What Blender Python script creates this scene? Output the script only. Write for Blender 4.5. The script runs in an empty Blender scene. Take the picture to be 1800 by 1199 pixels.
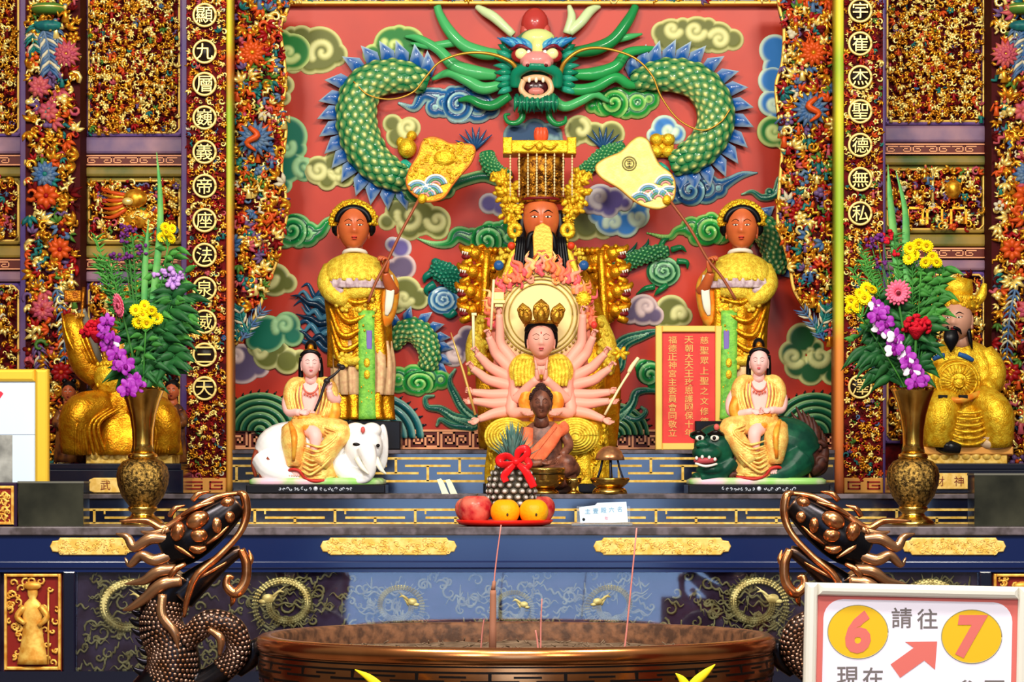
import bpy, math, random
import numpy as np

# ---------------------------------------------------------------- camera, world, light, exposure
SC = bpy.context.scene
COL = SC.collection
FPX = 5000.0          # focal length in pixels of the 1800 x 1199 frame
EYE = 1.15            # eye height in metres
HOR = 850.0           # picture row of the horizon
cam_d = bpy.data.cameras.new('camera')
cam_d.sensor_fit = 'HORIZONTAL'; cam_d.sensor_width = 36.0
cam_d.lens = 36.0 * FPX / 1800.0
cam_d.shift_x = 0.0
cam_d.shift_y = (HOR - 599.5) / 1800.0
cam_d.clip_start = 0.1; cam_d.clip_end = 100
cam = bpy.data.objects.new('camera', cam_d); COL.objects.link(cam)
cam.location = (0, 0, EYE); cam.rotation_euler = (math.pi / 2, 0, 0)
SC.camera = cam

SC.view_settings.view_transform = 'Standard'
SC.view_settings.look = 'None'
SC.view_settings.gamma = 1.0
SC.view_settings.use_curve_mapping = False
SC.view_settings.exposure = -0.5

wd = bpy.data.worlds.new('hall_light'); SC.world = wd; wd.use_nodes = True
_n = wd.node_tree.nodes; _l = wd.node_tree.links
_bg = _n['Background']; _bg.inputs[1].default_value = 0.45
_tc = _n.new('ShaderNodeTexCoord'); _sx = _n.new('ShaderNodeSeparateXYZ'); _rp = _n.new('ShaderNodeValToRGB')
_l.new(_tc.outputs['Generated'], _sx.inputs[0]); 
_mr = _n.new('ShaderNodeMapRange'); _mr.inputs[1].default_value = -1; _mr.inputs[2].default_value = 1
_l.new(_sx.outputs[2], _mr.inputs[0]); _l.new(_mr.outputs[0], _rp.inputs[0]); _l.new(_rp.outputs[0], _bg.inputs[0])
_rp.color_ramp.elements[0].position = 0.3; _rp.color_ramp.elements[0].color = (0.12, 0.08, 0.06, 1)
_rp.color_ramp.elements[1].position = 0.75; _rp.color_ramp.elements[1].color = (1.0, 0.93, 0.82, 1)
_e = _rp.color_ramp.elements.new(0.5); _e.color = (0.30, 0.27, 0.25, 1)

def area(name, loc, target, size, power, color):
    d = bpy.data.lights.new(name, 'AREA'); d.shape = 'RECTANGLE'; d.size, d.size_y = size
    d.energy = power; d.color = color
    o = bpy.data.objects.new(name, d); COL.objects.link(o); o.location = loc
    from mathutils import Vector
    o.rotation_euler = (Vector(target) - Vector(loc)).to_track_quat('-Z', 'Y').to_euler()
    return o
area('doorway_daylight', (0.15, -4.0, 2.35), (0.15, 9, 2.35), (2.7, 4.6), 185, (0.36, 0.58, 1.0))
area('ceiling_and_fill_lamp', (-1.7, 4.6, 4.3), (-0.5, 9.6, 1.3), (0.9, 0.5), 250, (1.0, 0.93, 0.82))
area('ceiling_and_fill_lamp', (1.7, 4.6, 4.3), (0.5, 9.6, 1.3), (0.9, 0.5), 250, (1.0, 0.93, 0.82))
area('ceiling_and_fill_lamp', (0.0, 3.4, 4.0), (0, 8.0, 1.0), (1.2, 0.5), 170, (1.0, 0.95, 0.86))  # added fill aimed low, brightens the inside of the censer

for sx_ in (-1.9, 1.9): area('added_front_fill', (sx_, 0.6, 3.3), (sx_ * 0.3, 9.0, 1.3), (0.5, 1.4), 120, (1.0, 0.92, 0.8))  # added warm fills from the front, for glints on brass and gold

# ---------------------------------------------------------------- materials
def L(*c):
    if len(c) == 1: c = c[0]
    return tuple(((v / 255.0) / 12.92 if v / 255.0 <= 0.04045 else (((v / 255.0) + 0.055) / 1.055) ** 2.4) for v in c[:3])

MATS = {}
def mat(name, col, metal=0.0, rough=0.45, bump=None, var=None, coat=0.0, spec=0.2, vc=False, emit=None, alpha=None, trans=0.0, ior=1.45):
    """bump=(scale,strength[,kind]); var=(colour2, scale) mottles the colour; vc=True takes the colour from the paint attribute."""
    if name in MATS: return MATS[name]
    m = bpy.data.materials.new(name); m.use_nodes = True
    nt = m.node_tree; N = nt.nodes; K = nt.links; b = N['Principled BSDF']
    c = L(col) if max(col) > 1.0 else tuple(col)
    b.inputs['Base Color'].default_value = (*c, 1); b.inputs['Metallic'].default_value = metal
    b.inputs['Roughness'].default_value = rough; b.inputs['Specular IOR Level'].default_value = spec
    b.inputs['Coat Weight'].default_value = coat; b.inputs['Coat Roughness'].default_value = 0.08
    b.inputs['Transmission Weight'].default_value = trans; b.inputs['IOR'].default_value = ior
    tc = N.new('ShaderNodeTexCoord')
    if vc:
        a = N.new('ShaderNodeAttribute'); a.attribute_name = 'Col'; K.new(a.outputs['Color'], b.inputs['Base Color'])
    if var:
        nz = N.new('ShaderNodeTexNoise'); nz.inputs['Scale'].default_value = var[1]; nz.inputs['Detail'].default_value = 5
        K.new(tc.outputs['Object'], nz.inputs['Vector'])
        rp = N.new('ShaderNodeValToRGB'); rp.color_ramp.elements[0].position = 0.38; rp.color_ramp.elements[1].position = 0.62
        rp.color_ramp.elements[0].color = (*c, 1); rp.color_ramp.elements[1].color = (*L(var[0]), 1)
        K.new(nz.outputs['Fac'], rp.inputs[0]); K.new(rp.outputs[0], b.inputs['Base Color'])
    if bump:
        kind = bump[2] if len(bump) > 2 else 'noise'
        if kind == 'noise':
            t = N.new('ShaderNodeTexNoise'); t.inputs['Detail'].default_value = 4; out = t.outputs['Fac']
        else:
            t = N.new('ShaderNodeTexVoronoi'); out = t.outputs['Distance']
        t.inputs['Scale'].default_value = bump[0]; K.new(tc.outputs['Object'], t.inputs['Vector'])
        bp = N.new('ShaderNodeBump'); bp.inputs['Strength'].default_value = bump[1]; bp.inputs['Distance'].default_value = 0.004
        K.new(out, bp.inputs['Height']); K.new(bp.outputs[0], b.inputs['Normal'])
    if emit:
        b.inputs['Emission Color'].default_value = (*L(emit[0]), 1); b.inputs['Emission Strength'].default_value = emit[1]
    MATS[name] = m
    return m

# ---------------------------------------------------------------- objects
def thing(name, label, cat, px, py, D, group=None):
    o = bpy.data.objects.new(name, None); COL.objects.link(o)
    o.location = W(px, py, D); o.empty_display_size = 0.05
    o['label'] = label; o['category'] = cat
    if group: o['group'] = group
    return o
def tag(o, label, cat, group=None):
    o['label'] = label; o['category'] = cat
    if group: o['group'] = group
    return o
def W(px, py, D, d=0.0):
    s = D / FPX
    return ((px - 900.0) * s, D - d * s, EYE - (py - HOR) * s)
def copy_tree(o, parent=None):
    c = o.copy(); COL.objects.link(c)
    if parent is not None: c.parent = parent
    for ch in [x for x in o.children]: copy_tree(ch, c)
    return c

# ---------------------------------------------------------------- geometry, written in picture pixels of a plane at distance D:
# x to the right, y down, d towards the viewer; Geo.build turns that into metres (one uniform scale per object).
def cr(pts, k=6, closed=False):
    P = np.array(pts, float); n = len(P)
    if n < 3 and not closed: return np.array([P[0] + (P[-1] - P[0]) * t for t in np.linspace(0, 1, k + 1)])
    out = []; rng = range(n if closed else n - 1)
    for i in rng:
        if closed: p0, p1, p2, p3 = P[i - 1], P[i], P[(i + 1) % n], P[(i + 2) % n]
        else:
            p1, p2 = P[i], P[i + 1]; p0 = P[i - 1] if i else 2 * p1 - p2; p3 = P[i + 2] if i + 2 < n else 2 * p2 - p1
        for j in range(k):
            t = j / k
            out.append(0.5 * (2 * p1 + (p2 - p0) * t + (2 * p0 - 5 * p1 + 4 * p2 - p3) * t * t + (3 * p1 - p0 - 3 * p2 + p3) * t ** 3))
    if not closed: out.append(P[-1])
    return np.array(out)
def rot(ax, a):
    c, s = math.cos(a), math.sin(a)
    return {'x': np.array([[1, 0, 0], [0, c, -s], [0, s, c]]), 'y': np.array([[c, 0, s], [0, 1, 0], [-s, 0, c]]), 'z': np.array([[c, -s, 0], [s, c, 0], [0, 0, 1]])}[ax]
def unit(v): v = np.asarray(v, float); return v / (np.linalg.norm(v) + 1e-9)
def spiral(cx, cy, R, a0, turns, dr=1, n=26, end=0.12):
    t = np.linspace(0, 1, n); r = R * (1 - t * (1 - end)); a = a0 + dr * t * turns * 2 * math.pi
    return np.stack([cx + r * np.cos(a), cy + r * np.sin(a)], 1)

class Geo:
    def __init__(s): s.V = []; s.F = []; s.M = []; s.S = []; s.n = 0; s.C = []; s.m = 0; s.col = None; s.hasC = False; s.X = None
    def add(s, v, f, smooth=True, m=None, col=None):
        v = np.asarray(v, float).reshape(-1, 3)
        if s.X is not None: v = v @ s.X[0].T + s.X[1]
        b = s.n; s.V.append(v); s.n += len(v)
        s.F.extend([tuple(int(i) + b for i in q) for q in f]); m = s.m if m is None else m
        s.M.extend([m] * len(f)); s.S.extend([smooth] * len(f))
        c = s.col if col is None else col
        if c is not None: s.hasC = True
        c = np.array((1, 1, 1) if c is None else c, float)
        s.C.append(np.broadcast_to(c, (len(v), 3)).copy() if c.ndim == 1 else c)
        return b
    def loft(s, R, caps=True, wrap=True, smooth=True, m=None, col=None):
        R = np.asarray(R, float); n, k = R.shape[:2]; f = []
        kk = k if wrap else k - 1
        for i in range(n - 1):
            for j in range(kk):
                a = i * k + j; b = i * k + (j + 1) % k
                f.append((a, b, b + k, a + k))
        if caps and wrap: f.append(tuple(range(k - 1, -1, -1))); f.append(tuple(range((n - 1) * k, n * k)))
        return s.add(R.reshape(-1, 3), f, smooth, m, col)
    def tube(s, pts, r, n=8, k=0, m=None, col=None, flat=1.0, fdir=None):
        """tube along pts (x,y,d); r number or list; flat squeezes it along fdir"""
        P = np.array(pts, float)
        if P.shape[1] == 2: P = np.c_[P, np.zeros(len(P))]
        r = np.array(r, float) if np.ndim(r) else np.full(len(P), float(r))
        if len(r) != len(P): r = np.interp(np.linspace(0, 1, len(P)), np.linspace(0, 1, len(r)), r)
        if k:
            q = cr(np.c_[P, r], k); P = q[:, :3]; r = np.maximum(q[:, 3], 0.02)
        T = np.gradient(P, axis=0); T /= (np.linalg.norm(T, axis=1)[:, None] + 1e-9)
        ref = np.array(fdir if fdir is not None else (0, 0, 1.0), float)
        if abs(T[0] @ ref) > 0.9 and fdir is None: ref = np.array((1.0, 0, 0))
        A = np.linspace(0, 2 * math.pi, n, endpoint=False); R = []
        u = None
        for p, t, rr in zip(P, T, r):
            base = ref if (u is None or fdir is not None) else u
            u = unit(base - t * (base @ t)); w = np.cross(t, u)
            R.append(p + rr * (np.outer(np.cos(A) * flat, u) + np.outer(np.sin(A), w)))
        return s.loft(R, m=m, col=col)
    def ell(s, c, r, rt=None, n=12, k=8, m=None, col=None, fn=None):
        r = np.array((r, r, r) if not np.ndim(r) else r, float)
        th = np.linspace(0, math.pi, k + 1)[1:-1]; ph = np.linspace(0, 2 * math.pi, n, endpoint=False)
        R = np.array([[(math.sin(t) * math.cos(p), -math.cos(t), math.sin(t) * math.sin(p)) for p in ph] for t in th]).reshape(-1, 3)
        v = np.vstack([R, [(0, -1, 0), (0, 1, 0)]])
        if fn: v = fn(v)
        v = v * r
        if rt is not None: v = v @ np.asarray(rt).T
        v = v + np.array(c, float); q = k - 1; f = []
        for i in range(q - 1):
            for j in range(n): a = i * n + j; b = i * n + (j + 1) % n; f.append((a, b, b + n, a + n))
        for j in range(n): f.append((q * n, (j + 1) % n, j)); f.append((q * n + 1, (q - 1) * n + j, (q - 1) * n + (j + 1) % n))
        return s.add(v, f, True, m, col)
    def lathe(s, prof, cx, cd=0.0, n=24, m=None, smooth=True, sx=1.0, sd=1.0, fn=None, col=None, caps=True):
        """prof [(radius, y)]"""
        A = np.linspace(0, 2 * math.pi, n, endpoint=False); R = []
        for r, y in prof:
            rr = r * (fn(A, y) if fn else 1.0)
            R.append(np.stack([cx + np.cos(A) * rr * sx, np.full(n, y), cd + np.sin(A) * rr * sd], 1))
        return s.loft(R, caps=caps, m=m, smooth=smooth, col=col)
    def box(s, x0, y0, x1, y1, d0, d1, m=None, b=0.0, col=None):
        if b:
            poly = [(x0, y0), (x1, y0), (x1, y1), (x0, y1)]; return s.prism(poly, d0, d1, b, m, col)
        v = [(x, y, d) for d in (d0, d1) for y in (y0, y1) for x in (x0, x1)]
        return s.add(v, [(0, 1, 3, 2), (4, 6, 7, 5), (0, 4, 5, 1), (2, 3, 7, 6), (0, 2, 6, 4), (1, 5, 7, 3)], False, m, col)
    def prism(s, poly, d0, d1, b=0.0, m=None, col=None, smooth=False):
        P = np.array(poly, float); n = len(P)
        ar = 0.5 * np.sum(P[:, 0] * np.roll(P[:, 1], -1) - np.roll(P[:, 0], -1) * P[:, 1])
        if ar < 0: P = P[::-1]
        def inset(P, q):
            e = np.roll(P, -1, 0) - P; e /= (np.linalg.norm(e, axis=1)[:, None] + 1e-9)
            nn = np.stack([-e[:, 1], e[:, 0]], 1); a = nn + np.roll(nn, 1, 0)
            a /= np.maximum(0.35, np.sum(a * nn, 1))[:, None]
            return P + a * q
        rings = [(P, d0)]
        if b: rings += [(P, d1 - b), (inset(P, b * 0.35), d1 - b * 0.3), (inset(P, b), d1)]
        else: rings += [(P, d1)]
        R = [np.c_[p, np.full(n, d)] for p, d in rings]
        return s.loft(R, smooth=smooth, m=m, col=col)
    def plate(s, discs, step, hfn, cfn=None, d0=0.0, m=None):
        """relief plate over a union of discs (cx,cy,r): hfn(t,X,Y) height, cfn(t,X,Y) colour, t = distance from the edge"""
        Dk = np.array(discs, float); pad = step * 2
        x0, x1 = (Dk[:, 0] - Dk[:, 2]).min() - pad, (Dk[:, 0] + Dk[:, 2]).max() + pad
        y0, y1 = (Dk[:, 1] - Dk[:, 2]).min() - pad, (Dk[:, 1] + Dk[:, 2]).max() + pad
        X, Y = np.meshgrid(np.arange(x0, x1, step), np.arange(y0, y1, step))
        def sd(X, Y):
            o = np.full(X.shape, 1e9)
            for a, b, r in Dk: o = np.minimum(o, np.hypot(X - a, Y - b) - r)
            return o
        S = sd(X, Y)
        for _ in range(2):
            mk = (S > -0.35 * step) & (S < 1.3 * step); e = 0.5
            gx = (sd(X + e, Y) - sd(X - e, Y)) / (2 * e); gy = (sd(X, Y + e) - sd(X, Y - e)) / (2 * e)
            X = np.where(mk, X - gx * S, X); Y = np.where(mk, Y - gy * S, Y); S = np.where(mk, np.minimum(sd(X, Y), 0.0), S)
            if _ == 0: ok = mk | (S <= 0); S0 = np.where(mk, 0, S)
        h, w = X.shape; T = np.maximum(-S, 0)
        H = d0 + hfn(T, X, Y)
        ins = S <= 0.01
        cell = ok[:-1, :-1] & ok[1:, :-1] & ok[:-1, 1:] & ok[1:, 1:]
        deep = (T > 0.01); cell &= deep[:-1, :-1] | deep[1:, :-1] | deep[:-1, 1:] | deep[1:, 1:]
        idx = -np.ones(X.shape, int); ci, cj = np.nonzero(cell)
        used = np.zeros(X.shape, bool)
        for a, b in ((0, 0), (1, 0), (0, 1), (1, 1)): used[ci + a, cj + b] = True
        idx[used] = np.arange(used.sum())
        v = np.stack([X[used], Y[used], H[used]], 1)
        q = np.stack([idx[ci, cj], idx[ci, cj + 1], idx[ci + 1, cj + 1], idx[ci + 1, cj]], 1)
        nv = len(v); ed = {}
        for row in q:
            for a in range(4):
                e = (row[a], row[(a + 1) % 4])
                k = (min(e), max(e)); ed[k] = None if k in ed else e
        bd = [e for e in ed.values() if e is not None]
        vs = sorted({i for e in bd for i in e}); mp = {i: nv + j for j, i in enumerate(vs)}
        vb = v[vs].copy(); vb[:, 2] = d0 - 3.0
        f = [tuple(r) for r in q] + [(e[1], e[0], mp[e[0]], mp[e[1]]) for e in bd]
        C = None
        if cfn is not None:
            c = cfn(T[used], X[used], Y[used]); C = np.vstack([c, c[vs]])
        return s.add(np.vstack([v, vb]), f, True, m, C)
    def build(s, name, D, mats, parent=None, remesh=0.0, sub=0, norm=True, org=None):
        if not isinstance(mats, (list, tuple)): mats = [mats]
        V = np.vstack(s.V); sc = D / FPX
        Wd = np.stack([(V[:, 0] - 900) * sc, D - V[:, 2] * sc, EYE - (V[:, 1] - HOR) * sc], 1)
        if parent is not None: o0 = world_loc(parent)
        elif org is not None: o0 = np.array(W(org[0], org[1], D, org[2] if len(org) > 2 else 0))
        else: o0 = np.array([(Wd[:, 0].min() + Wd[:, 0].max()) / 2, (Wd[:, 1].min() + Wd[:, 1].max()) / 2, Wd[:, 2].min()])
        me = bpy.data.meshes.new(name)
        me.from_pydata((Wd - o0).tolist(), [], [f[::-1] for f in s.F])
        me.polygons.foreach_set('use_smooth', np.array(s.S, bool)); me.polygons.foreach_set('material_index', np.array(s.M, np.int32))
        for mm in mats: me.materials.append(mm)
        if s.hasC:
            a = me.color_attributes.new('Col', 'FLOAT_COLOR', 'POINT')
            cc = np.c_[np.vstack(s.C), np.ones(s.n)]; a.data.foreach_set('color', cc.ravel().astype(np.float32))
        me.validate(); me.update()
        if norm:
            import bmesh
            bm = bmesh.new(); bm.from_mesh(me); bmesh.ops.recalc_face_normals(bm, faces=bm.faces); bm.to_mesh(me); bm.free()
        o = bpy.data.objects.new(name, me); COL.objects.link(o)
        if parent is not None: o.parent = parent
        else: o.location = o0
        if remesh:
            r = o.modifiers.new('join', 'REMESH'); r.mode = 'VOXEL'; r.voxel_size = remesh * sc; r.use_smooth_shade = True
            sm = o.modifiers.new('smooth', 'SMOOTH'); sm.iterations = 10; sm.factor = 0.5
        if sub: q = o.modifiers.new('sub', 'SUBSURF'); q.levels = sub; q.render_levels = sub
        return o
def world_loc(o):
    p = np.zeros(3)
    while o is not None: p = p + np.array(o.location); o = o.parent
    return p

def text(name, body, cx, cy, size, D, d, m, parent=None, depth=1.0, bold=0.0, shear=0.0, vertical=False, sx=1.0):
    """raised lettering centred at a pixel, size = glyph height in pixels"""
    sc = D / FPX; cu = bpy.data.curves.new(name, 'FONT'); cu.body = body; cu.align_x = 'CENTER'; cu.align_y = 'CENTER'
    cu.size = 1.0; cu.extrude = 0.02; cu.offset = bold; cu.shear = shear; cu.resolution_u = 3
    tmp = bpy.data.objects.new(name, cu); COL.objects.link(tmp)
    dg = bpy.context.evaluated_depsgraph_get(); me = bpy.data.meshes.new_from_object(tmp.evaluated_get(dg))
    bpy.data.objects.remove(tmp); bpy.data.curves.remove(cu)
    co = np.zeros(len(me.vertices) * 3); me.vertices.foreach_get('co', co); co = co.reshape(-1, 3)
    if len(co) == 0: return None
    lo, hi = co.min(0), co.max(0); k = size / max(hi[1] - lo[1], 0.3)
    x = (co[:, 0] - (lo[0] + hi[0]) / 2) * k * sx; y = (co[:, 1] - (lo[1] + hi[1]) / 2) * k; z = np.where(co[:, 2] > 0, depth, -0.5)
    c = np.array(W(cx, cy, D, d)); o0 = world_loc(parent) if parent is not None else c
    Wd = np.stack([c[0] + x * sc, c[1] - z * sc, c[2] + y * sc], 1) - o0
    me.vertices.foreach_set('co', Wd.ravel()); me.update(); me.materials.clear(); me.materials.append(m)
    o = bpy.data.objects.new(name, me); COL.objects.link(o)
    if parent is not None: o.parent = parent
    else: o.location = o0
    return o

# ---------------------------------------------------------------- figures
def face_z(x, y):
    """front of a face over the unit disc (x right, y down)"""
    ax = np.abs(x)
    z = np.sqrt(np.maximum(0, 1 - x * x - y * y))
    u = np.clip((y + 0.22) / 0.46, 0, 1)
    z = z + 0.27 * np.exp(-(x / (0.09 + 0.06 * u)) ** 2) * u ** 0.8 * np.where(y < 0.24, 1, np.exp(-((y - 0.24) / 0.05) ** 2)) * (y > -0.22)
    z = z + 0.09 * np.exp(-((ax - 0.14) / 0.07) ** 2 - ((y - 0.21) / 0.06) ** 2)
    z = z - 0.11 * np.exp(-((ax - 0.36) / 0.2) ** 2 - ((y + 0.10) / 0.10) ** 2)
    z = z + 0.07 * np.exp(-((ax - 0.36) / 0.15) ** 2 - ((y + 0.05) / 0.06) ** 2)
    z = z + 0.08 * np.exp(-(x / 0.19) ** 2 - ((y - 0.43) / 0.045) ** 2) + 0.08 * np.exp(-(x / 0.16) ** 2 - ((y - 0.53) / 0.05) ** 2)
    z = z + 0.10 * np.exp(-(x / 0.24) ** 2 - ((y - 0.80) / 0.13) ** 2)
    z = z + 0.04 * np.exp(-((ax - 0.48) / 0.2) ** 2 - ((y - 0.2) / 0.22) ** 2)
    return z
class Head:
    """face centre (cx,cy), half sizes w,h,dep; yaw turns to the viewer's right"""
    def __init__(s, cx, cy, d, w, h, dep, yaw=0.0, pitch=0.0, jaw=0.30):
        s.c = np.array((cx, cy, d), float); s.r = np.array((w, h, dep), float); s.R = rot('y', yaw) @ rot('x', pitch); s.jaw = jaw
    def jx(s, x, y): return x * (1 - s.jaw * np.clip(y, 0, 1) ** 2.2 - 0.06 * np.clip(-y, 0, 1) ** 2)
    def at(s, x, y, up=0.0):
        z = face_z(np.asarray(x, float), np.asarray(y, float)) + up
        return (np.stack([s.jx(x, y) * np.ones_like(z), y * np.ones_like(z), z], -1) * s.r) @ s.R.T + s.c
    def skull(s, g, m=None, col=None, ears=True):
        n, k = 40, 34
        def fn(v):
            x, y, z = v[:, 0], v[:, 1], v[:, 2]
            zz = np.where(z > 0, z + (face_z(x, y) - np.sqrt(np.maximum(0, 1 - x * x - y * y))) * np.clip(z * 3, 0, 1), z)
            return np.stack([s.jx(x, y), y, zz], 1)
        g.ell(s.c, s.r, s.R, n, k, m, col, fn)
        if ears:
            for q in (-1, 1):
                p = (np.array((q * 0.97, 0.08, -0.05)) * s.r) @ s.R.T + s.c
                g.ell(p, s.r * np.array((0.10, 0.30, 0.18)), s.R, 8, 8, m, col)
                p = (np.array((q * 0.95, 0.36, -0.02)) * s.r) @ s.R.T + s.c
                g.ell(p, s.r * np.array((0.08, 0.14, 0.12)), s.R, 8, 6, m, col)
    def line(s, g, pts, r, m=None, up=0.01, k=4, col=None):
        q = cr(pts, k) if len(pts) > 2 else np.array(pts, float)
        p = s.at(q[:, 0], q[:, 1], up); g.tube(p, np.asarray(r) * s.r[0], 6, m=m, col=col)
    def blob(s, g, x, y, rx, ry, m=None, up=0.0, t=0.05, col=None):
        p = s.at(np.array(x), np.array(y), up); e = 0.04
        nx = s.at(np.array(x + e), np.array(y)) - s.at(np.array(x - e), np.array(y)); ny = s.at(np.array(x), np.array(y + e)) - s.at(np.array(x), np.array(y - e))
        nx = unit(nx); ny = unit(ny - nx * (ny @ nx)); nz = np.cross(nx, ny)
        g.ell(p, np.array((rx * s.r[0], ry * s.r[1], t * s.r[2])), np.stack([nx, ny, nz], 1), 10, 8, m, col)
    def features(s, skin, white, dark, lip, eyes='half', brow=0.03, moust=False):
        """each of the arguments is a Geo"""
        for q in (-1, 1):
            s.line(dark, [(q * 0.15, -0.22), (q * 0.36, -0.31), (q * 0.62, -0.22)], [0.02, brow, 0.012])
            if eyes == 'closed':
                s.line(dark, [(q * 0.18, -0.05), (q * 0.36, -0.005), (q * 0.56, -0.06)], [0.012, 0.02, 0.012])
                s.line(skin, [(q * 0.17, -0.10), (q * 0.36, -0.15), (q * 0.56, -0.10)], [0.015, 0.03, 0.015])
            else:
                hh = 0.035 if eyes == 'half' else 0.055
                s.blob(white, q * 0.36, -0.06, 0.17, hh, t=0.05, up=0.01)
                s.blob(dark, q * 0.34, -0.055, 0.07, hh * 0.95, t=0.06, up=0.018)
                s.line(dark, [(q * 0.17, -0.055), (q * 0.35, -0.06 - hh * 1.1), (q * 0.56, -0.085)], [0.012, 0.022, 0.012])
                s.line(skin, [(q * 0.17, -0.10), (q * 0.36, -0.155), (q * 0.57, -0.11)], [0.012, 0.028, 0.012])
        s.blob(lip, 0.07, 0.44, 0.12, 0.032, t=0.06); s.blob(lip, -0.07, 0.44, 0.12, 0.032, t=0.06); s.blob(lip, 0, 0.515, 0.15, 0.04, t=0.06); s.line(dark, [(-0.19, 0.472), (0, 0.482), (0.19, 0.472)], [0.008, 0.014, 0.008], up=0.03)

def hand(g, p, e1, e3, L_, side=1, curl=(0.3, 0.3, 0.3, 0.3), thumb=0.5, m=None, spread=0.0, col=None):
    """wrist p, finger direction e1, palm normal e3 (fingers curl that way), length L_, side: +1 puts the thumb on e1 x e3"""
    e1 = unit(e1); e3 = unit(np.asarray(e3, float) - e1 * (np.asarray(e3, float) @ e1)); e2 = np.cross(e1, e3) * side; p = np.asarray(p, float)
    a = 0.5 * L_
    R = []
    A = np.linspace(0, 2 * math.pi, 10, endpoint=False)
    for t, w, th in ((-0.12, 0.13, 0.11), (0.1, 0.17, 0.12), (0.5, 0.235, 0.11), (0.85, 0.25, 0.09), (1.0, 0.22, 0.06)):
        R.append(p + e1 * a * t + np.outer(np.cos(A) * w * L_, e2) + np.outer(np.sin(A) * th * L_, e3))
    g.loft(R, m=m, col=col)
    for i, ln in enumerate((0.40, 0.46, 0.43, 0.33)):
        off = (0.18 - 0.12 * i); b = p + e1 * a * 0.94 + e2 * off * L_
        d = unit(e1 + e2 * off * spread); pts = [b]; ang = 0.0
        for sg in (0.45, 0.32, 0.23):
            ang += curl[i]; dd = d * math.cos(ang) + e3 * math.sin(ang); b = b + dd * ln * sg * L_; pts.append(b)
        g.tube(pts, [0.062 * L_, 0.058 * L_, 0.052 * L_, 0.036 * L_], 7, 2, m=m, col=col)
    b = p + e1 * a * 0.25 + e2 * 0.17 * L_
    d1 = unit(e1 * 0.7 + e2 * (0.75 - 0.4 * thumb) + e3 * 0.5 * thumb); d2 = unit(e1 * 0.9 + e2 * (0.25 - 0.6 * thumb) + e3 * 0.6 * thumb)
    g.tube([b - d1 * 0.06 * L_, b + d1 * 0.17 * L_, b + d1 * 0.17 * L_ + d2 * 0.14 * L_, b + d1 * 0.17 * L_ + d2 * 0.25 * L_], [0.075 * L_, 0.066 * L_, 0.058 * L_, 0.036 * L_], 7, 2, m=m, col=col)

def robe(g, levels, folds=9, amp=0.06, n=64, ph=0.0, m=None, col=None, k=4, sharp=1.0):
    """cloth body lofted through levels (cx, y, cd, rx, rd[, amp factor]) with hanging folds"""
    Lv = [tuple(l) + ((1.0,) if len(l) == 5 else ()) for l in levels]
    Q = cr(np.array(Lv, float), k); A = np.linspace(0, 2 * math.pi, n, endpoint=False); R = []
    for cx, y, cd, rx, rd, am in Q:
        w = np.sin(A * folds + ph + 0.6 * np.sin(A * 2 + y * 0.03)) + 0.4 * np.sin(A * folds * 1.7 + ph * 2 + y * 0.02)
        w = np.sign(w) * np.abs(w) ** sharp
        q = 1 + amp * am * w
        R.append(np.stack([cx + np.cos(A) * rx * q, np.full(n, y) , cd + np.sin(A) * rd * q], 1))
    return g.loft(R, m=m, col=col)

# ---------------------------------------------------------------- shared materials
LACQ = mat('black_lacquer', (0.003, 0.005, 0.018), 0, 0.13, spec=0.5, ior=2.0, bump=(7, 0.02))
NAVY = mat('navy_lacquer', (0.006, 0.014, 0.07), 0, 0.14, spec=0.5, ior=1.6, bump=(7, 0.02))
BLACK = mat('black_wood', (0.008, 0.007, 0.008), 0, 0.25)
EDGE = mat('worn_grey_edge', (105, 95, 100), 0, 0.3, var=((70, 62, 62), 30))
GOLDP = mat('gold_paint', (232, 196, 104), 0.15, 0.4, var=((205, 160, 60), 60))
GOLD = mat('gold_leaf', (222, 160, 30), 0.75, 0.32, bump=(160, 0.55), var=((196, 120, 14), 45))
GOLDB = mat('bright_gold_leaf', (240, 200, 50), 0.5, 0.36, bump=(190, 0.7), var=((214, 158, 24), 60))
GOLDD = mat('old_gold_leaf', (190, 120, 22), 0.7, 0.35, bump=(160, 0.6), var=((130, 66, 14), 40))
CREAM = mat('cream_paint', (238, 226, 150), 0.0, 0.4)
REDB = mat('dark_red_ground', (104, 10, 12), 0, 0.7, var=((54, 6, 8), 30), spec=0.1)
BRASS = mat('brass', (232, 190, 96), 1.0, 0.22, var=((196, 146, 60), 18))
PAINT = mat('mural_paint', (200, 200, 200), 0, 0.42, vc=True)
PAINTG = mat('glossy_paint', (200, 200, 200), 0, 0.3, vc=True, coat=0.25)

def wbox(name, x0, x1, y0, y1, z0, z1, m, parent=None):
    g = np.array([(x, y, z) for z in (z0, z1) for y in (y0, y1) for x in (x0, x1)], float)
    c = g.mean(0); o0 = c if parent is None else world_loc(parent)
    me = bpy.data.meshes.new(name)
    me.from_pydata((g - o0).tolist(), [], [(0, 2, 3, 1), (4, 5, 7, 6), (0, 1, 5, 4), (2, 6, 7, 3), (0, 4, 6, 2), (1, 3, 7, 5)])
    me.materials.append(m); o = bpy.data.objects.new(name, me); COL.objects.link(o)
    if parent is None: o.location = c
    else: o.parent = parent
    return o
FLOORM = mat('stone_floor', (120, 100, 86), 0, 0.3, var=((90, 74, 64), 6), bump=(40, 0.1))
PLAST = mat('dark_red_wall', (86, 22, 18), 0, 0.6, var=((60, 14, 12), 8), bump=(30, 0.1))
o = wbox('floor', -5, 5, -5, 10.2, -0.1, 0, FLOORM); o['kind'] = 'structure'
o = wbox('wall_back', -4.2, 4.2, 10.0, 10.2, 0, 4.6, PLAST); o['kind'] = 'structure'
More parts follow.
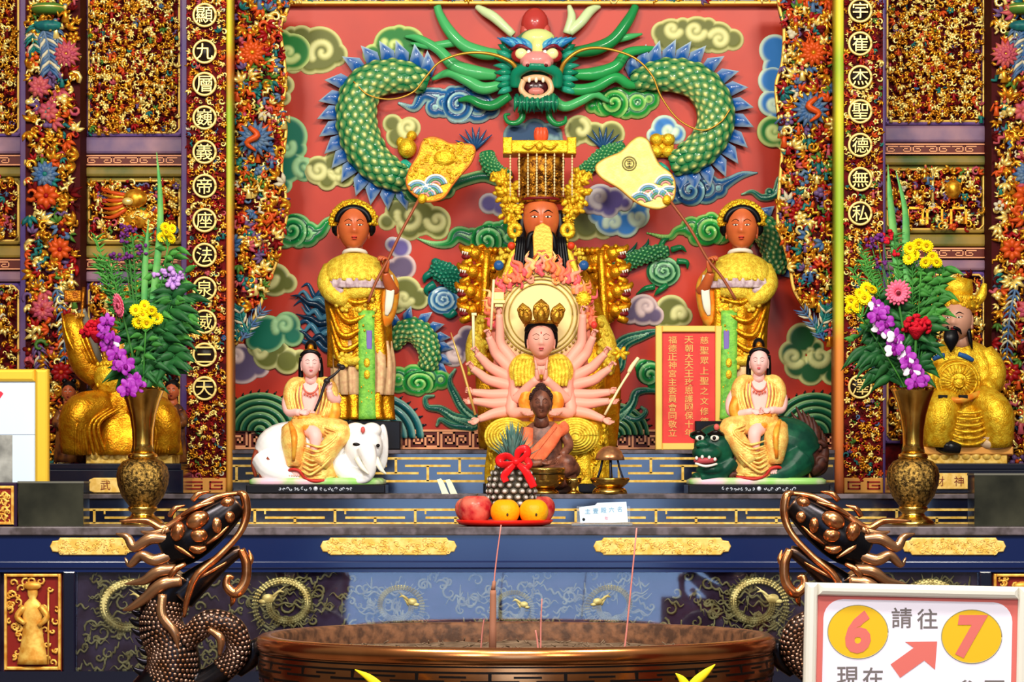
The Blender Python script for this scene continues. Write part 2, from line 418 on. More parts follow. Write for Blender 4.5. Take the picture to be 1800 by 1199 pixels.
for nm, a in (('wall_left', -4.2), ('wall_right', 4.1)):
    o = wbox(nm, a, a + 0.1, 7.0, 10.0, 0, 4.6, PLAST); o['kind'] = 'structure'

# ---------------------------------------------------------------- the tiered altar
def hbar(g, x0, x1, y, t, d0, d1): g.box(x0, y - t / 2, x1, y + t / 2, d0, d1)
def vbar(g, x, y0, y1, t, d0, d1): g.box(x - t / 2, y0, x + t / 2, y1, d0, d1)

# upper tier
D1 = 9.5
a1 = thing('altar_tier', 'upper black lacquer altar step with interlocking gold fret behind the elephant and lion', 'altar step', 900, 868, D1)
g = Geo(); g.box(325, 791, 1555, 798, -200, 6, b=1.5); g.build('top_slab', D1, EDGE, a1)
g = Geo(); g.box(330, 798, 1550, 868, -200, 0); g.build('riser', D1, LACQ, a1)
g = Geo(); hbar(g, 330, 1550, 806, 4, 0, 2); hbar(g, 330, 1550, 846, 4, 0, 2)
P = 112
for i in range(-5, 5):
    x = 900 + i * P + 20
    vbar(g, x, 806, 832, 4.5, 0, 2); hbar(g, x - 40, x + 40, 832, 4, 0, 2)
    x2 = x + P / 2
    vbar(g, x2, 819, 846, 4.5, 0, 2); hbar(g, x2 - 40, x2 + 40, 819, 4, 0, 2)
g.build('gold_fret', D1, GOLDP, a1)
# lower tier
D2 = 8.9
a2 = thing('altar_tier', 'lower black lacquer altar step with gold fret behind the fruit plate and brass vases', 'altar step', 900, 926, D2)
g = Geo(); g.box(-60, 868.5, 1860, 877, -330, 6, b=1.5); g.build('top_slab', D2, EDGE, a2)
g = Geo(); g.box(-50, 877, 1850, 921, -320, 0); g.build('riser', D2, LACQ, a2)
g = Geo(); hbar(g, -50, 1850, 896, 4, 0, 2); hbar(g, -50, 1850, 920, 4, 0, 2)
P = 141
for i in range(-6, 6):
    x = 871 + i * P
    vbar(g, x, 896, 920, 4.5, 0, 2); hbar(g, x + 18, x + P - 18, 910, 4, 0, 2); vbar(g, x + P / 2, 910, 920, 4.5, 0, 2)
    vbar(g, x + 18, 896, 904, 3, 0, 1.6)
g.build('gold_fret', D2, GOLDP, a2)
# offering table
D3 = 8.3
a3 = thing('altar_table', 'long navy lacquer offering table with gold plaques and a glazed dragon front', 'altar table', 900, 1540, D3)
g = Geo(); g.box(-80, 926, 1880, 941, -362, 8, b=2); g.build('table_top', D3, EDGE, a3)
g = Geo(); g.box(-70, 941, 1870, 986, -350, 0); g.build('apron', D3, NAVY, a3)
for x0, x1, in ((88, 240), (563, 803), (1043, 1285), (1585, 1768)):
    g = Geo(); q = 9
    y0, y1 = 945, 976; ym = (y0 + y1) / 2
    poly = [(x0 + 2 * q, y0), (x1 - 2 * q, y0), (x1 - 1.6 * q, y0 + 5), (x1 - 0.5 * q, y0 + 6), (x1, ym), (x1 - 0.5 * q, y1 - 6), (x1 - 1.6 * q, y1 - 5), (x1 - 2 * q, y1), (x0 + 2 * q, y1), (x0 + 1.6 * q, y1 - 5), (x0 + 0.5 * q, y1 - 6), (x0, ym), (x0 + 0.5 * q, y0 + 6), (x0 + 1.6 * q, y0 + 5)]
    g.prism(poly, 0, 4, 2)
    rnd = random.Random(x0)
    for i in range(int((x1 - x0) * 0.42)):
        u = rnd.uniform(x0 + 14, x1 - 14); v = rnd.uniform(y0 + 5, y1 - 5); a = rnd.uniform(0, 6.3)
        sp = spiral(u, v, 5, a, 0.9, rnd.choice((-1, 1)), 7); g.tube(np.c_[sp, np.full(7, 4)], [1.3, 1.1, 0.6], 5)
    g.build('gold_plaque', D3, mat('plaque_gold', (244, 206, 120), 0.25, 0.4, var=((225, 178, 80), 50)), a3)
g = Geo(); g.box(-70, 986, 1870, 1000, -350, 6, b=3); g.box(-70, 1000, 1870, 1006, -350, 2); g.build('moulding', D3, NAVY, a3)
g = Geo(); g.box(-70, 1006, 1870, 1186, -340, -22); g.build('panel_ground', D3, mat('panel_ground_paint', (96, 74, 100), 0, 0.5, var=((70, 40, 60), 14)), a3)
g = Geo()
for x in (-10, 122, 1732, 1868): g.box(x - 11, 1004, x + 11, 1186, -30, 3, b=3)
g.box(-70, 1180, 1870, 1200, -340, 4); g.build('panel_frame', D3, LACQ, a3)
g = Geo(); g.box(-70, 1200, 1870, 1543, -340, 0); g.build('lower_front', D3, LACQ, a3)
g = Geo(); g.box(134, 1004, 1720, 1180, -2, 0); g.V[0][:, 2] -= (1180 - g.V[0][:, 1]) * 0.045
gm = bpy.data.materials.new('pane_glass'); gm.use_nodes = True; nt = gm.node_tree; nt.nodes.clear()
_o = nt.nodes.new('ShaderNodeOutputMaterial'); _t = nt.nodes.new('ShaderNodeBsdfTransparent'); _g = nt.nodes.new('ShaderNodeBsdfGlossy'); _x = nt.nodes.new('ShaderNodeMixShader'); _f = nt.nodes.new('ShaderNodeFresnel')
_f.inputs[0].default_value = 1.75; _g.inputs['Roughness'].default_value = 0.03; _t.inputs[0].default_value = (0.9, 0.92, 0.96, 1)
nt.links.new(_f.outputs[0], _x.inputs[0]); nt.links.new(_t.outputs[0], _x.inputs[1]); nt.links.new(_g.outputs[0], _x.inputs[2]); nt.links.new(_x.outputs[0], _o.inputs[0])
g.build('glass_pane', D3, gm, a3)
# gold dragons behind the glass
DG = mat('dull_gold_carving', (206, 194, 130), 0.15, 0.45, var=((160, 142, 84), 40))
g = Geo(); rnd = random.Random(5)
def coil_dragon(g, cx, cy, R, fl, rnd):
    a = np.linspace(-1.2, 6.6, 60); rr = R * (1.15 - 0.62 * np.linspace(0, 1, 60))
    p = np.stack([cx + fl * np.cos(a) * rr, cy - np.sin(a) * rr * 0.88, np.full(60, -13.0)], 1)
    g.tube(p, [0.04 * R, 0.12 * R, 0.16 * R, 0.15 * R, 0.13 * R], 8)
    for i in range(3, 59):
        t = unit(p[i] - np.array((cx, cy, -13)))
        if i % 2: g.tube([p[i] + t * 0.08 * R, p[i] + t * 0.30 * R + np.array((0, 0, 2))], [1.9, 0.4], 5)
        for k in (-1, 0, 1): g.ell(p[i] + t * k * 0.075 * R + np.array((0, 0, 0.13 * R)), (2.6, 2.0, 1.5), None, 5, 4)
    h = p[-1]; g.ell(h + np.array((fl * 4, -2, 4)), (0.24 * R, 0.18 * R, 8)); g.ell(h + np.array((fl * 0.28 * R, 3, 5)), (0.16 * R, 0.09 * R, 6)); g.ell(h + np.array((fl * 0.26 * R, 9, 3)), (0.13 * R, 0.06 * R, 5))
    for q in (-1, 1): g.tube([h + np.array((-fl * 2, -4 * q, 6)), h + np.array((-fl * 0.3 * R, -0.3 * R, 6 + q)), h + np.array((-fl * 0.5 * R, -0.36 * R + q * 5, 6))], [3, 2.4, .6], 6, 3)
    for k in range(12):
        b = p[rnd.randrange(20, 60)] + np.array((0, 0, 2)); q = [b]; dr = rnd.choice((-1, 1))
        for j in range(4): q.append(q[-1] + np.array((dr * rnd.uniform(7, 13), (-1) ** j * 7 + rnd.uniform(-5, 5), 0)))
        g.tube(q, [2.2, 2.2, 1.8, 0.5], 5, 3)
for cx, cy, R, fl in ((500, 1062, 50, -1), (1330, 1062, 50, 1), (226, 1070, 56, 1), (1640, 1070, 56, -1), (700, 1066, 40, 1), (1075, 1066, 40, -1), (900, 1070, 34, 1)):
    coil_dragon(g, cx, cy, R, fl, rnd)
for i in range(720):
    x = rnd.uniform(140, 1714); y = rnd.uniform(1010, 1176); a = rnd.uniform(0, 6.3); R = rnd.uniform(6, 15)
    if rnd.random() < 0.5:
        sp = spiral(x, y, R, a, 1.1, rnd.choice((-1, 1)), 12); g.tube(np.c_[sp, np.full(12, -17)], [2.2, 2.4, 1.6, 0.8], 5)
    else:
        q = [(x, y, -17)]
        for j in range(5): q.append((q[-1][0] + 8 * math.cos(a), q[-1][1] + 8 * math.sin(a) * 0.6 + (-1) ** j * 7, -16))
        g.tube(q, [1, 2.2, 2, 1.4, 0.5], 5, 3)
g.build('dragon_carving', D3, DG, a3)
for x0, x1 in ((6, 108), (1746, 1850)):
    c = Geo(); c.box(x0, 1008, x1, 1180, -10, -6); c.m = 0
    gg = Geo(); xm = (x0 + x1) / 2
    for a, b, cc, dd in ((x0 + 1, 1009, x0 + 6, 1178), (x1 - 6, 1009, x1 - 1, 1178), (x0 + 5.9, 1009, x1 - 5.9, 1014), (x0 + 5.9, 1172, x1 - 5.9, 1178)): gg.box(a, b, cc, dd, -6, 2, b=1.5)
    gg.lathe([(5, 1030), (9, 1036), (9, 1046), (6, 1052), (14, 1060), (20, 1075), (16, 1095), (20, 1125), (26, 1158), (28, 1168)], xm, -2, 20, sd=0.4)
    gg.ell((xm, 1030, 0), (16, 8, 6)); gg.tube([(xm - 14, 1066, 2), (xm - 26, 1084, 4), (xm - 12, 1096, 6)], [6, 6, 4], 7, 4); gg.tube([(xm + 14, 1066, 2), (xm + 26, 1084, 4), (xm + 12, 1100, 6)], [6, 6, 4], 7, 4)
    gg.tube([(xm + 28, 1040, 0), (xm + 28, 1168, 0)], 1.8, 6)
    for i in range(70):
        x = rnd.uniform(x0 + 9, x1 - 9); y = rnd.uniform(1016, 1170)
        if abs(x - xm) < 18 and y > 1030: continue
        sp = spiral(x, y, rnd.uniform(5, 9), rnd.uniform(0, 6), 1.0, rnd.choice((-1, 1)), 9); gg.tube(np.c_[sp, np.full(9, -3)], [2.2, 2.2, 1], 5)
    c.build('niche_ground', D3, mat('niche_red', (120, 24, 16), 0, 0.5), a3); gg.build('gilded_figure_carving', D3, mat('niche_gold', (236, 190, 92), 0.35, 0.4, var=((205, 140, 50), 40)), a3)

# ---------------------------------------------------------------- the mural behind the figures
DM = 9.9
mural = thing('mural_relief', 'red mural wall with painted clouds and a big green relief dragon behind the statues', 'mural', 940, 792, DM)
g = Geo(); g.box(380, 9, 1500, 800, -40, 0); g.build('board', DM, mat('mural_red', (188, 50, 20), 0, 0.30, var=((172, 42, 18), 3), bump=(14, 0.04), spec=0.2), mural)
g = Geo(); g.box(380, 756, 1500, 792, 0, 3); g.build('fret_ground', DM, mat('fret_brown', (92, 30, 18), 0, 0.4), mural)
g = Geo(); hbar(g, 380, 1500, 757, 3.5, 3, 6); hbar(g, 380, 1500, 788, 3.5, 3, 6)
for i in range(40):
    x = 384 + i * 28.0; fl = i % 2
    p = [(0, 24), (0, 0), (22, 0), (22, 18), (8, 18), (8, 8), (15, 8), (15, 12)]
    for (a, b), (c, e) in zip(p[:-1], p[1:]):
        if fl: a, c = 22 - a, 22 - c; b, e = 24 - b, 24 - e
        x0, x1 = sorted((a, c)); y0, y1 = sorted((b, e))
        g.box(x + x0 - 1.8, 761 + y0 - 1.8, x + x1 + 1.8, 761 + y1 + 1.8, 3, 5.5)
g.build('fret_border', DM, mat('fret_salmon', (236, 160, 112), 0, 0.4), mural)

def lerp(a, b, t): return np.asarray(a)[None, :] * (1 - t[:, None]) + np.asarray(b)[None, :] * t[:, None]
def sst(e0, e1, x): t = np.clip((x - e0) / (e1 - e0), 0, 1); return t * t * (3 - 2 * t)
def swirl_dist(X, Y, sp):
    o = np.full(np.shape(X), 1e9)
    for a, b, r in sp: o = np.minimum(o, np.hypot(X - a, Y - b) - r)
    return o
INK = {'green': ((16, 112, 34), (196, 212, 130)), 'olive': ((96, 100, 32), (210, 208, 140)), 'teal': ((4, 104, 78), (160, 204, 146)),
       'purple': ((98, 84, 150), (222, 214, 214)), 'dkpurple': ((92, 76, 106), (222, 196, 190)), 'blue': ((42, 118, 190), (206, 228, 200)), 'navy': ((20, 60, 96), (120, 150, 150)), 'dkgreen': ((24, 82, 36), (214, 214, 140))}
def painted(name, ink, discs, swirls=(), d=0.0, w=9.0, label=None, th=5.0):
    """cloud in low relief: pale rim fading into its colour, volutes of the rim curling inward"""
    inner, rim = L(INK[ink][0]), L(INK[ink][1]); sp = []
    for cx, cy, R, a0, turns, dr in swirls:
        q = spiral(cx, cy, R, a0, turns, dr, 30, 0.15); sp += [(x, y, rr) for (x, y), rr in zip(q, np.linspace(2.4, 1.0, 30))]
    def cf(t, X, Y):
        k = sst(2.0, w, t)
        if sp: k = np.minimum(k, sst(1.0, w * 0.75, swirl_dist(X, Y, sp)))
        return lerp(rim, inner, k)
    def hf(t, X, Y):
        h = th * np.sqrt(np.clip(t / 8, 0, 1))
        if sp: h = h + 2.0 * (1 - sst(0, 5, swirl_dist(X, Y, sp)))
        return h
    g = Geo(); g.plate(discs, 1.8, hf, cf, d); o = g.build(name, DM, PAINT, mural)
    if label: o['label'] = label
    return o
def carved(name, dark, mid, light, discs, tails=(), cx=0, cy=0, pitch=13.0, d=0.0, th=16.0, label=None, step=1.25, sq=1.0):
    """cloud in high relief: scalloped bands curling round a centre"""
    D_ = list(discs)
    for pts, ra in tails:
        q = cr(np.c_[np.array(pts, float), np.interp(np.linspace(0, 1, len(pts)), np.linspace(0, 1, len(ra)), ra)], 8)
        D_ += [(a, b, max(r, 1.2)) for a, b, r in q]
    dark, mid, light = L(dark), L(mid), L(light)
    def ph(t, X, Y):
        a = np.arctan2((Y - cy) * sq, X - cx) / (2 * math.pi); R = np.hypot(X - cx, (Y - cy) * sq)
        core = sst(pitch * 2.6, pitch * 1.8, R)
        return np.where(core > 0.5, (R / pitch - a) % 1.0, 1 - (t / pitch) % 1.0)
    def cf(t, X, Y):
        p = ph(t, X, Y); k = sst(0.5, 0.86, p) * sst(1.0, 0.93, p); c = lerp(dark, mid, sst(0.0, 0.5, p)); return c * (1 - k)[:, None] + np.array(light)[None] * k[:, None]
    def hf(t, X, Y): return th * np.clip(t / (pitch * 2.5), 0, 1) ** 0.6 + 2.2 * np.sin(PI * np.clip(ph(t, X, Y) * 1.1, 0, 1)) + 2
    g = Geo(); g.plate(D_, step, hf, cf, d); o = g.build(name, DM, PAINTG, mural)
    if label: o['label'] = label
    return o
PI = math.pi
# painted clouds
painted('cloud', 'olive', [(562, 88, 42), (590, 96, 22), (530, 68, 24), (512, 60, 14), (545, 110, 22), (515, 110, 20)], [(568, 92, 22, 2.6, 1.1, 1)], d=0)
painted('cloud', 'green', [(515, 92, 34), (495, 78, 26), (500, 110, 18)], [(508, 94, 16, 0.5, 1.0, 1)], d=3)
painted('cloud', 'green', [(690, 80, 34), (716, 78, 32), (656, 96, 19), (722, 98, 22), (676, 100, 14), (702, 60, 17)], [(692, 82, 18, 3.6, 1.1, -1)])
painted('cloud', 'olive', [(500, 150, 18), (498, 172, 14)])
painted('cloud', 'teal', [(505, 240, 36), (500, 290, 34), (524, 262, 16), (498, 325, 16), (535, 298, 22)], [(535, 292, 18, 2.0, 1.0, 1), (503, 262, 14, -0.6, 0.9, 1)])
painted('cloud', 'olive', [(560, 300, 26), (590, 290, 24), (605, 310, 20), (575, 318, 18)], [(560, 300, 17, 3.3, 1.1, -1), (596, 302, 15, 3.0, 1.0, -1)], d=3)
painted('cloud', 'olive', [(690, 218, 18), (720, 225, 20), (700, 240, 22)], [(718, 224, 16, 2, 1, 1)])
painted('cloud', 'olive', [(735, 382, 34), (765, 390, 28), (700, 372, 24), (770, 402, 20), (720, 400, 24), (680, 390, 16)], [(722, 382, 24, 3.4, 1.1, -1), (768, 388, 18, 3.0, 1.0, -1)])
painted('cloud', 'purple', [(704, 436, 20), (690, 430, 14)], d=0)
painted('cloud', 'dkpurple', [(708, 470, 24), (692, 475, 20)], d=0)
painted('cloud', 'olive', [(712, 515, 30), (735, 525, 20), (695, 530, 22)], [(710, 525, 14, 0.4, 1.0, 1)], d=3)
painted('cloud', 'olive', [(482, 492, 30), (505, 498, 18), (460, 500, 18)], [(470, 490, 16, 0, 1, 1)])
painted('cloud', 'dkpurple', [(425, 640, 36), (455, 645, 20), (410, 620, 18)], [(416, 628, 14, 2.5, 1.2, 1)], d=0)
painted('cloud', 'olive', [(470, 625, 26), (505, 635, 24), (450, 612, 16), (528, 630, 16), (490, 612, 18)], [(456, 618, 15, 4.0, 1.2, 1)], d=4)
painted('cloud', 'teal', [(470, 588, 34), (505, 572, 24), (450, 600, 18), (515, 590, 20)], [(500, 572, 18, 2.5, 1.2, 1)], d=7)
painted('cloud', 'olive', [(1180, 64, 32), (1225, 60, 32), (1262, 66, 29), (1288, 70, 20), (1165, 58, 21), (1205, 72, 24), (1245, 74, 20), (1200, 46, 16), (1245, 46, 16)], [(1182, 52, 14, 0.4, 1.0, 1), (1222, 54, 17, 0.3, 1.1, 1), (1264, 70, 17, 3.6, 1.2, 1)])
painted('cloud', 'blue', [(1362, 88, 28), (1366, 120, 26)]); painted('cloud', 'blue', [(1358, 142, 26), (1365, 170, 24)], d=2)
painted('cloud', 'blue', [(1356, 182, 24), (1368, 195, 20)], [(1360, 184, 12, 0.3, 1, 1)], d=4); painted('cloud', 'green', [(1358, 232, 28), (1375, 240, 22)], [(1360, 232, 15, 0.3, 1.0, 1)], d=6)
painted('cloud', 'navy', [(910, 240, 26), (940, 232, 24), (965, 240, 24), (975, 250, 16), (900, 255, 16)], [(968, 246, 10, 0, 1, 1)])
painted('cloud', 'olive', [(1018, 228, 26), (1045, 236, 22), (1075, 236, 24), (1010, 245, 14)], [(1020, 228, 17, 5.0, 0.6, 1)])
painted('cloud', 'blue', [(1168, 226, 24), (1188, 236, 18), (1150, 238, 14)], [(1176, 230, 12, 0, 1, 1)])
painted('cloud', 'olive', [(1030, 395, 28), (1010, 385, 22), (1060, 402, 20), (1005, 410, 16)])
painted('cloud', 'purple', [(860, 358, 19), (880, 364, 18), (895, 362, 18)], d=0)
painted('cloud', 'blue', [(1072, 388, 28), (1100, 395, 24), (1120, 380, 22), (1050, 378, 18), (1126, 366, 16)], [(1078, 392, 14, 2.8, 1.1, 1), (1122, 384, 13, 3.4, 1.1, -1)], d=4)
painted('cloud', 'purple', [(1055, 352, 28), (1080, 352, 22), (1098, 358, 14), (1038, 362, 16), (1070, 368, 18)], [(1052, 348, 16, 1.6, 1.3, 1)], d=9)
painted('cloud', 'olive', [(1180, 548, 30), (1200, 556, 18), (1165, 560, 18)], [(1196, 552, 12, 2.8, 1, 1)])
painted('cloud', 'dkpurple', [(1130, 545, 28), (1108, 552, 18), (1150, 555, 18)], [(1136, 540, 15, 2.2, 1.2, 1)], d=4)
painted('cloud', 'dkgreen', [(1410, 595, 28), (1392, 622, 24), (1400, 645, 22), (1440, 640, 26), (1470, 640, 28), (1425, 655, 24), (1462, 660, 18), (1435, 610, 14)], [(1394, 628, 17, 0.6, 1.1, 1), (1442, 626, 20, 3.6, 1.2, -1)])
painted('cloud', 'dkpurple', [(798, 622, 24), (812, 606, 20), (822, 590, 18)], [(800, 620, 13, 1, 1.1, 1)])
# carved clouds
GRN = ((4, 62, 36), (22, 136, 62), (150, 206, 140)); GRN2 = ((6, 74, 30), (30, 150, 58), (164, 214, 120)); BLU = ((8, 40, 84), (26, 92, 150), (170, 208, 200)); DKB = ((6, 22, 44), (20, 70, 120), (130, 170, 170)); TEAL = ((2, 44, 40), (14, 104, 84), (150, 200, 160)); DKG = ((4, 30, 22), (12, 86, 52), (140, 180, 120))
carved('cloud', *BLU, [(780, 182, 26), (810, 184, 34), (840, 188, 30), (765, 190, 18), (862, 192, 18), (795, 166, 16), (822, 160, 14), (800, 202, 16), (835, 206, 12)], [([(770, 170), (745, 168), (728, 190), (702, 182)], [16, 12, 8, 3]), ([(820, 190), (850, 186), (885, 176)], [10, 9, 6])], 806, 186, label='blue carved swirl cloud left of the dragon head')
carved('cloud', *GRN2, [(1090, 180, 28), (1060, 184, 22), (1120, 182, 28), (1140, 176, 20), (1040, 188, 12), (1100, 195, 16), (1075, 170, 14)], [([(1130, 180), (1150, 172), (1160, 160)], [10, 8, 4])], 1078, 182, label='green carved swirl cloud right of the dragon head')
carved('cloud', *DKG, [(720, 330, 28), (700, 332, 22), (745, 326, 30), (770, 330, 24), (785, 334, 16)], [([(700, 336), (672, 325), (650, 330), (622, 326)], [14, 8, 5, 2]), ([(780, 330), (815, 318), (850, 310), (880, 318), (890, 300)], [14, 11, 11, 10, 5])], 740, 332, label='dark green carved cloud beneath the left dragon coil')
carved('cloud', *DKB, [(1215, 335, 28), (1240, 332, 28), (1190, 338, 18), (1262, 332, 18), (1225, 318, 16), (1200, 322, 14)], [([(1260, 332), (1285, 318), (1305, 308), (1330, 304)], [14, 9, 7, 2]), ([(1200, 345), (1185, 352), (1170, 352)], [12, 8, 3])], 1212, 336, label='dark blue carved cloud with a tail under the right fan')
carved('cloud', *GRN, [(850, 420, 24), (875, 415, 26), (830, 418, 18), (895, 420, 22), (860, 402, 14), (885, 398, 12)], [([(830, 420), (805, 412), (790, 428), (765, 430), (735, 420)], [16, 14, 9, 6, 2])], 856, 424, label='green carved cloud with a tail left of the bearded statue')
carved('cloud', *GRN2, [(1240, 405, 28), (1265, 405, 26), (1215, 400, 20), (1225, 418, 16), (1250, 386, 14), (1270, 390, 14)], [([(1215, 402), (1190, 406), (1175, 418), (1138, 410)], [14, 8, 6, 2])], 1246, 408, label='green carved cloud behind the right attendant')
carved('cloud', *GRN, [(520, 405, 30), (500, 412, 26), (540, 412, 24), (495, 392, 18), (525, 424, 14)], [([(540, 412), (562, 408), (578, 390), (600, 384)], [18, 13, 9, 4])], 514, 406, label='green carved cloud left of the left attendant')
carved('cloud', *GRN2, [(728, 668, 28), (752, 666, 26), (700, 668, 24), (775, 668, 18), (685, 674, 14), (725, 656, 16), (735, 684, 14)], [], 736, 674, label='green carved cloud right of the left attendant', sq=1.3)
carved('cloud', *GRN, [(1140, 655, 22), (1155, 668, 20), (1130, 645, 14), (1165, 650, 16)], [], 1142, 660)
carved('cloud', *TEAL, [(1352, 338, 8)], [([(1372, 318), (1362, 342), (1340, 348), (1322, 338), (1304, 342)], [9, 8, 7, 5, 2])], 0, 0, 6, label='short green curling tail at the right edge of the mural')
# sea waves along the bottom
def wave(cx, cy, R, x0, x1, pal, label=None, d=0):
    dark, mid, light = (L(c) for c in pal); g = Geo()
    for k in range(6):
        r0 = R * (1 - k * 0.17)
        if r0 < 8: break
        a = np.linspace(PI * 1.0, PI * 2.0, 34); A = np.linspace(0, 2 * PI, 9, endpoint=False); w = R * 0.085
        rings = []; cols = []
        for t in a:
            c = np.array((cx + math.cos(t) * (r0 - w), cy + math.sin(t) * (r0 - w) * 0.92, d + 3 + k * 2.0)); u = np.array((math.cos(t), math.sin(t), 0))
            rings.append(c + np.outer(np.cos(A) * w, u) + np.outer(np.sin(A) * w * 0.9, (0, 0, 1)))
            q = (np.cos(A) + 1) / 2; cols.append(lerp(dark, mid, sst(0.0, 0.55, q)) * (1 - sst(0.6, 0.95, q))[:, None] + np.array(light) * sst(0.6, 0.95, q)[:, None])
        R_ = np.array(rings); C_ = np.array(cols); keep = (R_[:, :, 0].max(1) > x0) & (R_[:, :, 0].min(1) < x1)
        R_[:, :, 0] = np.clip(R_[:, :, 0], x0, x1)
        if keep.sum() > 2: g.loft(R_[keep], col=C_[keep].reshape(-1, 3))
        if k == 0:
            for t in a[2:-2:2]:
                if x0 < cx + math.cos(t) * r0 < x1: b = np.array((cx + math.cos(t) * r0, cy + math.sin(t) * r0 * 0.92, d + 3)); g.tube([b, b + np.array((math.cos(t) * 5 + 3, math.sin(t) * 6, 0))], [2.6, 0.5], 5, col=dark)
    sp = spiral(cx, cy - R * 0.1, R * 0.2, 0, 1.3, 1, 16); g.tube(np.c_[sp, np.full(16, d + 10)], [3, 3, 1.5], 6, col=mid)
    o = g.build('wave', DM, PAINTG, mural)
    if label: o['label'] = label
wave(458, 758, 74, 400, 520, DKG); wave(660, 770, 86, 600, 760, ((4, 40, 50), (20, 100, 104), (150, 196, 180)))
wave(1432, 762, 78, 1340, 1490, DKG); wave(1080, 765, 62, 1040, 1150, DKG)
for pts, ra in (([(832, 745), (800, 735), (775, 720), (752, 716), (748, 700), (762, 696)], [14, 10, 8, 6, 5, 3]), ([(840, 740), (815, 720), (800, 695), (790, 670), (800, 650)], [10, 9, 8, 6, 3]), ([(830, 752), (795, 748), (775, 738), (768, 748)], [8, 7, 5, 3]),
                ([(1090, 735), (1110, 712), (1120, 690), (1150, 688), (1160, 700)], [12, 9, 8, 5, 3]), ([(1080, 640), (1095, 605), (1130, 590), (1165, 580)], [20, 14, 10, 4]), ([(1088, 730), (1118, 738), (1135, 725), (1128, 716)], [9, 7, 5, 3])):
    carved('wave_crest', *TEAL, [], [(pts, ra)], 0, 0, 7, step=1.8)
# ---- the dragon
drg = bpy.data.objects.new('dragon', None); COL.objects.link(drg); drg.parent = mural; drg['label'] = 'green scaled relief dragon facing the viewer'
SCG, SCC, SCB = L(10, 116, 66), L(244, 236, 140), L(20, 110, 130)
def scaly(g, path, ra, k=10, pitch=11.0, base=SCG, cen=SCC, fr=None, dz=0.9):
    q = cr(np.c_[np.array(path, float), np.array(ra, float)], k); P = q[:, :3]; r = q[:, 3]
    g.tube(P, r, 14, col=base, flat=dz)
    s = np.r_[0, np.cumsum(np.linalg.norm(np.diff(P, axis=0), axis=1))]; nrow = int(s[-1] / pitch * 1.5)
    T = np.gradient(P, axis=0); T /= np.linalg.norm(T, axis=1)[:, None]
    for i in range(1, nrow):
        u = s[-1] * i / nrow; p = np.array([np.interp(u, s, P[:, a]) for a in range(3)]); t = unit([np.interp(u, s, T[:, a]) for a in range(3)]); rr = np.interp(u, s, r)
        z = unit(np.array((0, 0, 1.0)) - t * t[2]); w = np.cross(t, z); nn = max(3, int(rr * 2.6 / pitch)); 
        for j in range(nn + (i % 2)):
            a = (j - (nn - 1 + (i % 2)) / 2) * (pitch * 0.98 / rr)
            if abs(a) > 1.45: continue
            N = z * math.cos(a) + w * math.sin(a); U = -z * math.sin(a) + w * math.cos(a)
            c = p + (z * math.cos(a) * dz + w * math.sin(a)) * rr
            A = np.linspace(0, 2 * PI, 8, endpoint=False); h = pitch * 0.62
            rim = c + np.outer(np.cos(A) * h * 1.1, t) + np.outer(np.sin(A) * h * 0.8, U) + N * -0.5 - np.outer((np.cos(A) < -0.5) * 1.5, N)
            mid_ = c + np.outer(np.cos(A) * h * 0.5 + h * 0.1, t) + np.outer(np.sin(A) * h * 0.36, U) + N * 2.4
            v = np.vstack([rim, mid_, [c + t * h * 0.1 + N * 3.2]]); f = [(x, (x + 1) % 8, 8 + (x + 1) % 8, 8 + x) for x in range(8)] + [(8 + x, 8 + (x + 1) % 8, 16) for x in range(8)]
            col = np.vstack([np.tile(base, (8, 1)), np.tile(np.array(base) * 0.85 + np.array(cen) * 0.15, (8, 1)), [cen]])
            g.add(v, f, True, None, col)
    return P, r
BLUE, PALE = np.array(L(14, 78, 150)), np.array(L(200, 222, 226))
def crest(g, P, r, side, n, h, base=BLUE, tip=PALE, lean=0.5, d=-4.0, f0=0.0, f1=1.0):
    s = np.r_[0, np.cumsum(np.linalg.norm(np.diff(P, axis=0), axis=1))]
    T = np.gradient(P, axis=0); T /= np.linalg.norm(T, axis=1)[:, None]
    for i in range(n):
        ua, ub = s[-1] * (f0 + (f1 - f0) * i / n), s[-1] * (f0 + (f1 - f0) * (i + 1) / n)
        I = lambda u, A: np.array([np.interp(u, s, A[:, a]) for a in range(3)])
        pa, pb = I(ua, P), I(ub, P); t = unit(I((ua + ub) / 2, T)); o = np.array((t[1], -t[0], 0)) * side; rr = np.interp((ua + ub) / 2, s, r)
        ex = (pb - pa) * 0.12; pa = pa - ex; pb = pb + ex; a0 = pa + o * rr * 0.72; b0 = pb + o * rr * 0.72; a1 = pa + o * (rr * 0.9 + h * 0.42); b1 = pb + o * (rr * 0.9 + h * 0.42); tp = (pa * (0.5 - lean) + pb * (0.5 + lean)) + o * (rr * 0.8 + h); mm = (a1 * (0.5 - lean * .5) + b1 * (0.5 + lean * .5)) + o * h * 0.25
        v0 = np.array([a0, b0, b1, tp, a1, (a1 + b1) / 2, mm]); v = []
        for dd in (d, d + 5): w = v0.copy(); w[:, 2] += dd; v.append(w)
        v = np.vstack(v); v[12:14, 2] += 3
        f = [(0, 1, 5), (0, 5, 4), (1, 2, 5), (4, 5, 6), (5, 2, 6), (4, 6, 3), (6, 2, 3)]; ff = [tuple(x + 7 for x in q) for q in f] + [q[::-1] for q in f] + [(0, 1, 8, 7), (1, 2, 9, 8), (2, 3, 10, 9), (3, 4, 11, 10), (4, 0, 7, 11)]
        c = np.array([base, base, base * .5 + tip * .5, tip, base * .5 + tip * .5, base, base]); g.add(v, ff, True, None, np.vstack([c, c]))
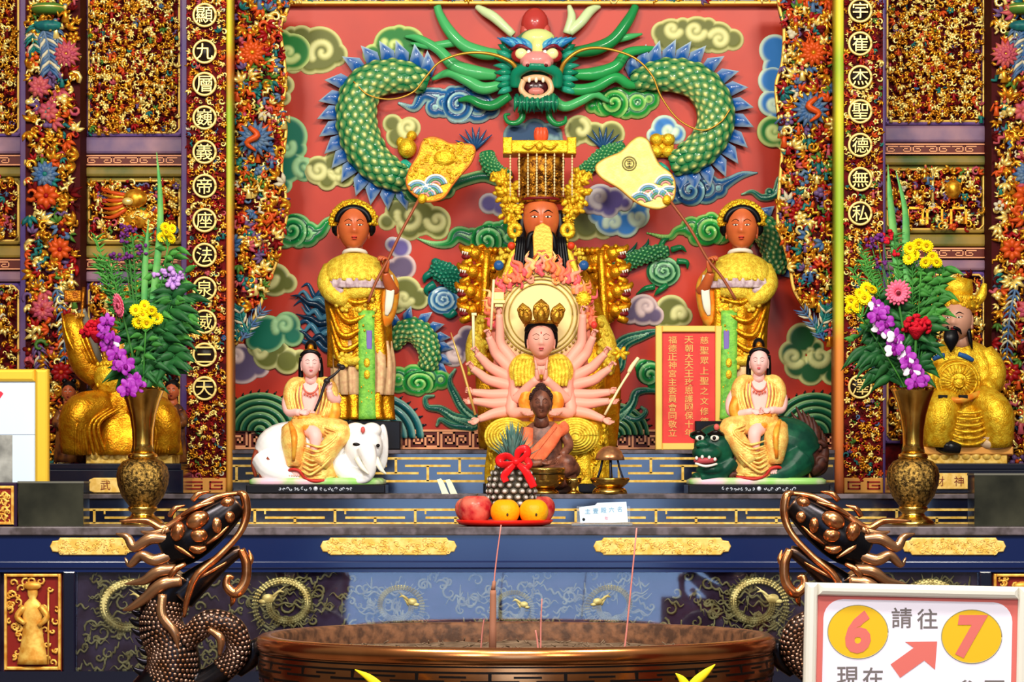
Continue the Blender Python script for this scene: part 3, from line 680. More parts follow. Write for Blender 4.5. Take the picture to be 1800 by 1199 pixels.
# body coils
for path, ra, sd, n, lab in (
    ([(752, 150, 14), (715, 138, 18), (672, 140, 20), (640, 158, 20), (628, 195, 20), (632, 238, 20), (654, 282, 18), (690, 310, 14), (722, 318, 6)], [16, 28, 32, 34, 36, 36, 34, 28, 16], 1, 17, 'left coil of the dragon body'),
    ([(1112, 148, 10), (1140, 138, 16), (1180, 135, 20), (1225, 148, 20), (1252, 182, 20), (1256, 222, 20), (1238, 258, 20), (1210, 280, 16), (1180, 290, 8)], [14, 24, 30, 32, 34, 34, 32, 28, 18], -1, 17, 'right coil of the dragon body'),
    ([(690, 612, 4), (700, 592, 10), (722, 580, 14), (744, 592, 14), (756, 622, 10), (752, 648, 2)], [12, 18, 21, 22, 20, 16], -1, 10, 'small tail coil beside the left attendant'),
    ([(1300, 430, 2), (1322, 400, 8), (1348, 410, 12), (1362, 445, 12), (1358, 480, 6)], [18, 24, 26, 26, 20], -1, 7, 'scaly coil behind the right attendant')):
    g = Geo(); P, r = scaly(g, path, ra, pitch=18 if max(ra) > 28 else 11); b = g.build('dragon_body', DM, PAINTG, drg); b['label'] = lab
    g = Geo(); crest(g, P, r, -sd, n, 40 if max(ra) > 28 else 26)
    o = g.build('spine_crest', DM, PAINTG, drg); o['label'] = 'blue pointed back fins'
# flowing tail hair left of the left attendant
g = Geo(); rnd = random.Random(21)
for i in range(10):
    y = 508 + i * 9.5; ln = rnd.uniform(11, 17); am = rnd.uniform(3, 7); q = [(592, y + 18, 4)]
    for j in range(5): q.append((590 - ln * (j + 1), y + 16 - j * rnd.uniform(3, 7) + (-1) ** (j + i // 4) * am, 4 + i % 3 * 3))
    g.tube(q, [8, 7, 6, 5, 3, 0.6], 7, 4, col=L(*((24, 70, 104), (70, 126, 150), (12, 44, 70))[i % 3]))
o = g.build('tail_hair', DM, PAINTG, drg); o['label'] = 'blue wavy tail hair'
# legs, feet and the gold things they hold
def swirl_disc(g, cx, cy, R, d, c0, c1, n=22):
    A = np.linspace(0, 2 * PI, 36, endpoint=False); V = []; C = []
    for rr in np.linspace(0.02, 1, 16):
        ph = (rr * 3 - A / (2 * PI)) % 1.0; V.append(np.stack([cx + np.cos(A) * R * rr, cy + np.sin(A) * R * rr * .9, d + 8 * (1 - rr ** 2) + 2 * ph], 1)); C.append(lerp(c0, c1, sst(0.3, 1, ph)))
    V.append(V[-1] * (1, 1, 0)); C.append(C[-1]); g.loft(V, col=np.vstack(C))
g = Geo(); scaly(g, [(1078, 478, 4), (1105, 462, 10), (1140, 448, 12), (1175, 442, 8)], [13, 14, 14, 9], pitch=8, base=L(10, 84, 50), cen=L(120, 190, 110)); swirl_disc(g, 1166, 478, 30, 6, L(8, 80, 44), L(150, 210, 150))
for q in ([(1180, 440, 8), (1196, 436, 12), (1206, 444, 10)], [(1190, 460, 8), (1206, 462, 12), (1208, 474, 8)], [(1150, 505, 8), (1134, 508, 10), (1118, 518, 6)], [(1172, 502, 8), (1158, 512, 10), (1150, 520, 6)], [(1160, 436, 8), (1166, 424, 10), (1176, 420, 8)]): g.tube(q, [6, 5, 1], 7, 4, col=L(20, 110, 60))
for q in ([(1096, 452, 6), (1112, 440, 8), (1120, 426, 6)], [(1120, 446, 6), (1136, 432, 8), (1140, 420, 6)]): g.tube(q, [5, 4, .6], 6, 3, col=L(10, 80, 60))
o = g.build('dragon_leg', DM, PAINTG, drg); o['label'] = 'green scaly leg right of the bearded statue'
g = Geo(); scaly(g, [(812, 505, 4), (795, 488, 12), (775, 478, 14), (760, 470, 8)], [18, 20, 18, 10], pitch=8, base=L(8, 96, 74), cen=L(60, 170, 130)); swirl_disc(g, 780, 528, 28, 8, L(20, 90, 140), L(190, 220, 220))
for q in ([(760, 480, 10), (748, 488, 12), (746, 498, 8)], [(764, 500, 10), (750, 510, 12), (752, 520, 8)], [(775, 466, 10), (764, 460, 12), (760, 466, 8)], [(800, 548, 8), (790, 556, 10), (778, 552, 8)]): g.tube(q, [8, 6, 1.5], 7, 4, col=L(10, 110, 90))
o = g.build('dragon_leg', DM, PAINTG, drg); o['label'] = 'turquoise scaly foot left of the bearded statue'
for sx, lab in ((-1, 'left'), (1, 'right')):
    g = Geo(); X = lambda x: 948 + sx * x
    scaly(g, [(X(92), 268, 6), (X(88), 290, 10), (X(70), 306, 10), (X(50), 312, 6)] if sx < 0 else [(X(150), 262, 4), (X(118), 272, 10), (X(95), 290, 12), (X(70), 305, 8)], [12, 15, 13, 9], pitch=7, base=L(14, 110, 64), cen=L(150, 200, 120))
    for i in range(7):
        a = -PI * (0.22 + 0.11 * i) if sx < 0 else -PI * (0.12 + 0.11 * i)
        b = np.array((X(112), 262, 6)); g.tube([b, b + 20 * np.array((math.cos(a), math.sin(a), 0.2)), b + 38 * np.array((math.cos(a), math.sin(a), 0.1))], [4, 3, 0.6], 6, 2, col=L(30, 70, 110))
    o = g.build('dragon_leg', DM, PAINTG, drg); o['label'] = 'scaly green foreleg with blue spikes %s of the tall crown' % lab
g = Geo(); g.ell((716, 262, 14), (17, 18, 14)); g.ell((724, 240, 12), (9, 9, 8)); g.ell((705, 252, 12), (8, 10, 8))
o = g.build('gold_seal', DM, GOLDB, drg)
g = Geo()
for x in (1153, 1174):
    for y in (247, 268): g.ell((x, y, 14), (12, 11, 10))
g.box(1144, 238, 1184, 278, 2, 12, b=3); o = g.build('gold_seal', DM, GOLDB, drg)
for b in ((712, 285), (1160, 290)):
    g = Geo()
    for i in range(5): a = PI * (0.2 + 0.15 * i); p = np.array((b[0], b[1], 8)); g.tube([p, p + 12 * np.array((math.cos(a), math.sin(a), .5)), p + 22 * np.array((math.cos(a), math.sin(a), 0))], [5, 4, .8], 6, 3, col=L(40, 160, 130))
    g.build('dragon_claw', DM, PAINTG, drg)
# hair tendrils
HG = [L(40, 150, 76), L(30, 130, 66), L(70, 168, 96)]
for pts, ra in (([(884, 100, 26), (850, 98, 30), (815, 84, 30), (790, 58, 26), (774, 30, 20), (769, 14, 18)], [8, 12, 11, 10, 8, 7]), ([(872, 136, 26), (835, 132, 30), (800, 120, 28), (772, 92, 24), (735, 70, 18), (712, 66, 12)], [9, 13, 12, 9, 7, 2]),
                ([(800, 78, 20), (775, 82, 22), (750, 84, 20), (722, 78, 14)], [8, 7, 6, 2]), ([(884, 152, 28), (850, 160, 32), (820, 145, 30), (790, 132, 24), (760, 142, 18)], [8, 11, 10, 8, 3]), ([(895, 172, 30), (868, 190, 34), (846, 188, 32), (826, 178, 28), (806, 180, 24)], [9, 9, 8, 7, 3]),
                ([(1000, 96, 26), (1040, 92, 30), (1075, 76, 28), (1100, 45, 24), (1112, 24, 20), (1116, 14, 16)], [8, 12, 11, 10, 8, 7]), ([(1008, 135, 26), (1045, 134, 30), (1080, 122, 28), (1100, 98, 24), (1130, 90, 18), (1160, 86, 12)], [9, 12, 11, 9, 7, 2]),
                ([(1085, 72, 20), (1105, 68, 20), (1128, 62, 14)], [7, 6, 2]), ([(975, 150, 28), (1010, 162, 32), (1045, 158, 32), (1080, 140, 28), (1105, 152, 22), (1130, 152, 14)], [8, 10, 10, 9, 8, 3]), ([(965, 172, 30), (990, 192, 34), (1020, 182, 32), (1045, 170, 28), (1070, 182, 22)], [9, 9, 8, 7, 3]),
                ([(916, 194, 28), (918, 210, 30), (908, 220, 30), (893, 218, 28), (888, 206, 26), (897, 204, 26)], [6, 6, 5, 4, 3, 2]), ([(964, 194, 28), (966, 212, 30), (978, 222, 30), (992, 218, 28), (994, 208, 26)], [6, 6, 5, 4, 2])):
    g = Geo(); g.tube(pts, ra, 10, 6, col=HG[int(pts[0][0]) % 3]); g.build('hair_tendril', DM, PAINTG, drg)
for pts, lab in (([(914, 140, 52), (898, 118, 60), (860, 104, 64), (815, 104, 64), (775, 118, 62), (752, 142, 60), (728, 170, 58), (690, 182, 56), (650, 174, 54), (624, 150, 50)], 'left'), ([(982, 142, 52), (992, 118, 60), (1020, 98, 64), (1060, 95, 64), (1110, 110, 64), (1142, 140, 62), (1160, 180, 60), (1190, 218, 58), (1230, 236, 56), (1262, 222, 54), (1280, 198, 50)], 'right')):
    g = Geo(); g.tube(pts, [4.5, 3.5, 2.6, 2, 1.8, 1.6, 1.5, 1.4, 1.3], 8, 8); o = g.build('whisker', DM, mat('whisker_gold', (190, 140, 50), 0.6, 0.35), drg); o['label'] = 'gold wire whisker looping to the ' + lab
for pl_ in ((([(902, 66, 30), (870, 36, 26), (852, 24, 20), (838, 14, 14)], [7, 9, 8, 5]),), (([(996, 64, 30), (1004, 36, 28), (1000, 14, 22)], [8, 8, 4]), ([(1000, 62, 30), (1020, 44, 28), (1034, 26, 22), (1044, 18, 16), (1054, 13, 12)], [8, 9, 9, 7, 4]))):
    g = Geo()
    for pts, ra in pl_: g.tube(pts, ra, 10, 6, col=L(196, 214, 160))
    g.build('antler', DM, PAINTG, drg)
# head
g = Geo(); gn = L(14, 126, 92); pk = L(214, 136, 130)
g.ell((940, 100, 34), (42, 44, 26), None, 24, 16, col=L(60, 120, 90)); g.ell((945, 76, 48), (30, 18, 18), None, 18, 10, col=L(206, 214, 130)); g.ell((945, 92, 58), (12, 20, 10), None, 14, 10, col=L(226, 216, 130))
g.ell((943, 116, 58), (30, 18, 22), None, 20, 12, col=pk)
for q in (-1, 1):
    g.ell((943 + q * 17, 122, 70), (9, 8, 8), col=pk); g.ell((943 + q * 16, 126, 76), (3.5, 3, 3), col=L(90, 20, 24)); g.ell((943 + q * 28, 106, 54), (17, 13, 12), None, 16, 10, col=L(150, 30, 34)); g.ell((943 + q * 27, 104, 62), (11, 10, 9), None, 16, 10, col=L(250, 230, 160))
    g.ell((943 + q * 14, 102, 66), (3.5, 5, 3), col=L(240, 236, 225)); g.tube([(943 + q * 44, 96, 56), (943 + q * 30, 90, 66), (943 + q * 10, 98, 66)], [3, 3.5, 2], 7, 4, col=L(110, 20, 40))
    for i in range(6): b = np.array((943 + q * (10 + i * 6), 96 - i * 1.5, 58)); a = -PI / 2 + q * (0.5 + 0.12 * i); g.tube([b, b + 12 * np.array((math.cos(a), math.sin(a), .4)), b + (24 + i) * np.array((math.cos(a + q * .3), math.sin(a), .0))], [6, 5, 0.8], 7, 3, col=L(34, 112, 170) if i % 2 else L(80, 160, 190))
    g.ell((943 + q * 50, 84, 40), (9, 12, 6), rot('z', q * .4), 14, 10, col=L(220, 160, 150)); g.ell((943 + q * 50, 86, 45), (4.5, 7, 3), rot('z', q * .4), 10, 8, col=L(130, 50, 50))
    for i in range(9): b = np.array((943 + q * 46, 88 + i * 9, 34)); a = (0 if q > 0 else PI) + q * (-0.7 + 0.14 * i); g.tube([b, b + 14 * np.array((math.cos(a), math.sin(a), .5)), b + (30 - abs(i - 4) * 1.5) * np.array((math.cos(a), math.sin(a), 0))], [7, 6, 0.8], 7, 3, col=L(16, 126, 92) if i % 2 else L(40, 150, 120))
g.tube([(906, 158, 46), (908, 138, 56), (925, 128, 66), (942, 126, 70), (960, 129, 66), (978, 138, 56), (978, 158, 46)], [10, 10, 9, 9, 9, 10, 10], 10, 5, col=gn)
g.tube([(920, 148, 52), (916, 164, 52), (926, 176, 54), (942, 180, 56), (958, 176, 54), (968, 164, 52), (962, 148, 52), (942, 144, 56), (920, 148, 52)], 5.5, 9, 5, col=L(220, 176, 130))
g.ell((942, 160, 46), (22, 17, 8), None, 18, 10, col=L(60, 12, 16)); g.ell((942, 168, 54), (14, 7, 6), None, 14, 8, col=L(200, 120, 110))
for x in (930, 942, 954): g.ell((x, 149, 60), (3, 5, 3), col=L(240, 234, 210))
g.ell((942, 186, 42), (34, 16, 18), None, 18, 10, col=L(10, 96, 70))
rnd = random.Random(3)
for i in range(34):
    x = 908 + i * 2.1 + rnd.uniform(-2, 2); g.tube([(x, 178 + rnd.uniform(-4, 4), 54), (x + rnd.uniform(-3, 3), 190, 62), (x + (x - 942) * .1 + rnd.uniform(-4, 4), 203 + rnd.uniform(-4, 4), 52)], [4, 3.6, 0.8], 6, 3, col=L(8, 92, 66) if i % 3 else L(30, 130, 90))
g.build('dragon_head', DM, PAINTG, drg)
g = Geo(); g.ell((940, 45, 20), (24, 28, 18), None, 18, 12, col=L(176, 54, 48)); g.ell((924, 58, 20), (10, 14, 12), col=L(190, 80, 70)); g.ell((958, 58, 20), (10, 14, 12), col=L(190, 80, 70)); g.build('head_crest', DM, PAINTG, drg)

# ---------------------------------------------------------------- carved pillars, borders and panels at both sides
CARVE = [mat('carved_gold', (232, 168, 46), 0.65, 0.3, var=((186, 112, 24), 60)), mat('carved_pale_gold', (248, 220, 124), 0.55, 0.28), mat('carved_orange', (190, 74, 20), 0.1, 0.4, var=((190, 70, 24), 50)),
         mat('carved_red', (140, 16, 18), 0, 0.4), mat('carved_teal', (30, 112, 100), 0, 0.4, var=((20, 80, 84), 50)), mat('carved_blue', (46, 84, 130), 0, 0.4, var=((90, 110, 130), 50)),
         mat('carved_pink', (180, 84, 78), 0, 0.4, var=((160, 60, 84), 60)), mat('carved_white', (190, 180, 150), 0, 0.4), mat('carved_purple', (96, 70, 110), 0, 0.4), REDB, mat('carved_leaf', (70, 110, 40), 0, 0.4)]
GROUND = 9
def inpoly(x, y, P):
    c = False; n = len(P); j = n - 1
    for i in range(n):
        if (P[i][1] > y) != (P[j][1] > y) and x < (P[j][0] - P[i][0]) * (y - P[i][1]) / (P[j][1] - P[i][1]) + P[i][0]: c = not c
        j = i
    return c
def motif(g, rnd, x, y, d, s, wts, kinds):
    m = rnd.choices(range(len(wts)), wts)[0]; a = rnd.uniform(0, 2 * PI); k = rnd.choices(range(6), kinds)[0]; g.m = m
    if k == 0:
        sp = spiral(x, y, s * 0.5, a, rnd.uniform(0.7, 1.1), rnd.choice((-1, 1)), 9, 0.3); g.tube(np.c_[sp, np.linspace(d, d + s * .3, 9)], [s * .16, s * .17, s * .12, s * .08], 5)
    elif k == 1:
        for q in (-.7, 0, .7):
            t = a + q; u = np.array((math.cos(t), math.sin(t), 0)); w = np.array((-u[1], u[0], 0)); b = np.array((x, y, d)) - np.array((math.cos(a), math.sin(a), 0)) * s * .4
            g.tube([b, b + u * s * .45 + w * s * .08 * (1 + q) + (0, 0, s * .25), b + u * s * (1.0 - .2 * abs(q)) + w * s * .22 + (0, 0, s * .1)], [s * .08, s * .2, s * .02], 5, 2, flat=.6)
    elif k == 2:
        for i in range(5): t = a + i * 1.257; g.ell((x + math.cos(t) * s * .32, y + math.sin(t) * s * .32, d + 2), (s * .26, s * .2, s * .16), rot('z', t), 6, 4)
        g.ell((x, y, d + s * .2), s * .17, None, 6, 4, m=rnd.choice((0, 1, 2)))
    elif k == 3:
        g.lathe([(s * .08, y - s * .45), (s * .26, y - s * .25), (s * .2, y), (s * .32, y + s * .5)], x, d + 2, 7, sd=.7)
        g.ell((x, y - s * .62, d + s * .2), (s * .17, s * .2, s * .17), None, 7, 5, m=rnd.choice((6, 1, 2))); g.ell((x, y - s * .8, d + s * .15), (s * .2, s * .12, s * .17), None, 6, 4, m=rnd.choice((0, 3, 5)))
        for q in (-1, 1): g.tube([(x + q * s * .2, y - s * .3, d + s * .15), (x + q * s * rnd.uniform(.3, .6), y - s * rnd.uniform(-.1, .3), d + s * .4), (x + q * s * rnd.uniform(0, .6), y - s * rnd.uniform(.1, .6), d + s * .5)], [s * .12, s * .11, s * .07], 5)
    elif k == 4:
        q = [(x, y, d)]
        for j in range(4): t = a + (-1) ** j * 0.8; q.append((q[-1][0] + math.cos(t) * s * .4, q[-1][1] + math.sin(t) * s * .4, d + rnd.uniform(0, s * .3)))
        q = np.array(q); q[:, :2] -= q[:, :2].mean(0) - (x, y); g.tube(q, [s * .1, s * .16, s * .15, s * .06], 5, 2)
    else:
        for q in range(3): t = a + q * 2.1; g.ell((x + math.cos(t) * s * .2, y + math.sin(t) * s * .2, d + 2 + q), (s * .28, s * .24, s * .22), None, 7, 5)
def carving(g, poly, n, seed, smin, smax, wts, kinds=(3, 5, 1, 1, 3, .5), avoid=(), dmax=8, grid=True):
    rnd = random.Random(seed); P = np.array(poly); x0, y0 = P.min(0); x1, y1 = P.max(0); c = 0; tries = 0
    # jittered grid so the relief covers the ground evenly
    st = math.sqrt((x1 - x0) * (y1 - y0) / max(n, 1)); pts = [(x0 + (i + .5) * st, y0 + (j + .5) * st) for i in range(int((x1 - x0) / st) + 1) for j in range(int((y1 - y0) / st) + 1)]
    for bx, by in pts:
        x = bx + rnd.uniform(-.5, .5) * st; y = by + rnd.uniform(-.5, .5) * st; s = rnd.uniform(smin, smax)
        if not inpoly(x, y, poly) or not (x0 + s * .3 < x < x1 - s * .3) or any(math.hypot(x - a, y - b) < r + s * .3 for a, b, r in avoid): continue
        motif(g, rnd, x, y, rnd.uniform(0, dmax), s, wts, kinds)
def burst(g, x, y, R, m, d=6, n=14, mc=0, layers=2, thin=0.13):
    for l in range(layers):
        for i in range(n):
            a = 2 * PI * (i + .5 * l) / n; rr = R * (1 - .3 * l); b = np.array((x, y, d + 3 * l)); u = np.array((math.cos(a), math.sin(a), 0))
            g.tube([b + u * R * .15, b + u * rr * .6 + (0, 0, 4), b + u * rr], [R * thin * .7, R * thin, R * .02], 5, 2, m=m)
    g.ell((x, y, d + 5), R * .2, None, 8, 6, m=mc)
def feather(g, pts, w, m, d=8, n=9):
    q = cr(np.array(pts, float), 6); q = np.c_[q, np.full(len(q), d)] if q.shape[1] == 2 else q
    g.tube(q, [w * .18, w * .15, w * .05], 5, m=m); T = np.gradient(q, axis=0)
    for i in range(1, n):
        k = int(i * (len(q) - 1) / n); t = unit(T[k]); o = np.array((-t[1], t[0], 0))
        for sg in (-1, 1): g.tube([q[k], q[k] + (o * sg * .8 + t * .7) * w * .5 + (0, 0, 2), q[k] + (o * sg + t * 1.2) * w * .8], [w * .12, w * .14, w * .02], 5, m=m if i % 3 else 7)
GOLDW = (12, 8, 1.2, .7, .25, .2, .2, .1, .2, 1.5, .3); MIXW = (8, 5, 5, 2.4, 2.2, 1.4, 1.0, .4, 1.1, 2, 1); REDW = (7, 5, 1.6, 1.8, .5, .3, .5, .1, .3, 2, .3)
def mir(x, s): return x if s < 0 else 1886 - x      # the right side mirrors the left about the middle of the mural
SIDES = ((-1, 'left'), (1, 'right'))
TXT = {-1: '顯九層巍義帝座法泉威三天', 1: '宇崔杰聖德無私'}
MEDY = {-1: [28, 92, 149, 208, 268, 328, 388, 449, 508, 566, 624, 683], 1: [20, 78, 137, 197, 256, 316, 376, 437, 498, 558, 619, 680]}
DPL = 9.48
MGROUND = mat('medallion_ground', (26, 14, 12), 0, 0.4); FRING = mat('medallion_gold', (246, 216, 128), 0.3, 0.35)
for s, nm in SIDES:
    # couplet pillar
    x0, x1 = (328, 398) if s < 0 else (1483, 1552); xm = 360.5 if s < 0 else 1511.0
    p = thing('couplet_pillar', 'carved red and gold pillar with a column of gold character medallions, %s of the mural' % nm, 'pillar', (x0 + x1) / 2, 867.4, DPL)
    g = Geo(); g.box(x0, -70, x1, 867, -80, 0); g.build('post', DPL, REDB, p)
    g = Geo(); carving(g, [(x0, -30), (x1, -30), (x1, 842), (x0, 842)], 1050, 11 + s, 7, 12.5, REDW, (3.5, 4, .7, .5, 3, .5), [(xm, y, 20) for y in MEDY[s] if s < 0 or not 430 < y < 660], 5); g.build('filigree_carving', DPL, CARVE, p)
    for i, y in enumerate(MEDY[s]):
        if s > 0 and 430 < y < 660: continue
        g = Geo(); g.lathe([(0.2, -2), (19, -2), (19, 7), (0.2, 7)], 0, 0, 24); V = np.vstack(g.V); g.V = [np.stack([V[:, 0] + xm, V[:, 2] + y, V[:, 1] + 2], 1)]
        md = g.build('medallion', DPL, MGROUND, p); md['label'] = 'round gold ringed character medallion'
        a = np.linspace(0, 2 * PI, 29); g = Geo(); g.tube(np.stack([xm + np.cos(a) * 19.5, y + np.sin(a) * 19.5, np.full(29, 9.0)], 1), 2.4, 7); g.build('ring', DPL, FRING, md)
        ch = TXT[s][i] if i < len(TXT[s]) else ('澤' if i == 11 else '')
        if ch: text('character', ch, xm, y, 28, DPL, 9, FRING, md, 3.5, bold=0.0)
    g = Geo(); g.box(x0, 840, x1, 867, 0, 6, b=1.5); g.build('base_block', DPL, mat('base_gold', (216, 150, 70), 0.3, 0.4), p)
    g = Geo()
    for q in (0, 1):
        bx = x0 + 6 + q * (x1 - x0) / 2; w = (x1 - x0) / 2 - 12
        for a, b, c, e in ((0, 846, w, 848.6), (0, 846, 2.8, 860), (0, 858, w, 860.6), (w - 2.8, 852, w, 860), (w * .35, 852, w, 854.4)): g.box(bx + a, b, bx + c, e, 6, 8)
    g.build('base_fret', DPL, mat('base_red', (150, 30, 20), 0, 0.4), p)
    # painted edge strip beside it
    e0, e1 = (398, 408) if s < 0 else (1468, 1483)
    ys = np.linspace(-70, 867, 60); stops = np.array([-70, 80, 110, 200, 330, 420, 520, 600, 867] if s < 0 else [-70, 60, 110, 200, 330, 420, 560, 600, 867])
    cols = np.array([L(220, 190, 60), L(206, 200, 50), L(216, 110, 50), L(150, 180, 50), L(190, 190, 60), L(226, 140, 60), L(214, 110, 60), L(206, 130, 60), L(214, 150, 60)])
    if s > 0: cols = cols[[0, 1, 3, 1, 3, 3, 1, 5, 6]]
    g = Geo(); R = [[(e0, y, -60), (e0, y, 4), (e0 + 3, y, 9), (e1 - 3, y, 9), (e1, y, 4), (e1, y, -60)] for y in ys]
    cc = np.stack([np.interp(ys, stops, cols[:, k]) for k in range(3)], 1); g.loft(R, col=np.repeat(cc, 6, 0)); g.build('edge_strip', DPL, PAINT, p)
    # pierced border with a wavy inner edge
    pl = [(405, -20), (516, -20), (506, 14), (493, 50), (499, 100), (502, 150), (496, 190), (503, 230), (495, 290), (499, 330), (505, 370), (497, 410), (489, 450), (478, 482), (456, 540), (438, 572), (414, 606), (405, 612)]
    if s > 0: pl = [(1472, -20), (1366, -20), (1370, 14), (1378, 50), (1375, 110), (1364, 150), (1368, 200), (1375, 250), (1370, 330), (1367, 390), (1378, 430), (1389, 470), (1396, 510), (1420, 550), (1442, 588), (1466, 608), (1472, 612)]
    DB = 9.6
    cb = thing('carved_border', 'pierced wood border of coloured flowers, birds and figures on the %s edge of the mural' % nm, 'carved border', pl[0][0], 612, DB)
    g = Geo(); g.prism(cr(pl[1:-1], 3).tolist() + [pl[-1], pl[0]], -30, 0, m=0); g.build('back_board', DB, mat('border_ground', (64, 10, 10), 0, 0.7, spec=0.1), cb)
    g = Geo(); q = cr(pl[1:-1], 6); g.tube(np.c_[q, np.full(len(q), 3.0)], 3.2, 7); g.build('gold_rim', DB, mat('rim_gold', (238, 190, 90), 0.3, 0.4), cb)
    g = Geo(); X = (lambda x: x) if s < 0 else (lambda x: 1873 - x)
    big = [(X(450), 246 if s < 0 else 195, 34), (X(445), 95, 24), (X(432), 560, 24)]
    carving(g, pl, 820, 31 + s, 10, 23, MIXW, (1.4, 5, .7, 2.2, 2.6, .5), [(a, b, r * .5) for a, b, r in big], 12)
    g.build('figure_carving', DB, CARVE, cb)
    g = Geo(); burst(g, X(450), big[0][1], 34, 5, 14, 16); g.tube([(X(440), big[0][1] - 20, 26), (X(455), big[0][1] - 5, 28), (X(436), big[0][1] + 8, 28), (X(452), big[0][1] + 22, 26)], [4, 6, 5, 2], 7, 4, m=2); o = g.build('blossom', DB, CARVE, cb); o['label'] = 'grey blue chrysanthemum'
    g = Geo(); burst(g, X(445), 95, 26, 2, 12, 11, 0, 2, .2); o = g.build('blossom', DB, CARVE, cb); o['label'] = 'orange blossom'
    g = Geo(); feather(g, [(X(440), 590), (X(425), 560), (X(422), 535)], 18, 4, 14); feather(g, [(X(425), 600), (X(445), 570), (X(468), 540)], 16, 5, 14); feather(g, [(X(418), 600), (X(416), 575), (X(412), 550)], 14, 4, 12); o = g.build('bird', DB, CARVE, cb); o['label'] = 'teal feathered bird'
    # coloured pillar at the outer side
    c0, c1 = (45, 141) if s < 0 else (1743, 1840); DC = 9.55; X = (lambda x: x) if s < 0 else (lambda x: 1886 - x - 2)
    cp = thing('carved_pillar', 'outer %s pillar carved all over with painted birds, flowers and branches' % nm, 'pillar', (c0 + c1) / 2, 866.6, DC)
    g = Geo(); g.box(c0, -70, c1, 866, -80, 0); g.build('post', DC, mat('pillar_ground', (60, 10, 12), 0, 0.7, spec=0.1), cp)
    g = Geo(); carving(g, [(c0, -30), (c1, -30), (c1, 860), (c0, 860)], 720, 51 + s, 11, 25, (9, 7, 2.2, 1.4, .9, .7, 1.0, .3, .8, 2, .7), (1.2, 6, .6, 1.2, 3, .4), [], 14); g.build('branch_carving', DC, CARVE, cp)
    g = Geo(); feather(g, [(X(78), 50), (X(88), 90), (X(90), 130)], 24, 5, 16, 12); feather(g, [(X(66), 40), (X(60), 70), (X(66), 100)], 18, 4, 15); feather(g, [(X(100), 44), (X(104), 80), (X(98), 128)], 16, 5, 15); g.ell((X(88), 48, 18), (26, 10, 12), m=4); o = g.build('bird', DC, CARVE, cp); o['label'] = 'blue bird with long tail feathers'
    g = Geo(); burst(g, X(120), 98, 26, 6, 16, 14, 0, 3, .17); o = g.build('blossom', DC, CARVE, cp); o['label'] = 'salmon pink chrysanthemum'
    g = Geo(); burst(g, X(72), 155, 22, 6, 14, 9, 6, 2, .26); burst(g, X(88), 198, 20, 6, 14, 8, 6, 1, .3); o = g.build('blossom', DC, CARVE, cp); o['label'] = 'rose pink peonies'
    g = Geo(); burst(g, X(82), 308, 26, 5, 14, 12, 4, 2, .2); o = g.build('blossom', DC, CARVE, cp); o['label'] = 'blue grey blossom'
    g = Geo(); burst(g, X(84), 346, 24, 2, 14, 8, 3, 1, .3); burst(g, X(108), 440, 22, 2, 14, 8, 3, 1, .3); burst(g, X(78), 545, 24, 6, 14, 10, 3, 2, .24); burst(g, X(110), 655, 20, 3, 12, 8, 2, 1, .3); g.build('blossom', DC, CARVE, cp)
    g = Geo(); g.lathe([(20, 8), (30, 12), (32, 20), (26, 26), (18, 28)], X(87), 6, 18, m=10); g.lathe([(29, 14), (34, 16), (29, 18)], X(87), 6, 18, m=1); o = g.build('green_vase', DC, CARVE, cp)
    g = Geo(); feather(g, [(X(100), 500), (X(112), 560), (X(118), 640)], 16, 5, 15, 12); feather(g, [(X(66), 600), (X(74), 640), (X(70), 690)], 18, 8, 14); g.build('bird', DC, CARVE, cp)
    # panelled screen between the pillars, and the one beyond the outer pillar
    DS = 9.7; dy = 0 if s < 0 else -20
    def screen(name, lab, xa, xb, seed, stile_cols):
        t = thing(name, lab, 'carved screen', (xa + xb) / 2, 867, DS)
        g = Geo(); g.box(xa, -70, xb, 870, -60, -12); g.build('backing', DS, REDB, t)
        fr = [(-40, 240 + dy, 'purple'), (312 + dy, 430 + dy, 'olive'), (497 + dy, 780, 'purple')]
        PUR = mat('frame_purple', (84, 60, 128), 0, 0.35, var=((116, 84, 124), 5)); OLI = mat('frame_olive', (150, 120, 50), 0, 0.35, var=((70, 84, 40), 5)); MAU = mat('rail_mauve', (150, 112, 120), 0, 0.35, var=((96, 76, 110), 5))
        OS = mat('frame_orange', (196, 72, 36), 0, 0.35, var=((150, 50, 36), 6))
        g = Geo(); g.box(xa, -70, xa + 10, 868, -12, 6, b=2); g.build('stile', DS, OS if s < 0 else PUR, t); g = Geo(); g.box(xb - 11, -70, xb, 868, -12, 6, b=2); g.build('stile', DS, PUR if s < 0 else OS, t)
        for ya, yb, mm, nn in ((241 + dy, 271 + dy, MAU, 'rail'), (294 + dy, 311 + dy, OLI, 'rail'), (432 + dy, 454 + dy, OLI, 'rail'), (477 + dy, 496 + dy, MAU, 'rail')):
            g = Geo(); g.box(xa + 6, ya, xb - 6, yb, -12, 5, b=5); g.build(nn, DS, mm, t)
        for ya in (272 + dy, 455 + dy):
            g = Geo(); g.box(xa + 6, ya, xb - 6, ya + 20, -12, 2); g.build('fret_ground', DS, MATS['fret_brown'], t)
            g = Geo(); hbar(g, xa + 8, xb - 8, ya + 2, 2, 2, 4); hbar(g, xa + 8, xb - 8, ya + 18, 2, 2, 4); k = 0; x = xa + 12
            while x + 22 < xb - 6:
                for a, b, c, e in ((0, 5, 20, 6.8), (0, 5, 1.8, 15), (0, 13.6, 14, 15.4), (12.4, 9, 14, 15), (6, 9, 14, 10.6)):
                    if k % 2: a, c = 20 - c, 20 - a
                    g.box(x + a, ya + b, x + c, ya + e, 2, 4)
                x += 23; k += 1
            g.build('fret', DS, MATS['fret_salmon'], t)
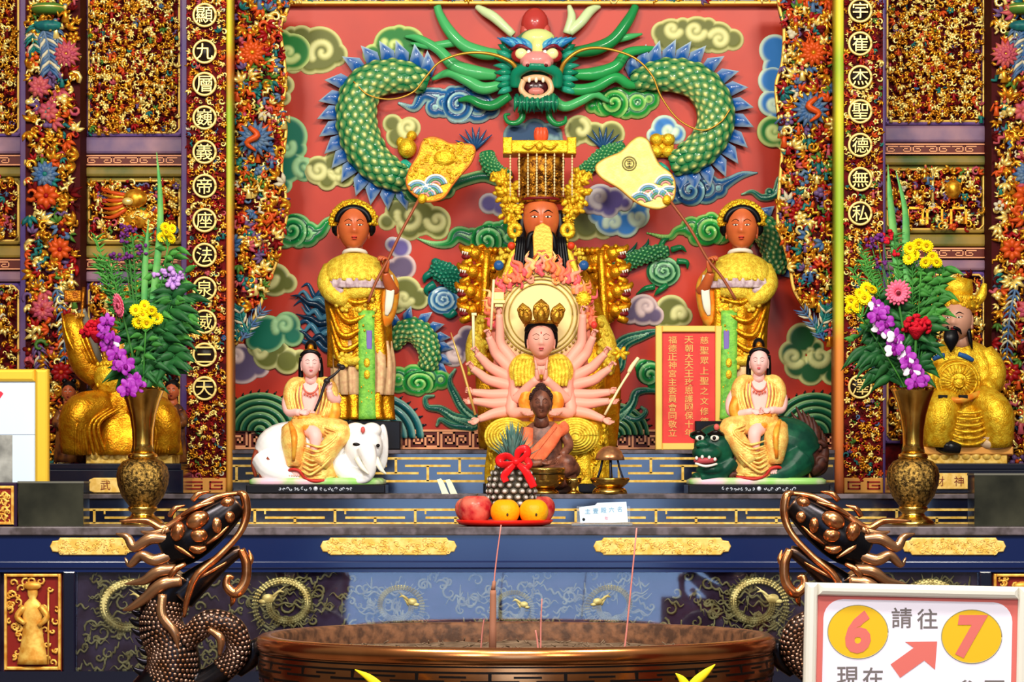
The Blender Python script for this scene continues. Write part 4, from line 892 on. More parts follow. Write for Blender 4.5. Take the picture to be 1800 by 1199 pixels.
        for j, (ya, yb, fc) in enumerate(fr):
            m1 = PUR if fc == 'purple' else OLI; w = 9; ia, ib = xa + 8, xb - 9
            g = Geo(); g.box(ia, ya, ia + w, yb, -12, 0, b=4); g.box(ib - w, ya, ib, yb, -12, 0, b=4); g.box(ia, yb - w, ib, yb, -12, 0, b=4)
            if ya > 0: g.box(ia, ya, ib, ya + w, -12, 0, b=4)
            g.build('panel_frame', DS, m1, t)
            pa, pb, qa, qb = ia + w - 3, ib - w + 3, ya + (6 if ya > 0 else 0), yb - 7; rr = 8
            q = [(pa + rr, qa), (pb - rr, qa), (pb, qa + rr), (pb, qb - rr), (pb - rr, qb), (pa + rr, qb), (pa, qb - rr), (pa, qa + rr)]
            g = Geo(); g.tube(np.c_[np.array(q + [q[0]], float), np.full(9, -1.0)], 2.3, 6); g.build('gold_bead', DS, MATS['rim_gold'], t)
            g = Geo(); fine = (j == 0)
            carving(g, [(pa, qa), (pb, qa), (pb, qb), (pa, qb)], int((pb - pa) * (qb - qa) / (56 if fine else 84)), seed + j, 7, 13.5 if fine else 17, GOLDW if j != 1 else (9, 5, 2, 2.4, .5, .6, .8, .3, .8, 0, .3), (1.4, 5, .6, 2.0, 2, .5) if fine else (2, 4, .8, 1.8, 3, .5), [], 9)
            if j == 1:
                xm2 = (pa + pb) / 2; ym = (qa + qb) / 2
                if s < 0 and xa > 100:      # a lion-like beast
                    rq = random.Random(3)
                    for i in range(46):
                        u_, v_ = rq.uniform(-30, 32), rq.uniform(-32, 24); sp = spiral(xm2 + 8 + u_, ym + 6 + v_, 5.5, rq.uniform(0, 6), 1, rq.choice((-1, 1)), 9); g.tube(np.c_[sp, np.full(9, 17.0 - abs(u_) * .25)], [2, 1.8, .8], 5, m=rq.choice((0, 1, 0)))
                    g.ell((xm2 + 8, ym + 12, 4), (32, 20, 11), m=0); g.tube([(xm2 + 26, ym + 26, 6), (xm2 + 30, ym + 44, 8)], [7, 5], 8, m=0); g.tube([(xm2 - 12, ym + 24, 6), (xm2 - 18, ym + 44, 8)], [7, 5], 8, m=0); g.tube([(xm2 + 36, ym + 4, 6), (xm2 + 52, ym - 14, 8), (xm2 + 46, ym - 30, 8)], [5, 5, 1], 8, 4, m=2); g.ell((xm2 - 8, ym - 14, 24), (10, 7, 6), m=1); g.ell((xm2 + 4, ym - 20, 14), (22, 17, 12), m=0)
                    for i in range(7): g.tube([(xm2 - 12, ym - 26 + i * 4, 12), (xm2 - 34, ym - 30 + i * 7, 12), (xm2 - 56, ym - 36 + i * 8, 8)], [4, 4, 1], 6, 3, m=(2, 0)[i % 2])
                elif xa > 100:              # table and pots of the still life
                    for bx in (-52, -18, 24): g.box(xm2 + bx, ym + 14, xm2 + bx + 30, ym + 18, 2, 10, m=0); g.box(xm2 + bx, ym + 14, xm2 + bx + 4, ym + 44, 2, 10, m=0); g.box(xm2 + bx + 26, ym + 14, xm2 + bx + 30, ym + 44, 2, 10, m=0)
                    g.tube([(xm2 - 6, ym - 50, 8), (xm2 - 6, ym + 10, 8)], 2.4, 6, m=1); g.lathe([(6, ym - 34), (16, ym - 26), (14, ym - 10), (8, ym)], xm2 + 30, 4, 10, m=0)
            g.build('panel_carving', DS, CARVE, t)
    xa, xb = (142, 330) if s < 0 else (1546, 1744)
    screen('carved_screen', 'gold carved panels in purple frames behind the %s vase' % nm, xa, xb, 70 + 10 * s, None)
    if s < 0: screen('carved_screen', 'sliver of carved gold panel at the far left edge beyond the painted pillar', -130, 47, 100, None)
# carved beam over the mural
tb = thing('carved_beam', 'carved gold beam above the mural, cut off by the top of the photo', 'beam', 940, 8, 9.86)
g = Geo(); g.box(400, -70, 1475, 2, -24, 0); g.build('beam', 9.86, mat('beam_grey', (120, 116, 110), 0, 0.4, var=((90, 100, 120), 20)), tb)
g = Geo(); g.box(400, 2, 1475, 8, -24, 5, b=2); g.build('gold_lip', 9.86, MATS['rim_gold'], tb)
g = Geo(); carving(g, [(408, -20), (1470, -20), (1470, 2), (408, 2)], 330, 8, 8, 15, (5, 4, 1, 1, 1, 3, .5, 3, 1, 0, 0), (4, 3, 1, 0, 3, 1), [], 4); g.build('scroll_carving', 9.86, CARVE, tb)

# ---------------------------------------------------------------- statues
SK_O = mat('lacquered_tan_skin', (206, 104, 54), 0, 0.32, spec=.45, var=((184, 84, 44), 12)); SK_P = mat('pink_skin', (238, 164, 144), 0, 0.38); SK_W = mat('pale_pink_skin', (242, 186, 178), 0, 0.4)
HAIR = mat('black_hair_paint', (10, 9, 12), 0, 0.35); EYEW = mat('eye_white', (236, 226, 210), 0, 0.3); EYED = mat('eye_black', (22, 12, 10), 0, 0.3); LIP = mat('lip_red', (196, 62, 50), 0, 0.35); LIPP = mat('lip_pink', (222, 90, 96), 0, 0.35)
YEL = mat('yellow_robe_paint', (240, 214, 70), 0.25, 0.38, bump=(220, 0.8), var=((214, 172, 46), 80)); RBE = mat('pale_gold_robe', (246, 214, 116), 0.2, 0.34, bump=(200, 0.5), var=((238, 168, 84), 45)); ORG = mat('orange_robe_paint', (232, 130, 36), 0.15, 0.4, var=((226, 170, 60), 40)); LAV = mat('lavender_cloth_paint', (206, 186, 186), 0, 0.45, var=((170, 140, 150), 60))
GRNC = mat('green_sash_paint', (130, 196, 70), 0.05, 0.42, bump=(160, 0.4), var=((96, 164, 60), 60)); WHT = mat('white_glaze', (244, 242, 240), 0, 0.18, coat=0.4); DKRED = mat('dark_red_paint', (110, 20, 24), 0, 0.4); TABL = mat('tablet_gold', (238, 176, 70), 0.2, 0.4, bump=(120, 0.5))
WOODB = mat('brown_wood_figure', (130, 78, 58), 0, 0.4, spec=.4, var=((84, 48, 38), 40), bump=(120, 0.2))

def face(t, H, skin, lipm, eyes='half', brow=0.03, moust=None):
    a, b, c, d = Geo(), Geo(), Geo(), Geo(); H.features(a, b, c, d, eyes, brow)
    a.build('eyelids', t[1], skin, t[0])
    if b.n: b.build('eyes', t[1], EYEW, t[0])
    c.build('brow_and_lash_lines', t[1], EYED, t[0]); d.build('lips', t[1], lipm, t[0])
def nodules(g, pts, r, d, n=1, m=None, rnd=random.Random(4)):
    for x, y in pts: g.ell((x + rnd.uniform(-1, 1), y + rnd.uniform(-1, 1), d + rnd.uniform(0, 2)), r * rnd.uniform(.75, 1.2), None, 7, 5, m)
def band(g, pts, w, th, n=8, m=None, col=None, k=5):
    """flat ribbon hanging in front: pts (x,y,d)"""
    g.tube(pts, w, n, k, m, col, flat=th, fdir=(0, 0, 1))

# ---- two attendants with fans
DA = 9.68; BA = 791.0
for s, nm in SIDES:
    X = (lambda x: x) if s < 0 else (lambda x: 1925 - x)
    t = thing('attendant_statue', 'standing gold robed attendant statue with an orange face, %s' % ('on the left, holding the gold fan' if s < 0 else 'on the right, behind the red plaque'), 'statue', X(630), BA, DA, 'fan bearing attendants')
    g = Geo(); g.box(X(572) if s < 0 else X(706), 741, X(706) if s < 0 else X(572), BA, -40, 46, b=2); o = g.build('plinth', DA, BLACK, t); o['label'] = 'black block plinth'
    H = Head(X(622), 401, 8, 28, 41, 30, yaw=-0.10 * s, jaw=.22)
    g = Geo(); H.skull(g); g.tube([(X(622), 425, 4), (X(624), 446, 0), (X(626), 462, -4)], [15, 15, 22], 12, 3)
    g.loft([[(X(628) + math.cos(a) * rx, y, math.sin(a) * rd - 6) for a in np.linspace(0, 2 * PI, 20, endpoint=False)] for y, rx, rd in ((455, 22, 14), (470, 44, 22), (520, 46, 24), (560, 44, 24), (640, 40, 24), (736, 36, 20))])
    g.tube([(X(664), 474, -2), (X(688), 505, 4), (X(690), 512, 14), (X(682), 494, 32), (X(678), 482, 40)], [15, 13, 11, 9, 7], 10, 4)
    hand(g, (X(680), 480, 42), (-0.05 * -s * -1, -1, 0.1), (s * 0.9, 0, 0.5), 42, -s, (0.9, 1.0, 1.0, 1.0), 0.8)
    g.build('body', DA, SK_O, t)
    face((t, DA), H, SK_O, LIP, 'half', .022)
    g = Geo(); c = np.array((X(622), 392, 0)); A = np.linspace(PI * 1.02, PI * 1.98, 24)   # hair cap
    g.ell((X(622), 388, -2), (33, 36, 29), None, 22, 14)
    for q in (-1, 1): g.tube([(X(622) + q * 28, 386, 8), (X(622) + q * 32, 404, 6), (X(622) + q * 30, 414, 2)], [7, 7, 3], 8, 3)
    g.tube(np.stack([X(622) + np.cos(A) * 29, 394 + np.sin(A) * 26, np.full(24, 20.0)], 1), [5, 7, 7, 5], 8); g.build('hair', DA, HAIR, t)
    g = Geo(); A = np.linspace(PI * .94, PI * 2.06, 40); P = np.stack([X(622) + np.cos(A) * 36, 392 + np.sin(A) * 32, np.full(40, 10.0)], 1); g.tube(P, [5, 8, 10, 8, 5], 10)
    rnd = random.Random(7)
    for i in range(150):
        a = rnd.uniform(PI * .95, PI * 2.05); R = rnd.uniform(28, 42); g.ell((X(622) + math.cos(a) * R, 392 + math.sin(a) * R * .9, 16 + rnd.uniform(-4, 4)), rnd.uniform(2.2, 4.2), None, 6, 4)
    g.build('flower_crown', DA, GOLDB, t)
    # under skirt, outer robe, cape
    g = Geo(); robe(g, [(X(636), 600, 0, 50, 30), (X(638), 640, 0, 54, 32), (X(638), 690, 0, 52, 32), (X(638), 694, 0, 50, 30)], 17, .06, 110); o = g.build('pleated_skirt', DA, mat('pleat_tan', (196, 150, 110), 0.2, 0.4, var=((214, 180, 130), 60)), t)
    g = Geo(); robe(g, [(X(638), 690, 0, 49, 28), (X(638), 715, 0, 50, 30), (X(638), 738, 0, 54, 34)], 7, .10, 80, 1.0); g.build('robe_hem', DA, GOLD, t)
    g = Geo(); robe(g, [(X(627), 450, -4, 24, 16, .2), (X(627), 464, -2, 52, 24, .3), (X(628), 490, 0, 60, 30, .5), (X(630), 530, 0, 56, 32), (X(632), 570, 0, 54, 32), (X(634), 620, 0, 55, 32), (X(634), 646, 0, 54, 32, 1.4)], 8, .05, 90, 2.0, k=5)
    for i, (a, b, c_) in enumerate((((582, 520), (612, 566), (660, 548)), ((580, 540), (606, 592), (656, 568)), ((582, 562), (606, 616), (652, 590)), ((584, 586), (602, 636), (642, 614)), ((590, 508), (624, 534), (662, 526)))):
        g.tube([(X(a[0]), a[1], 18), (X(b[0]), b[1], 33), (X(c_[0]), c_[1], 32)], [3, 6, 3], 8, 8)
    g.build('outer_robe', DA, GOLD, t)
    g = Geo(); g.tube([(X(598), 520, 26), (X(630), 516, 36), (X(660), 514, 30)], [9, 12, 9], 10, 5, flat=.6, fdir=(0, 0, 1)); rnd = random.Random(9)
    for i in range(60): g.ell((X(rnd.uniform(592, 664)), rnd.uniform(506, 548), 31 + rnd.uniform(-2, 3)), rnd.uniform(3, 6), None, 7, 5)
    g.build('embroidered_sash', DA, YEL, t); g = Geo(); g.tube([(X(590), 626, 26), (X(618), 636, 34), (X(645), 630, 32)], [6, 9, 6], 8, 4)
    for i in range(24): g.ell((X(rnd.uniform(596, 640)), rnd.uniform(622, 648), 36), rnd.uniform(3, 5.5), None, 7, 5)
    g.build('hem_embroidery', DA, YEL, t)
    g = Geo(); robe(g, [(X(624), 446, 0, 21, 19, .3), (X(625), 456, 0, 42, 28, .4), (X(626), 472, 0, 58, 38, .5), (X(626), 496, 1, 62, 43, .8)], 11, .025, 90); rnd = random.Random(2)
    for i in range(110):
        a = rnd.uniform(.1, PI - .1); y = rnd.uniform(460, 494); k = (y - 446) / 50; g.ell((X(626) + math.cos(a) * (30 + 31 * min(1, k * 1.1)), y, math.sin(a) * (24 + 18 * k)), rnd.uniform(2.5, 5), None, 6, 4)
    g.build('embroidered_cape', DA, YEL, t)
    g = Geo(); robe(g, [(X(626), 492, 1, 60, 42), (X(626), 500, 1, 63, 44), (X(627), 508, 1, 62, 43)], 26, .025, 160); g.build('pleated_trim', DA, LAV, t)
    g = Geo(); a = np.linspace(0, 2 * PI, 25); g.tube(np.stack([X(624) + np.cos(a) * 19, 446 - np.sin(a) * 5, 2 + np.sin(a) * 18], 1), 4, 8); g.build('white_collar', DA, mat('collar_white', (226, 214, 196), 0, .4), t)
    g = Geo(); band(g, [(X(646), 548, 34), (X(646), 590, 37), (X(647), 650, 40), (X(647), 700, 39), (X(648), 738, 42)], [15, 15, 15, 15, 16], .16, 10); g.build('green_sash', DA, GRNC, t)
    for y in (640, 660): g = Geo(); g.ell((X(647), y, 41), (6, 9, 3)); g.build('gold_roundel', DA, GOLDB, t)
    g = Geo()
    for i in range(18): rr = random.Random(i); g.ell((X(647) + rr.uniform(-12, 12), rr.uniform(556, 735), 40), (2, 2.6, 2), None, 6, 4)
    g.build('sash_embroidery', DA, GOLDB, t)
    g = Geo(); g.box(X(651) - 5, 583, X(651) + 5, 616, 36, 41, b=1.5); o = g.build('sash_badge', DA, mat('badge_purple', (124, 104, 176), 0, .4), t)
    # sleeves
    g = Geo(); g.tube([(X(668), 476, -2), (X(682), 500, 4), (X(682), 530, 8), (X(676), 560, 8), (X(668), 578, 6)], [14, 19, 19, 16, 8], 14, 6, flat=.8); g.build('raised_sleeve', DA, ORG, t)
    g = Geo(); band(g, [(X(684), 486, 24), (X(687), 510, 26), (X(684), 540, 26), (X(680), 556, 22)], [8, 8, 7, 3], .3); g.build('white_sleeve_lining', DA, mat('lining_white', (232, 226, 206), 0, .4), t)
    g = Geo(); g.tube([(X(582), 470, 0), (X(576), 498, 12), (X(588), 520, 26), (X(612), 534, 34)], [15, 18, 16, 11], 12, 6); g.build('folded_sleeve', DA, YEL, t)
    g = Geo(); g.tube([(X(568), 504, 14), (X(586), 508, 26), (X(604), 516, 36)], [10, 9, 5], 10, 5); g.build('sleeve_cuff', DA, LAV, t)
    # the fan in the hand
    DF = 9.6
    X2 = lambda x, y: ((np.array(W(x, y, DF))))
    if s < 0:
        pole = [(648, 532, 16), (662, 496, 14), (680, 462, 10), (706, 408, 8), (736, 352, 4)]; ol = [(744, 352), (722, 336), (715, 318), (722, 296), (736, 272), (743, 250), (758, 242), (776, 246), (790, 253), (812, 254), (830, 256), (834, 268), (826, 288), (810, 306), (794, 326), (780, 346), (762, 353)]; fm = mat('fan_gold', (226, 172, 40), .4, .4, bump=(150, .6), var=((196, 130, 30), 50)); wc = (752, 346, 1.05)
    else:
        pole = [(1292, 528, 16), (1268, 488, 14), (1243, 456, 10), (1212, 402, 8), (1178, 354, 4)]; ol = [(1180, 354), (1186, 330), (1180, 308), (1158, 290), (1146, 266), (1138, 248), (1124, 242), (1110, 250), (1092, 268), (1064, 280), (1048, 294), (1058, 312), (1088, 330), (1112, 350), (1134, 362), (1160, 366)]; fm = mat('fan_pale', (240, 226, 130), .1, .4, bump=(150, .25), var=((226, 206, 110), 40)); wc = (1160, 350, 1.1)
    f = thing('ceremonial_fan', ('gold ceremonial fan with a wave corner held high by the left attendant' if s < 0 else 'pale yellow ceremonial fan with a round emblem held by the right attendant'), 'fan', pole[0][0], pole[0][1], DF, 'ceremonial fans')
    g = Geo(); g.prism(cr(ol, 3, True), -3, 3, 1.5); g.build('fan_blade', DF, fm, f)
    g = Geo(); q = cr(ol, 4, True); q = np.vstack([q, q[:1]]); g.tube(np.c_[q, np.zeros(len(q))], 2.6, 7); g.build('rim', DF, mat('fan_rim', (200, 110, 40), .3, .4) if s < 0 else mat('fan_rim_pale', (196, 150, 70), .3, .4), f)
    g = Geo(); wcols = [mat('wave_white', (236, 232, 220), 0, .4), mat('wave_blue', (110, 160, 190), 0, .4), mat('wave_green', (90, 150, 110), 0, .4), mat('wave_pink', (214, 150, 140), 0, .4)]
    for cx, cy in ((wc[0] - 18, wc[1] - 8), (wc[0] + 14, wc[1] - 18), (wc[0] - 6, wc[1] + 2), (wc[0] + 6, wc[1] - 2)) if s < 0 else ((wc[0] - 20, wc[1] - 6), (wc[0] + 10, wc[1] - 22), (wc[0] - 2, wc[1] + 2), (wc[0] - 34, wc[1] + 8), (wc[0] + 16, wc[1] - 2)):
        for i, R in enumerate((20, 16, 12, 8)):
            a = np.linspace(PI * 1.08, PI * 1.92, 14); q = [(cx + math.cos(z) * R, cy + math.sin(z) * R, 4.0) for z in a if inpoly(cx + math.cos(z) * R, cy + math.sin(z) * R, ol)]
            if len(q) > 2: g.tube(q, 2.1, 6, m=i)
    g.build('wave_pattern', DF, wcols, f)
    g = Geo(); a = np.linspace(0, 2 * PI, 25)
    if s > 0:
        for R in (12, 8): g.tube(np.stack([1106 + np.cos(a) * R, 288 + np.sin(a) * R, np.full(25, 3.5)], 1), 1.4, 6)
        for b in ((1102, 283, 1110, 285), (1102, 287, 1110, 289), (1105, 283, 1107, 294), (1101, 292, 1111, 294)): g.box(*b, 2, 5)
        g.build('round_emblem', DF, mat('emblem_grey', (130, 120, 70), .2, .4), f)
    else:
        g.ell((782, 278, 3), (20, 14, 5)); rnd = random.Random(6)
        for i in range(60):
            x, y = rnd.uniform(720, 830), rnd.uniform(250, 320)
            if inpoly(x, y, ol): sp = spiral(x, y, 6, rnd.uniform(0, 6), .9, 1, 8); g.tube(np.c_[sp, np.full(8, 3.5)], [1.6, 1.3, .7], 5)
        g.build('embossed_pattern', DF, GOLDB, f)
    g = Geo(); g.tube(pole, 2.6, 8, 4); g.build('pole', DF, mat('fan_pole', (150, 80, 50), .1, .4), f)
    g = Geo(); p = pole[-1]; g.ell((p[0] + s * -6, p[1] - 2, 5), (8, 9, 5)); g.build('knot', DF, GOLDB, f)

# ---- bearded emperor on a dragon throne
DE = 9.7
th = thing('dragon_throne', 'gold throne whose arms end in rows of open-mouthed dragon heads, behind the emperor statue', 'throne', 951, 791, DE)
g = Geo(); g.box(850, 460, 1052, 790, -66, -40, b=4); g.build('backrest', DE, GOLDD, th)
g = Geo(); g.box(862, 700, 1044, 790, -60, 20, b=4); g.build('seat', DE, GOLDD, th)
for s in (-1, 1):
    X = (lambda x: x) if s < 0 else (lambda x: 1912 - x)
    for i, (x, y) in enumerate(((826, 452), (822, 484), (818, 518), (822, 552))):
        x = X(x); g = Geo(); k = s
        g.tube([(x - k * 66, y + 6, -20), (x - k * 40, y + 4, -8), (x - k * 14, y, 0)], [13, 12, 11], 10, 4)
        for j in range(6): g.ell((x - k * (18 + j * 9), y - 8, 2), (6, 5, 5), None, 7, 5)
        g.ell((x - k * 8, y - 4, 6), (14, 10, 10), None, 14, 10); g.tube([(x - k * 4, y - 6, 8), (x + k * 10, y - 8, 8), (x + k * 18, y - 14, 6)], [8, 6, 3], 8, 4); g.tube([(x - k * 4, y + 4, 8), (x + k * 8, y + 8, 8), (x + k * 14, y + 7, 6)], [6, 5, 2], 8, 4)
        g.ell((x - k * 4, y - 12, 12), (5, 4, 4)); 
        for j in range(3): g.tube([(x - k * 10, y - 8 + j * 7, 2), (x - k * 22, y - 14 + j * 8, 4), (x - k * 30, y - 10 + j * 8, 0)], [4, 3, .6], 6, 3)
        for a_ in g.V: a_[:, :2] = (a_[:, :2] - (x - k * 66, y)) * (1.0, 1.4) + (x - k * 66, y); a_[:, 2] *= 1.2
        o = g.build('dragon_head', DE, GOLD, th)
        g = Geo(); g.ell((x + k * 4, y, 11), (11, 6, 6), None, 10, 6); g.tube([(x + k * 2, y + 1, 14), (x + k * 14, y + 2, 14)], [4, 1], 6, 2); g.build('red_mouth', DE, DKRED, o); g = Geo()
        for j in range(3): g.tube([(x + k * (4 + j * 4), y - 7 - j, 17), (x + k * (5 + j * 4), y - 2 - j, 18)], [2, .5], 5, 1)
        g.build('teeth', DE, EYEW, o)
    g = Geo(); g.tube([(X(856), 440, 6), (X(852), 520, 8), (X(850), 600, 8), (X(850), 700, 6)], [7, 9, 10, 10], 10, 4); carving(g, [(X(850) - 9, 440), (X(850) + 9, 440), (X(850) + 9, 640), (X(850) - 9, 640)], 36, 5, 7, 12, (1,), (2, 1, 1, 0, 2, 1), [], 6); g.M = [0] * len(g.M); g.build('arm_post', DE, GOLD, th)
t = thing('emperor_statue', 'tallest seated statue, bearded emperor in gold robe and beaded flat-topped crown', 'statue', 951, 791, DE - .1)
DE = 9.6
H = Head(951, 388, 14, 33, 46, 32, jaw=.18)
g = Geo(); H.skull(g); g.tube([(951, 420, 4), (951, 450, 0)], [18, 26], 12, 2)
g.loft([[(951 + math.cos(a) * rx, y, math.sin(a) * rd - 10) for a in np.linspace(0, 2 * PI, 20, endpoint=False)] for y, rx, rd in ((446, 26, 16), (466, 60, 26), (560, 64, 32), (700, 70, 36))])
for q in (-1, 1): g.tube([(951 + q * 62, 474, -6), (951 + q * 78, 530, 6), (951 + q * 60, 540, 28), (951 + q * 24, 480, 46), (951 + q * 12, 462, 50)], [16, 14, 13, 10, 8], 10, 4); hand(g, (951 + q * 14, 464, 50), (-q * .3, -1, .1), (-q, -.2, .2), 34, -q, (.7, .8, .8, .9), .6)
g.build('body', DE, SK_O, t); face((t, DE), H, SK_O, LIP, 'half', .04)
g = Geo()   # beard, moustache, side locks
g.tube([(951, 424, 38), (951, 450, 46), (951, 490, 46), (951, 520, 40)], [24, 30, 30, 14], 14, 5, flat=.45, fdir=(0, 0, 1))
for q in (-1, 1):
    g.tube([(951 + q * 8, 412, 48), (951 + q * 20, 420, 46), (951 + q * 24, 452, 44), (951 + q * 22, 480, 42)], [3, 6, 6, 2], 8, 5)
    g.tube([(951 + q * 32, 372, 16), (951 + q * 35, 410, 20), (951 + q * 38, 450, 30), (951 + q * 44, 500, 34), (951 + q * 46, 522, 32)], [5, 9, 13, 13, 4], 10, 5)
    for j in range(5): g.tube([(951 + q * (24 + j * 4), 420, 36), (951 + q * (26 + j * 5), 470, 46), (951 + q * (24 + j * 6), 512 - j * 3, 44)], [3, 3.4, .8], 6, 4)
g.build('black_beard', DE, HAIR, t)
g = Geo(); robe(g, [(951, 440, -4, 30, 20, .3), (951, 462, 0, 68, 30, .4), (951, 500, 4, 88, 40), (955, 560, 6, 104, 50), (960, 640, 10, 122, 62), (962, 720, 12, 124, 66), (962, 789, 12, 116, 60)], 9, .04, 100, 1, k=5)
for q in (-1, 1):
    g.tube([(951 + q * 34, 440, 30), (951 + q * 52, 480, 42), (951 + q * 74, 520, 46), (951 + q * 92, 600, 50)], [8, 9, 12, 14], 10, 5)
g.build('gold_robe', DE, GOLD, t)
rnd = random.Random(12)
for q in (-1, 1):
    g = Geo()
    g.tube([(951 + q * 44, 432, 34), (951 + q * 56, 470, 44), (951 + q * 72, 510, 50)], [5, 6, 5], 8, 5)
    g.tube([(951 + q * 98, 560, 30), (951 + q * 112, 610, 36), (951 + q * 116, 660, 34)], [14, 20, 12], 12, 5)
    for i in range(50):
        v_ = rnd.uniform(0, 1); g.ell((951 + q * (98 + 16 * v_ + rnd.uniform(-13, 13)), 562 + 98 * v_, 50 + rnd.uniform(-3, 3)), rnd.uniform(3, 5.5), None, 7, 5)
    for i in range(26): g.ell((951 + q * rnd.uniform(48, 76), rnd.uniform(436, 478), 36 + rnd.uniform(-4, 6)), rnd.uniform(3, 5.5), None, 7, 5)
    g.build('robe_embroidery', DE, YEL, t)
for q in (-1, 1): g = Geo(); g.ell((951 + q * 52, 436, 44), (7, 7, 6)); g.build('red_tassel_knot', DE, mat('tassel_red', (206, 60, 30), 0, .4), t)
for q in (-1, 1): g = Geo(); g.ell((951 + q * 74, 470, 44), (9, 9, 6)); g.build('blue_robe_jewel', DE, mat('jewel_blue', (40, 84, 140), 0, .25), t)
# crown
g = Geo(); g.lathe([(34, 352), (38, 340), (40, 310), (42, 284), (40, 278)], 951, 4, 28, sd=.8); g.lathe([(39, 346), (43, 348), (43, 356), (38, 358)], 951, 6, 28, sd=.85)
carving(g, [(913, 306), (989, 306), (989, 350), (913, 350)], 50, 3, 8, 13, (1,), (3, 2, 1, 0, 3, 1), [], 4); g.M = [0] * len(g.M)
v = g.V; g.V = [np.c_[a[:, :2], np.where((a[:, 2] < 16) & (np.arange(len(g.V))[i] > 1), a[:, 2] + 34 - (np.abs(a[:, 0] - 951) / 8) ** 1.6, a[:, 2])] for i, a in enumerate(v)]
cw = g.build('crown', DE, mat('crown_old_gold', (206, 140, 36), .6, .34, bump=(170, .9), var=((90, 44, 12), 60)), t)
g = Geo(); a = np.linspace(0, PI, 24); g.tube(np.stack([951 + np.cos(a) * 37, 355 - np.sin(a) * 3, 10 + np.sin(a) * 32], 1), 3, 7); g.build('red_headband', DE, DKRED, cw)
g = Geo(); g.box(884, 251, 1012, 274, -30, 44, b=3); 
for x in (892, 1004): g.box(x - 8, 247, x + 8, 276, 36, 50, b=2)
for x in (930, 968): g.tube([(x - 12, 262, 46), (x, 266, 48), (x + 12, 258, 46)], [2, 3.5, 1], 6, 3)
g.ell((948, 262, 46), (7, 8, 4)); g.build('flat_board', DE, GOLDB, cw)
g = Geo(); g.ell((951, 240, 10), (13, 15, 12), None, 14, 10)
for i in range(8): a = i * PI / 4; g.ell((951 + math.cos(a) * 8, 238, 10 + math.sin(a) * 8), (5, 13, 5), None, 8, 6)
g.build('red_bud_finial', DE, mat('bud_red', (226, 84, 50), 0, .3), cw)
for i in range(8):
    x = 897 + i * 15.4; g = Geo(); y = 275
    g.tube([(x, 274, 40), (x, 350, 42)], .9, 5)
    for j in range(14): g.ell((x, 278 + j * 5.2, 41), (1.9, 2.4, 1.9), None, 6, 4)
    g.build('bead_string', DE, mat('bead_ivory', (230, 206, 150), .1, .35), cw)
for q in (-1, 1):
    g = Geo(); rnd = random.Random(20 + q)
    for cx, cy, R in ((60, 342, 24), (66, 318, 17), (54, 370, 20), (48, 390, 10)):
        g.ell((951 + q * cx, cy, 14), (R * .8, R * .8, 6), None, 10, 6)
        for i in range(34):
            a = rnd.uniform(0, 6.3); r2 = R * rnd.uniform(.1, 1.05); g.ell((951 + q * cx + math.cos(a) * r2, cy + math.sin(a) * r2, 20 + rnd.uniform(-5, 6)), (R * .34, R * .2, R * .16), rot('z', a), 8, 5)
    for i in range(5): g.tube([(951 + q * (62 + i * 3), 326, 18), (951 + q * (64 + i * 5), 306, 18), (951 + q * (58 + i * 8), 296 + i * 6, 14)], [5, 4, .8], 6, 3)
    g.build('flower_ornament', DE, GOLDB, cw)
    g = Geo(); g.tube([(951 + q * 46, 390, 24), (951 + q * 46, 398, 26)], 3, 6); a = np.linspace(0, 2 * PI, 21); g.tube(np.stack([951 + q * 46 + np.cos(a) * 8, 408 + np.sin(a) * 9.5, np.full(21, 28.0)], 1), 6, 8); g.tube([(951 + q * 45, 420, 28), (951 + q * 45, 432, 28)], [4, 2], 7, 2)
    g.build('coin_pendant', DE, GOLDB, cw)
# tablet held upright
o = thing('ritual_tablet', 'upright golden court tablet held before the beard of the emperor statue', 'tablet', 953, 470, DE)
g = Geo(); g.prism(cr([(938, 478), (936, 420), (940, 404), (953, 397), (966, 404), (971, 420), (971, 478)], 1), 52, 60, 2); g.build('board', DE, TABL, o)

# ---- many-armed bodhisattva in front of the emperor
DG_ = 9.33; BG = 867.1
t = thing('many_armed_statue', 'pink many-armed goddess statue with flaming halo, palms pressed together, in the centre', 'statue', 951, BG, DG_)
D = DG_
# pedestal and lap
g = Geo(); robe(g, [(962, 742, 0, 92, 60, .3), (962, 752, 0, 100, 66), (964, 790, 0, 104, 70), (964, 830, 0, 108, 72), (966, 855, 0, 112, 74, .4), (966, BG, 0, 112, 74, .2)], 15, .035, 110)
rnd = random.Random(31)
for i in range(230):
    a = rnd.uniform(.05, PI - .05); y = rnd.uniform(748, 858); sp = spiral(0, 0, rnd.uniform(5, 9), rnd.uniform(0, 6), 1, rnd.choice((-1, 1)), 8)
    g.tube([(964 + math.cos(a) * 104 + u * math.sin(a), y + v, math.sin(a) * 70 + 2) for u, v in sp], [2.6, 2.3, 1.1], 5)
g.build('carved_pedestal', D, GOLDB, t)
g = Geo(); g.box(850, 850, 1080, BG, -60, 66, b=3); o = g.build('black_base', D, BLACK, t)
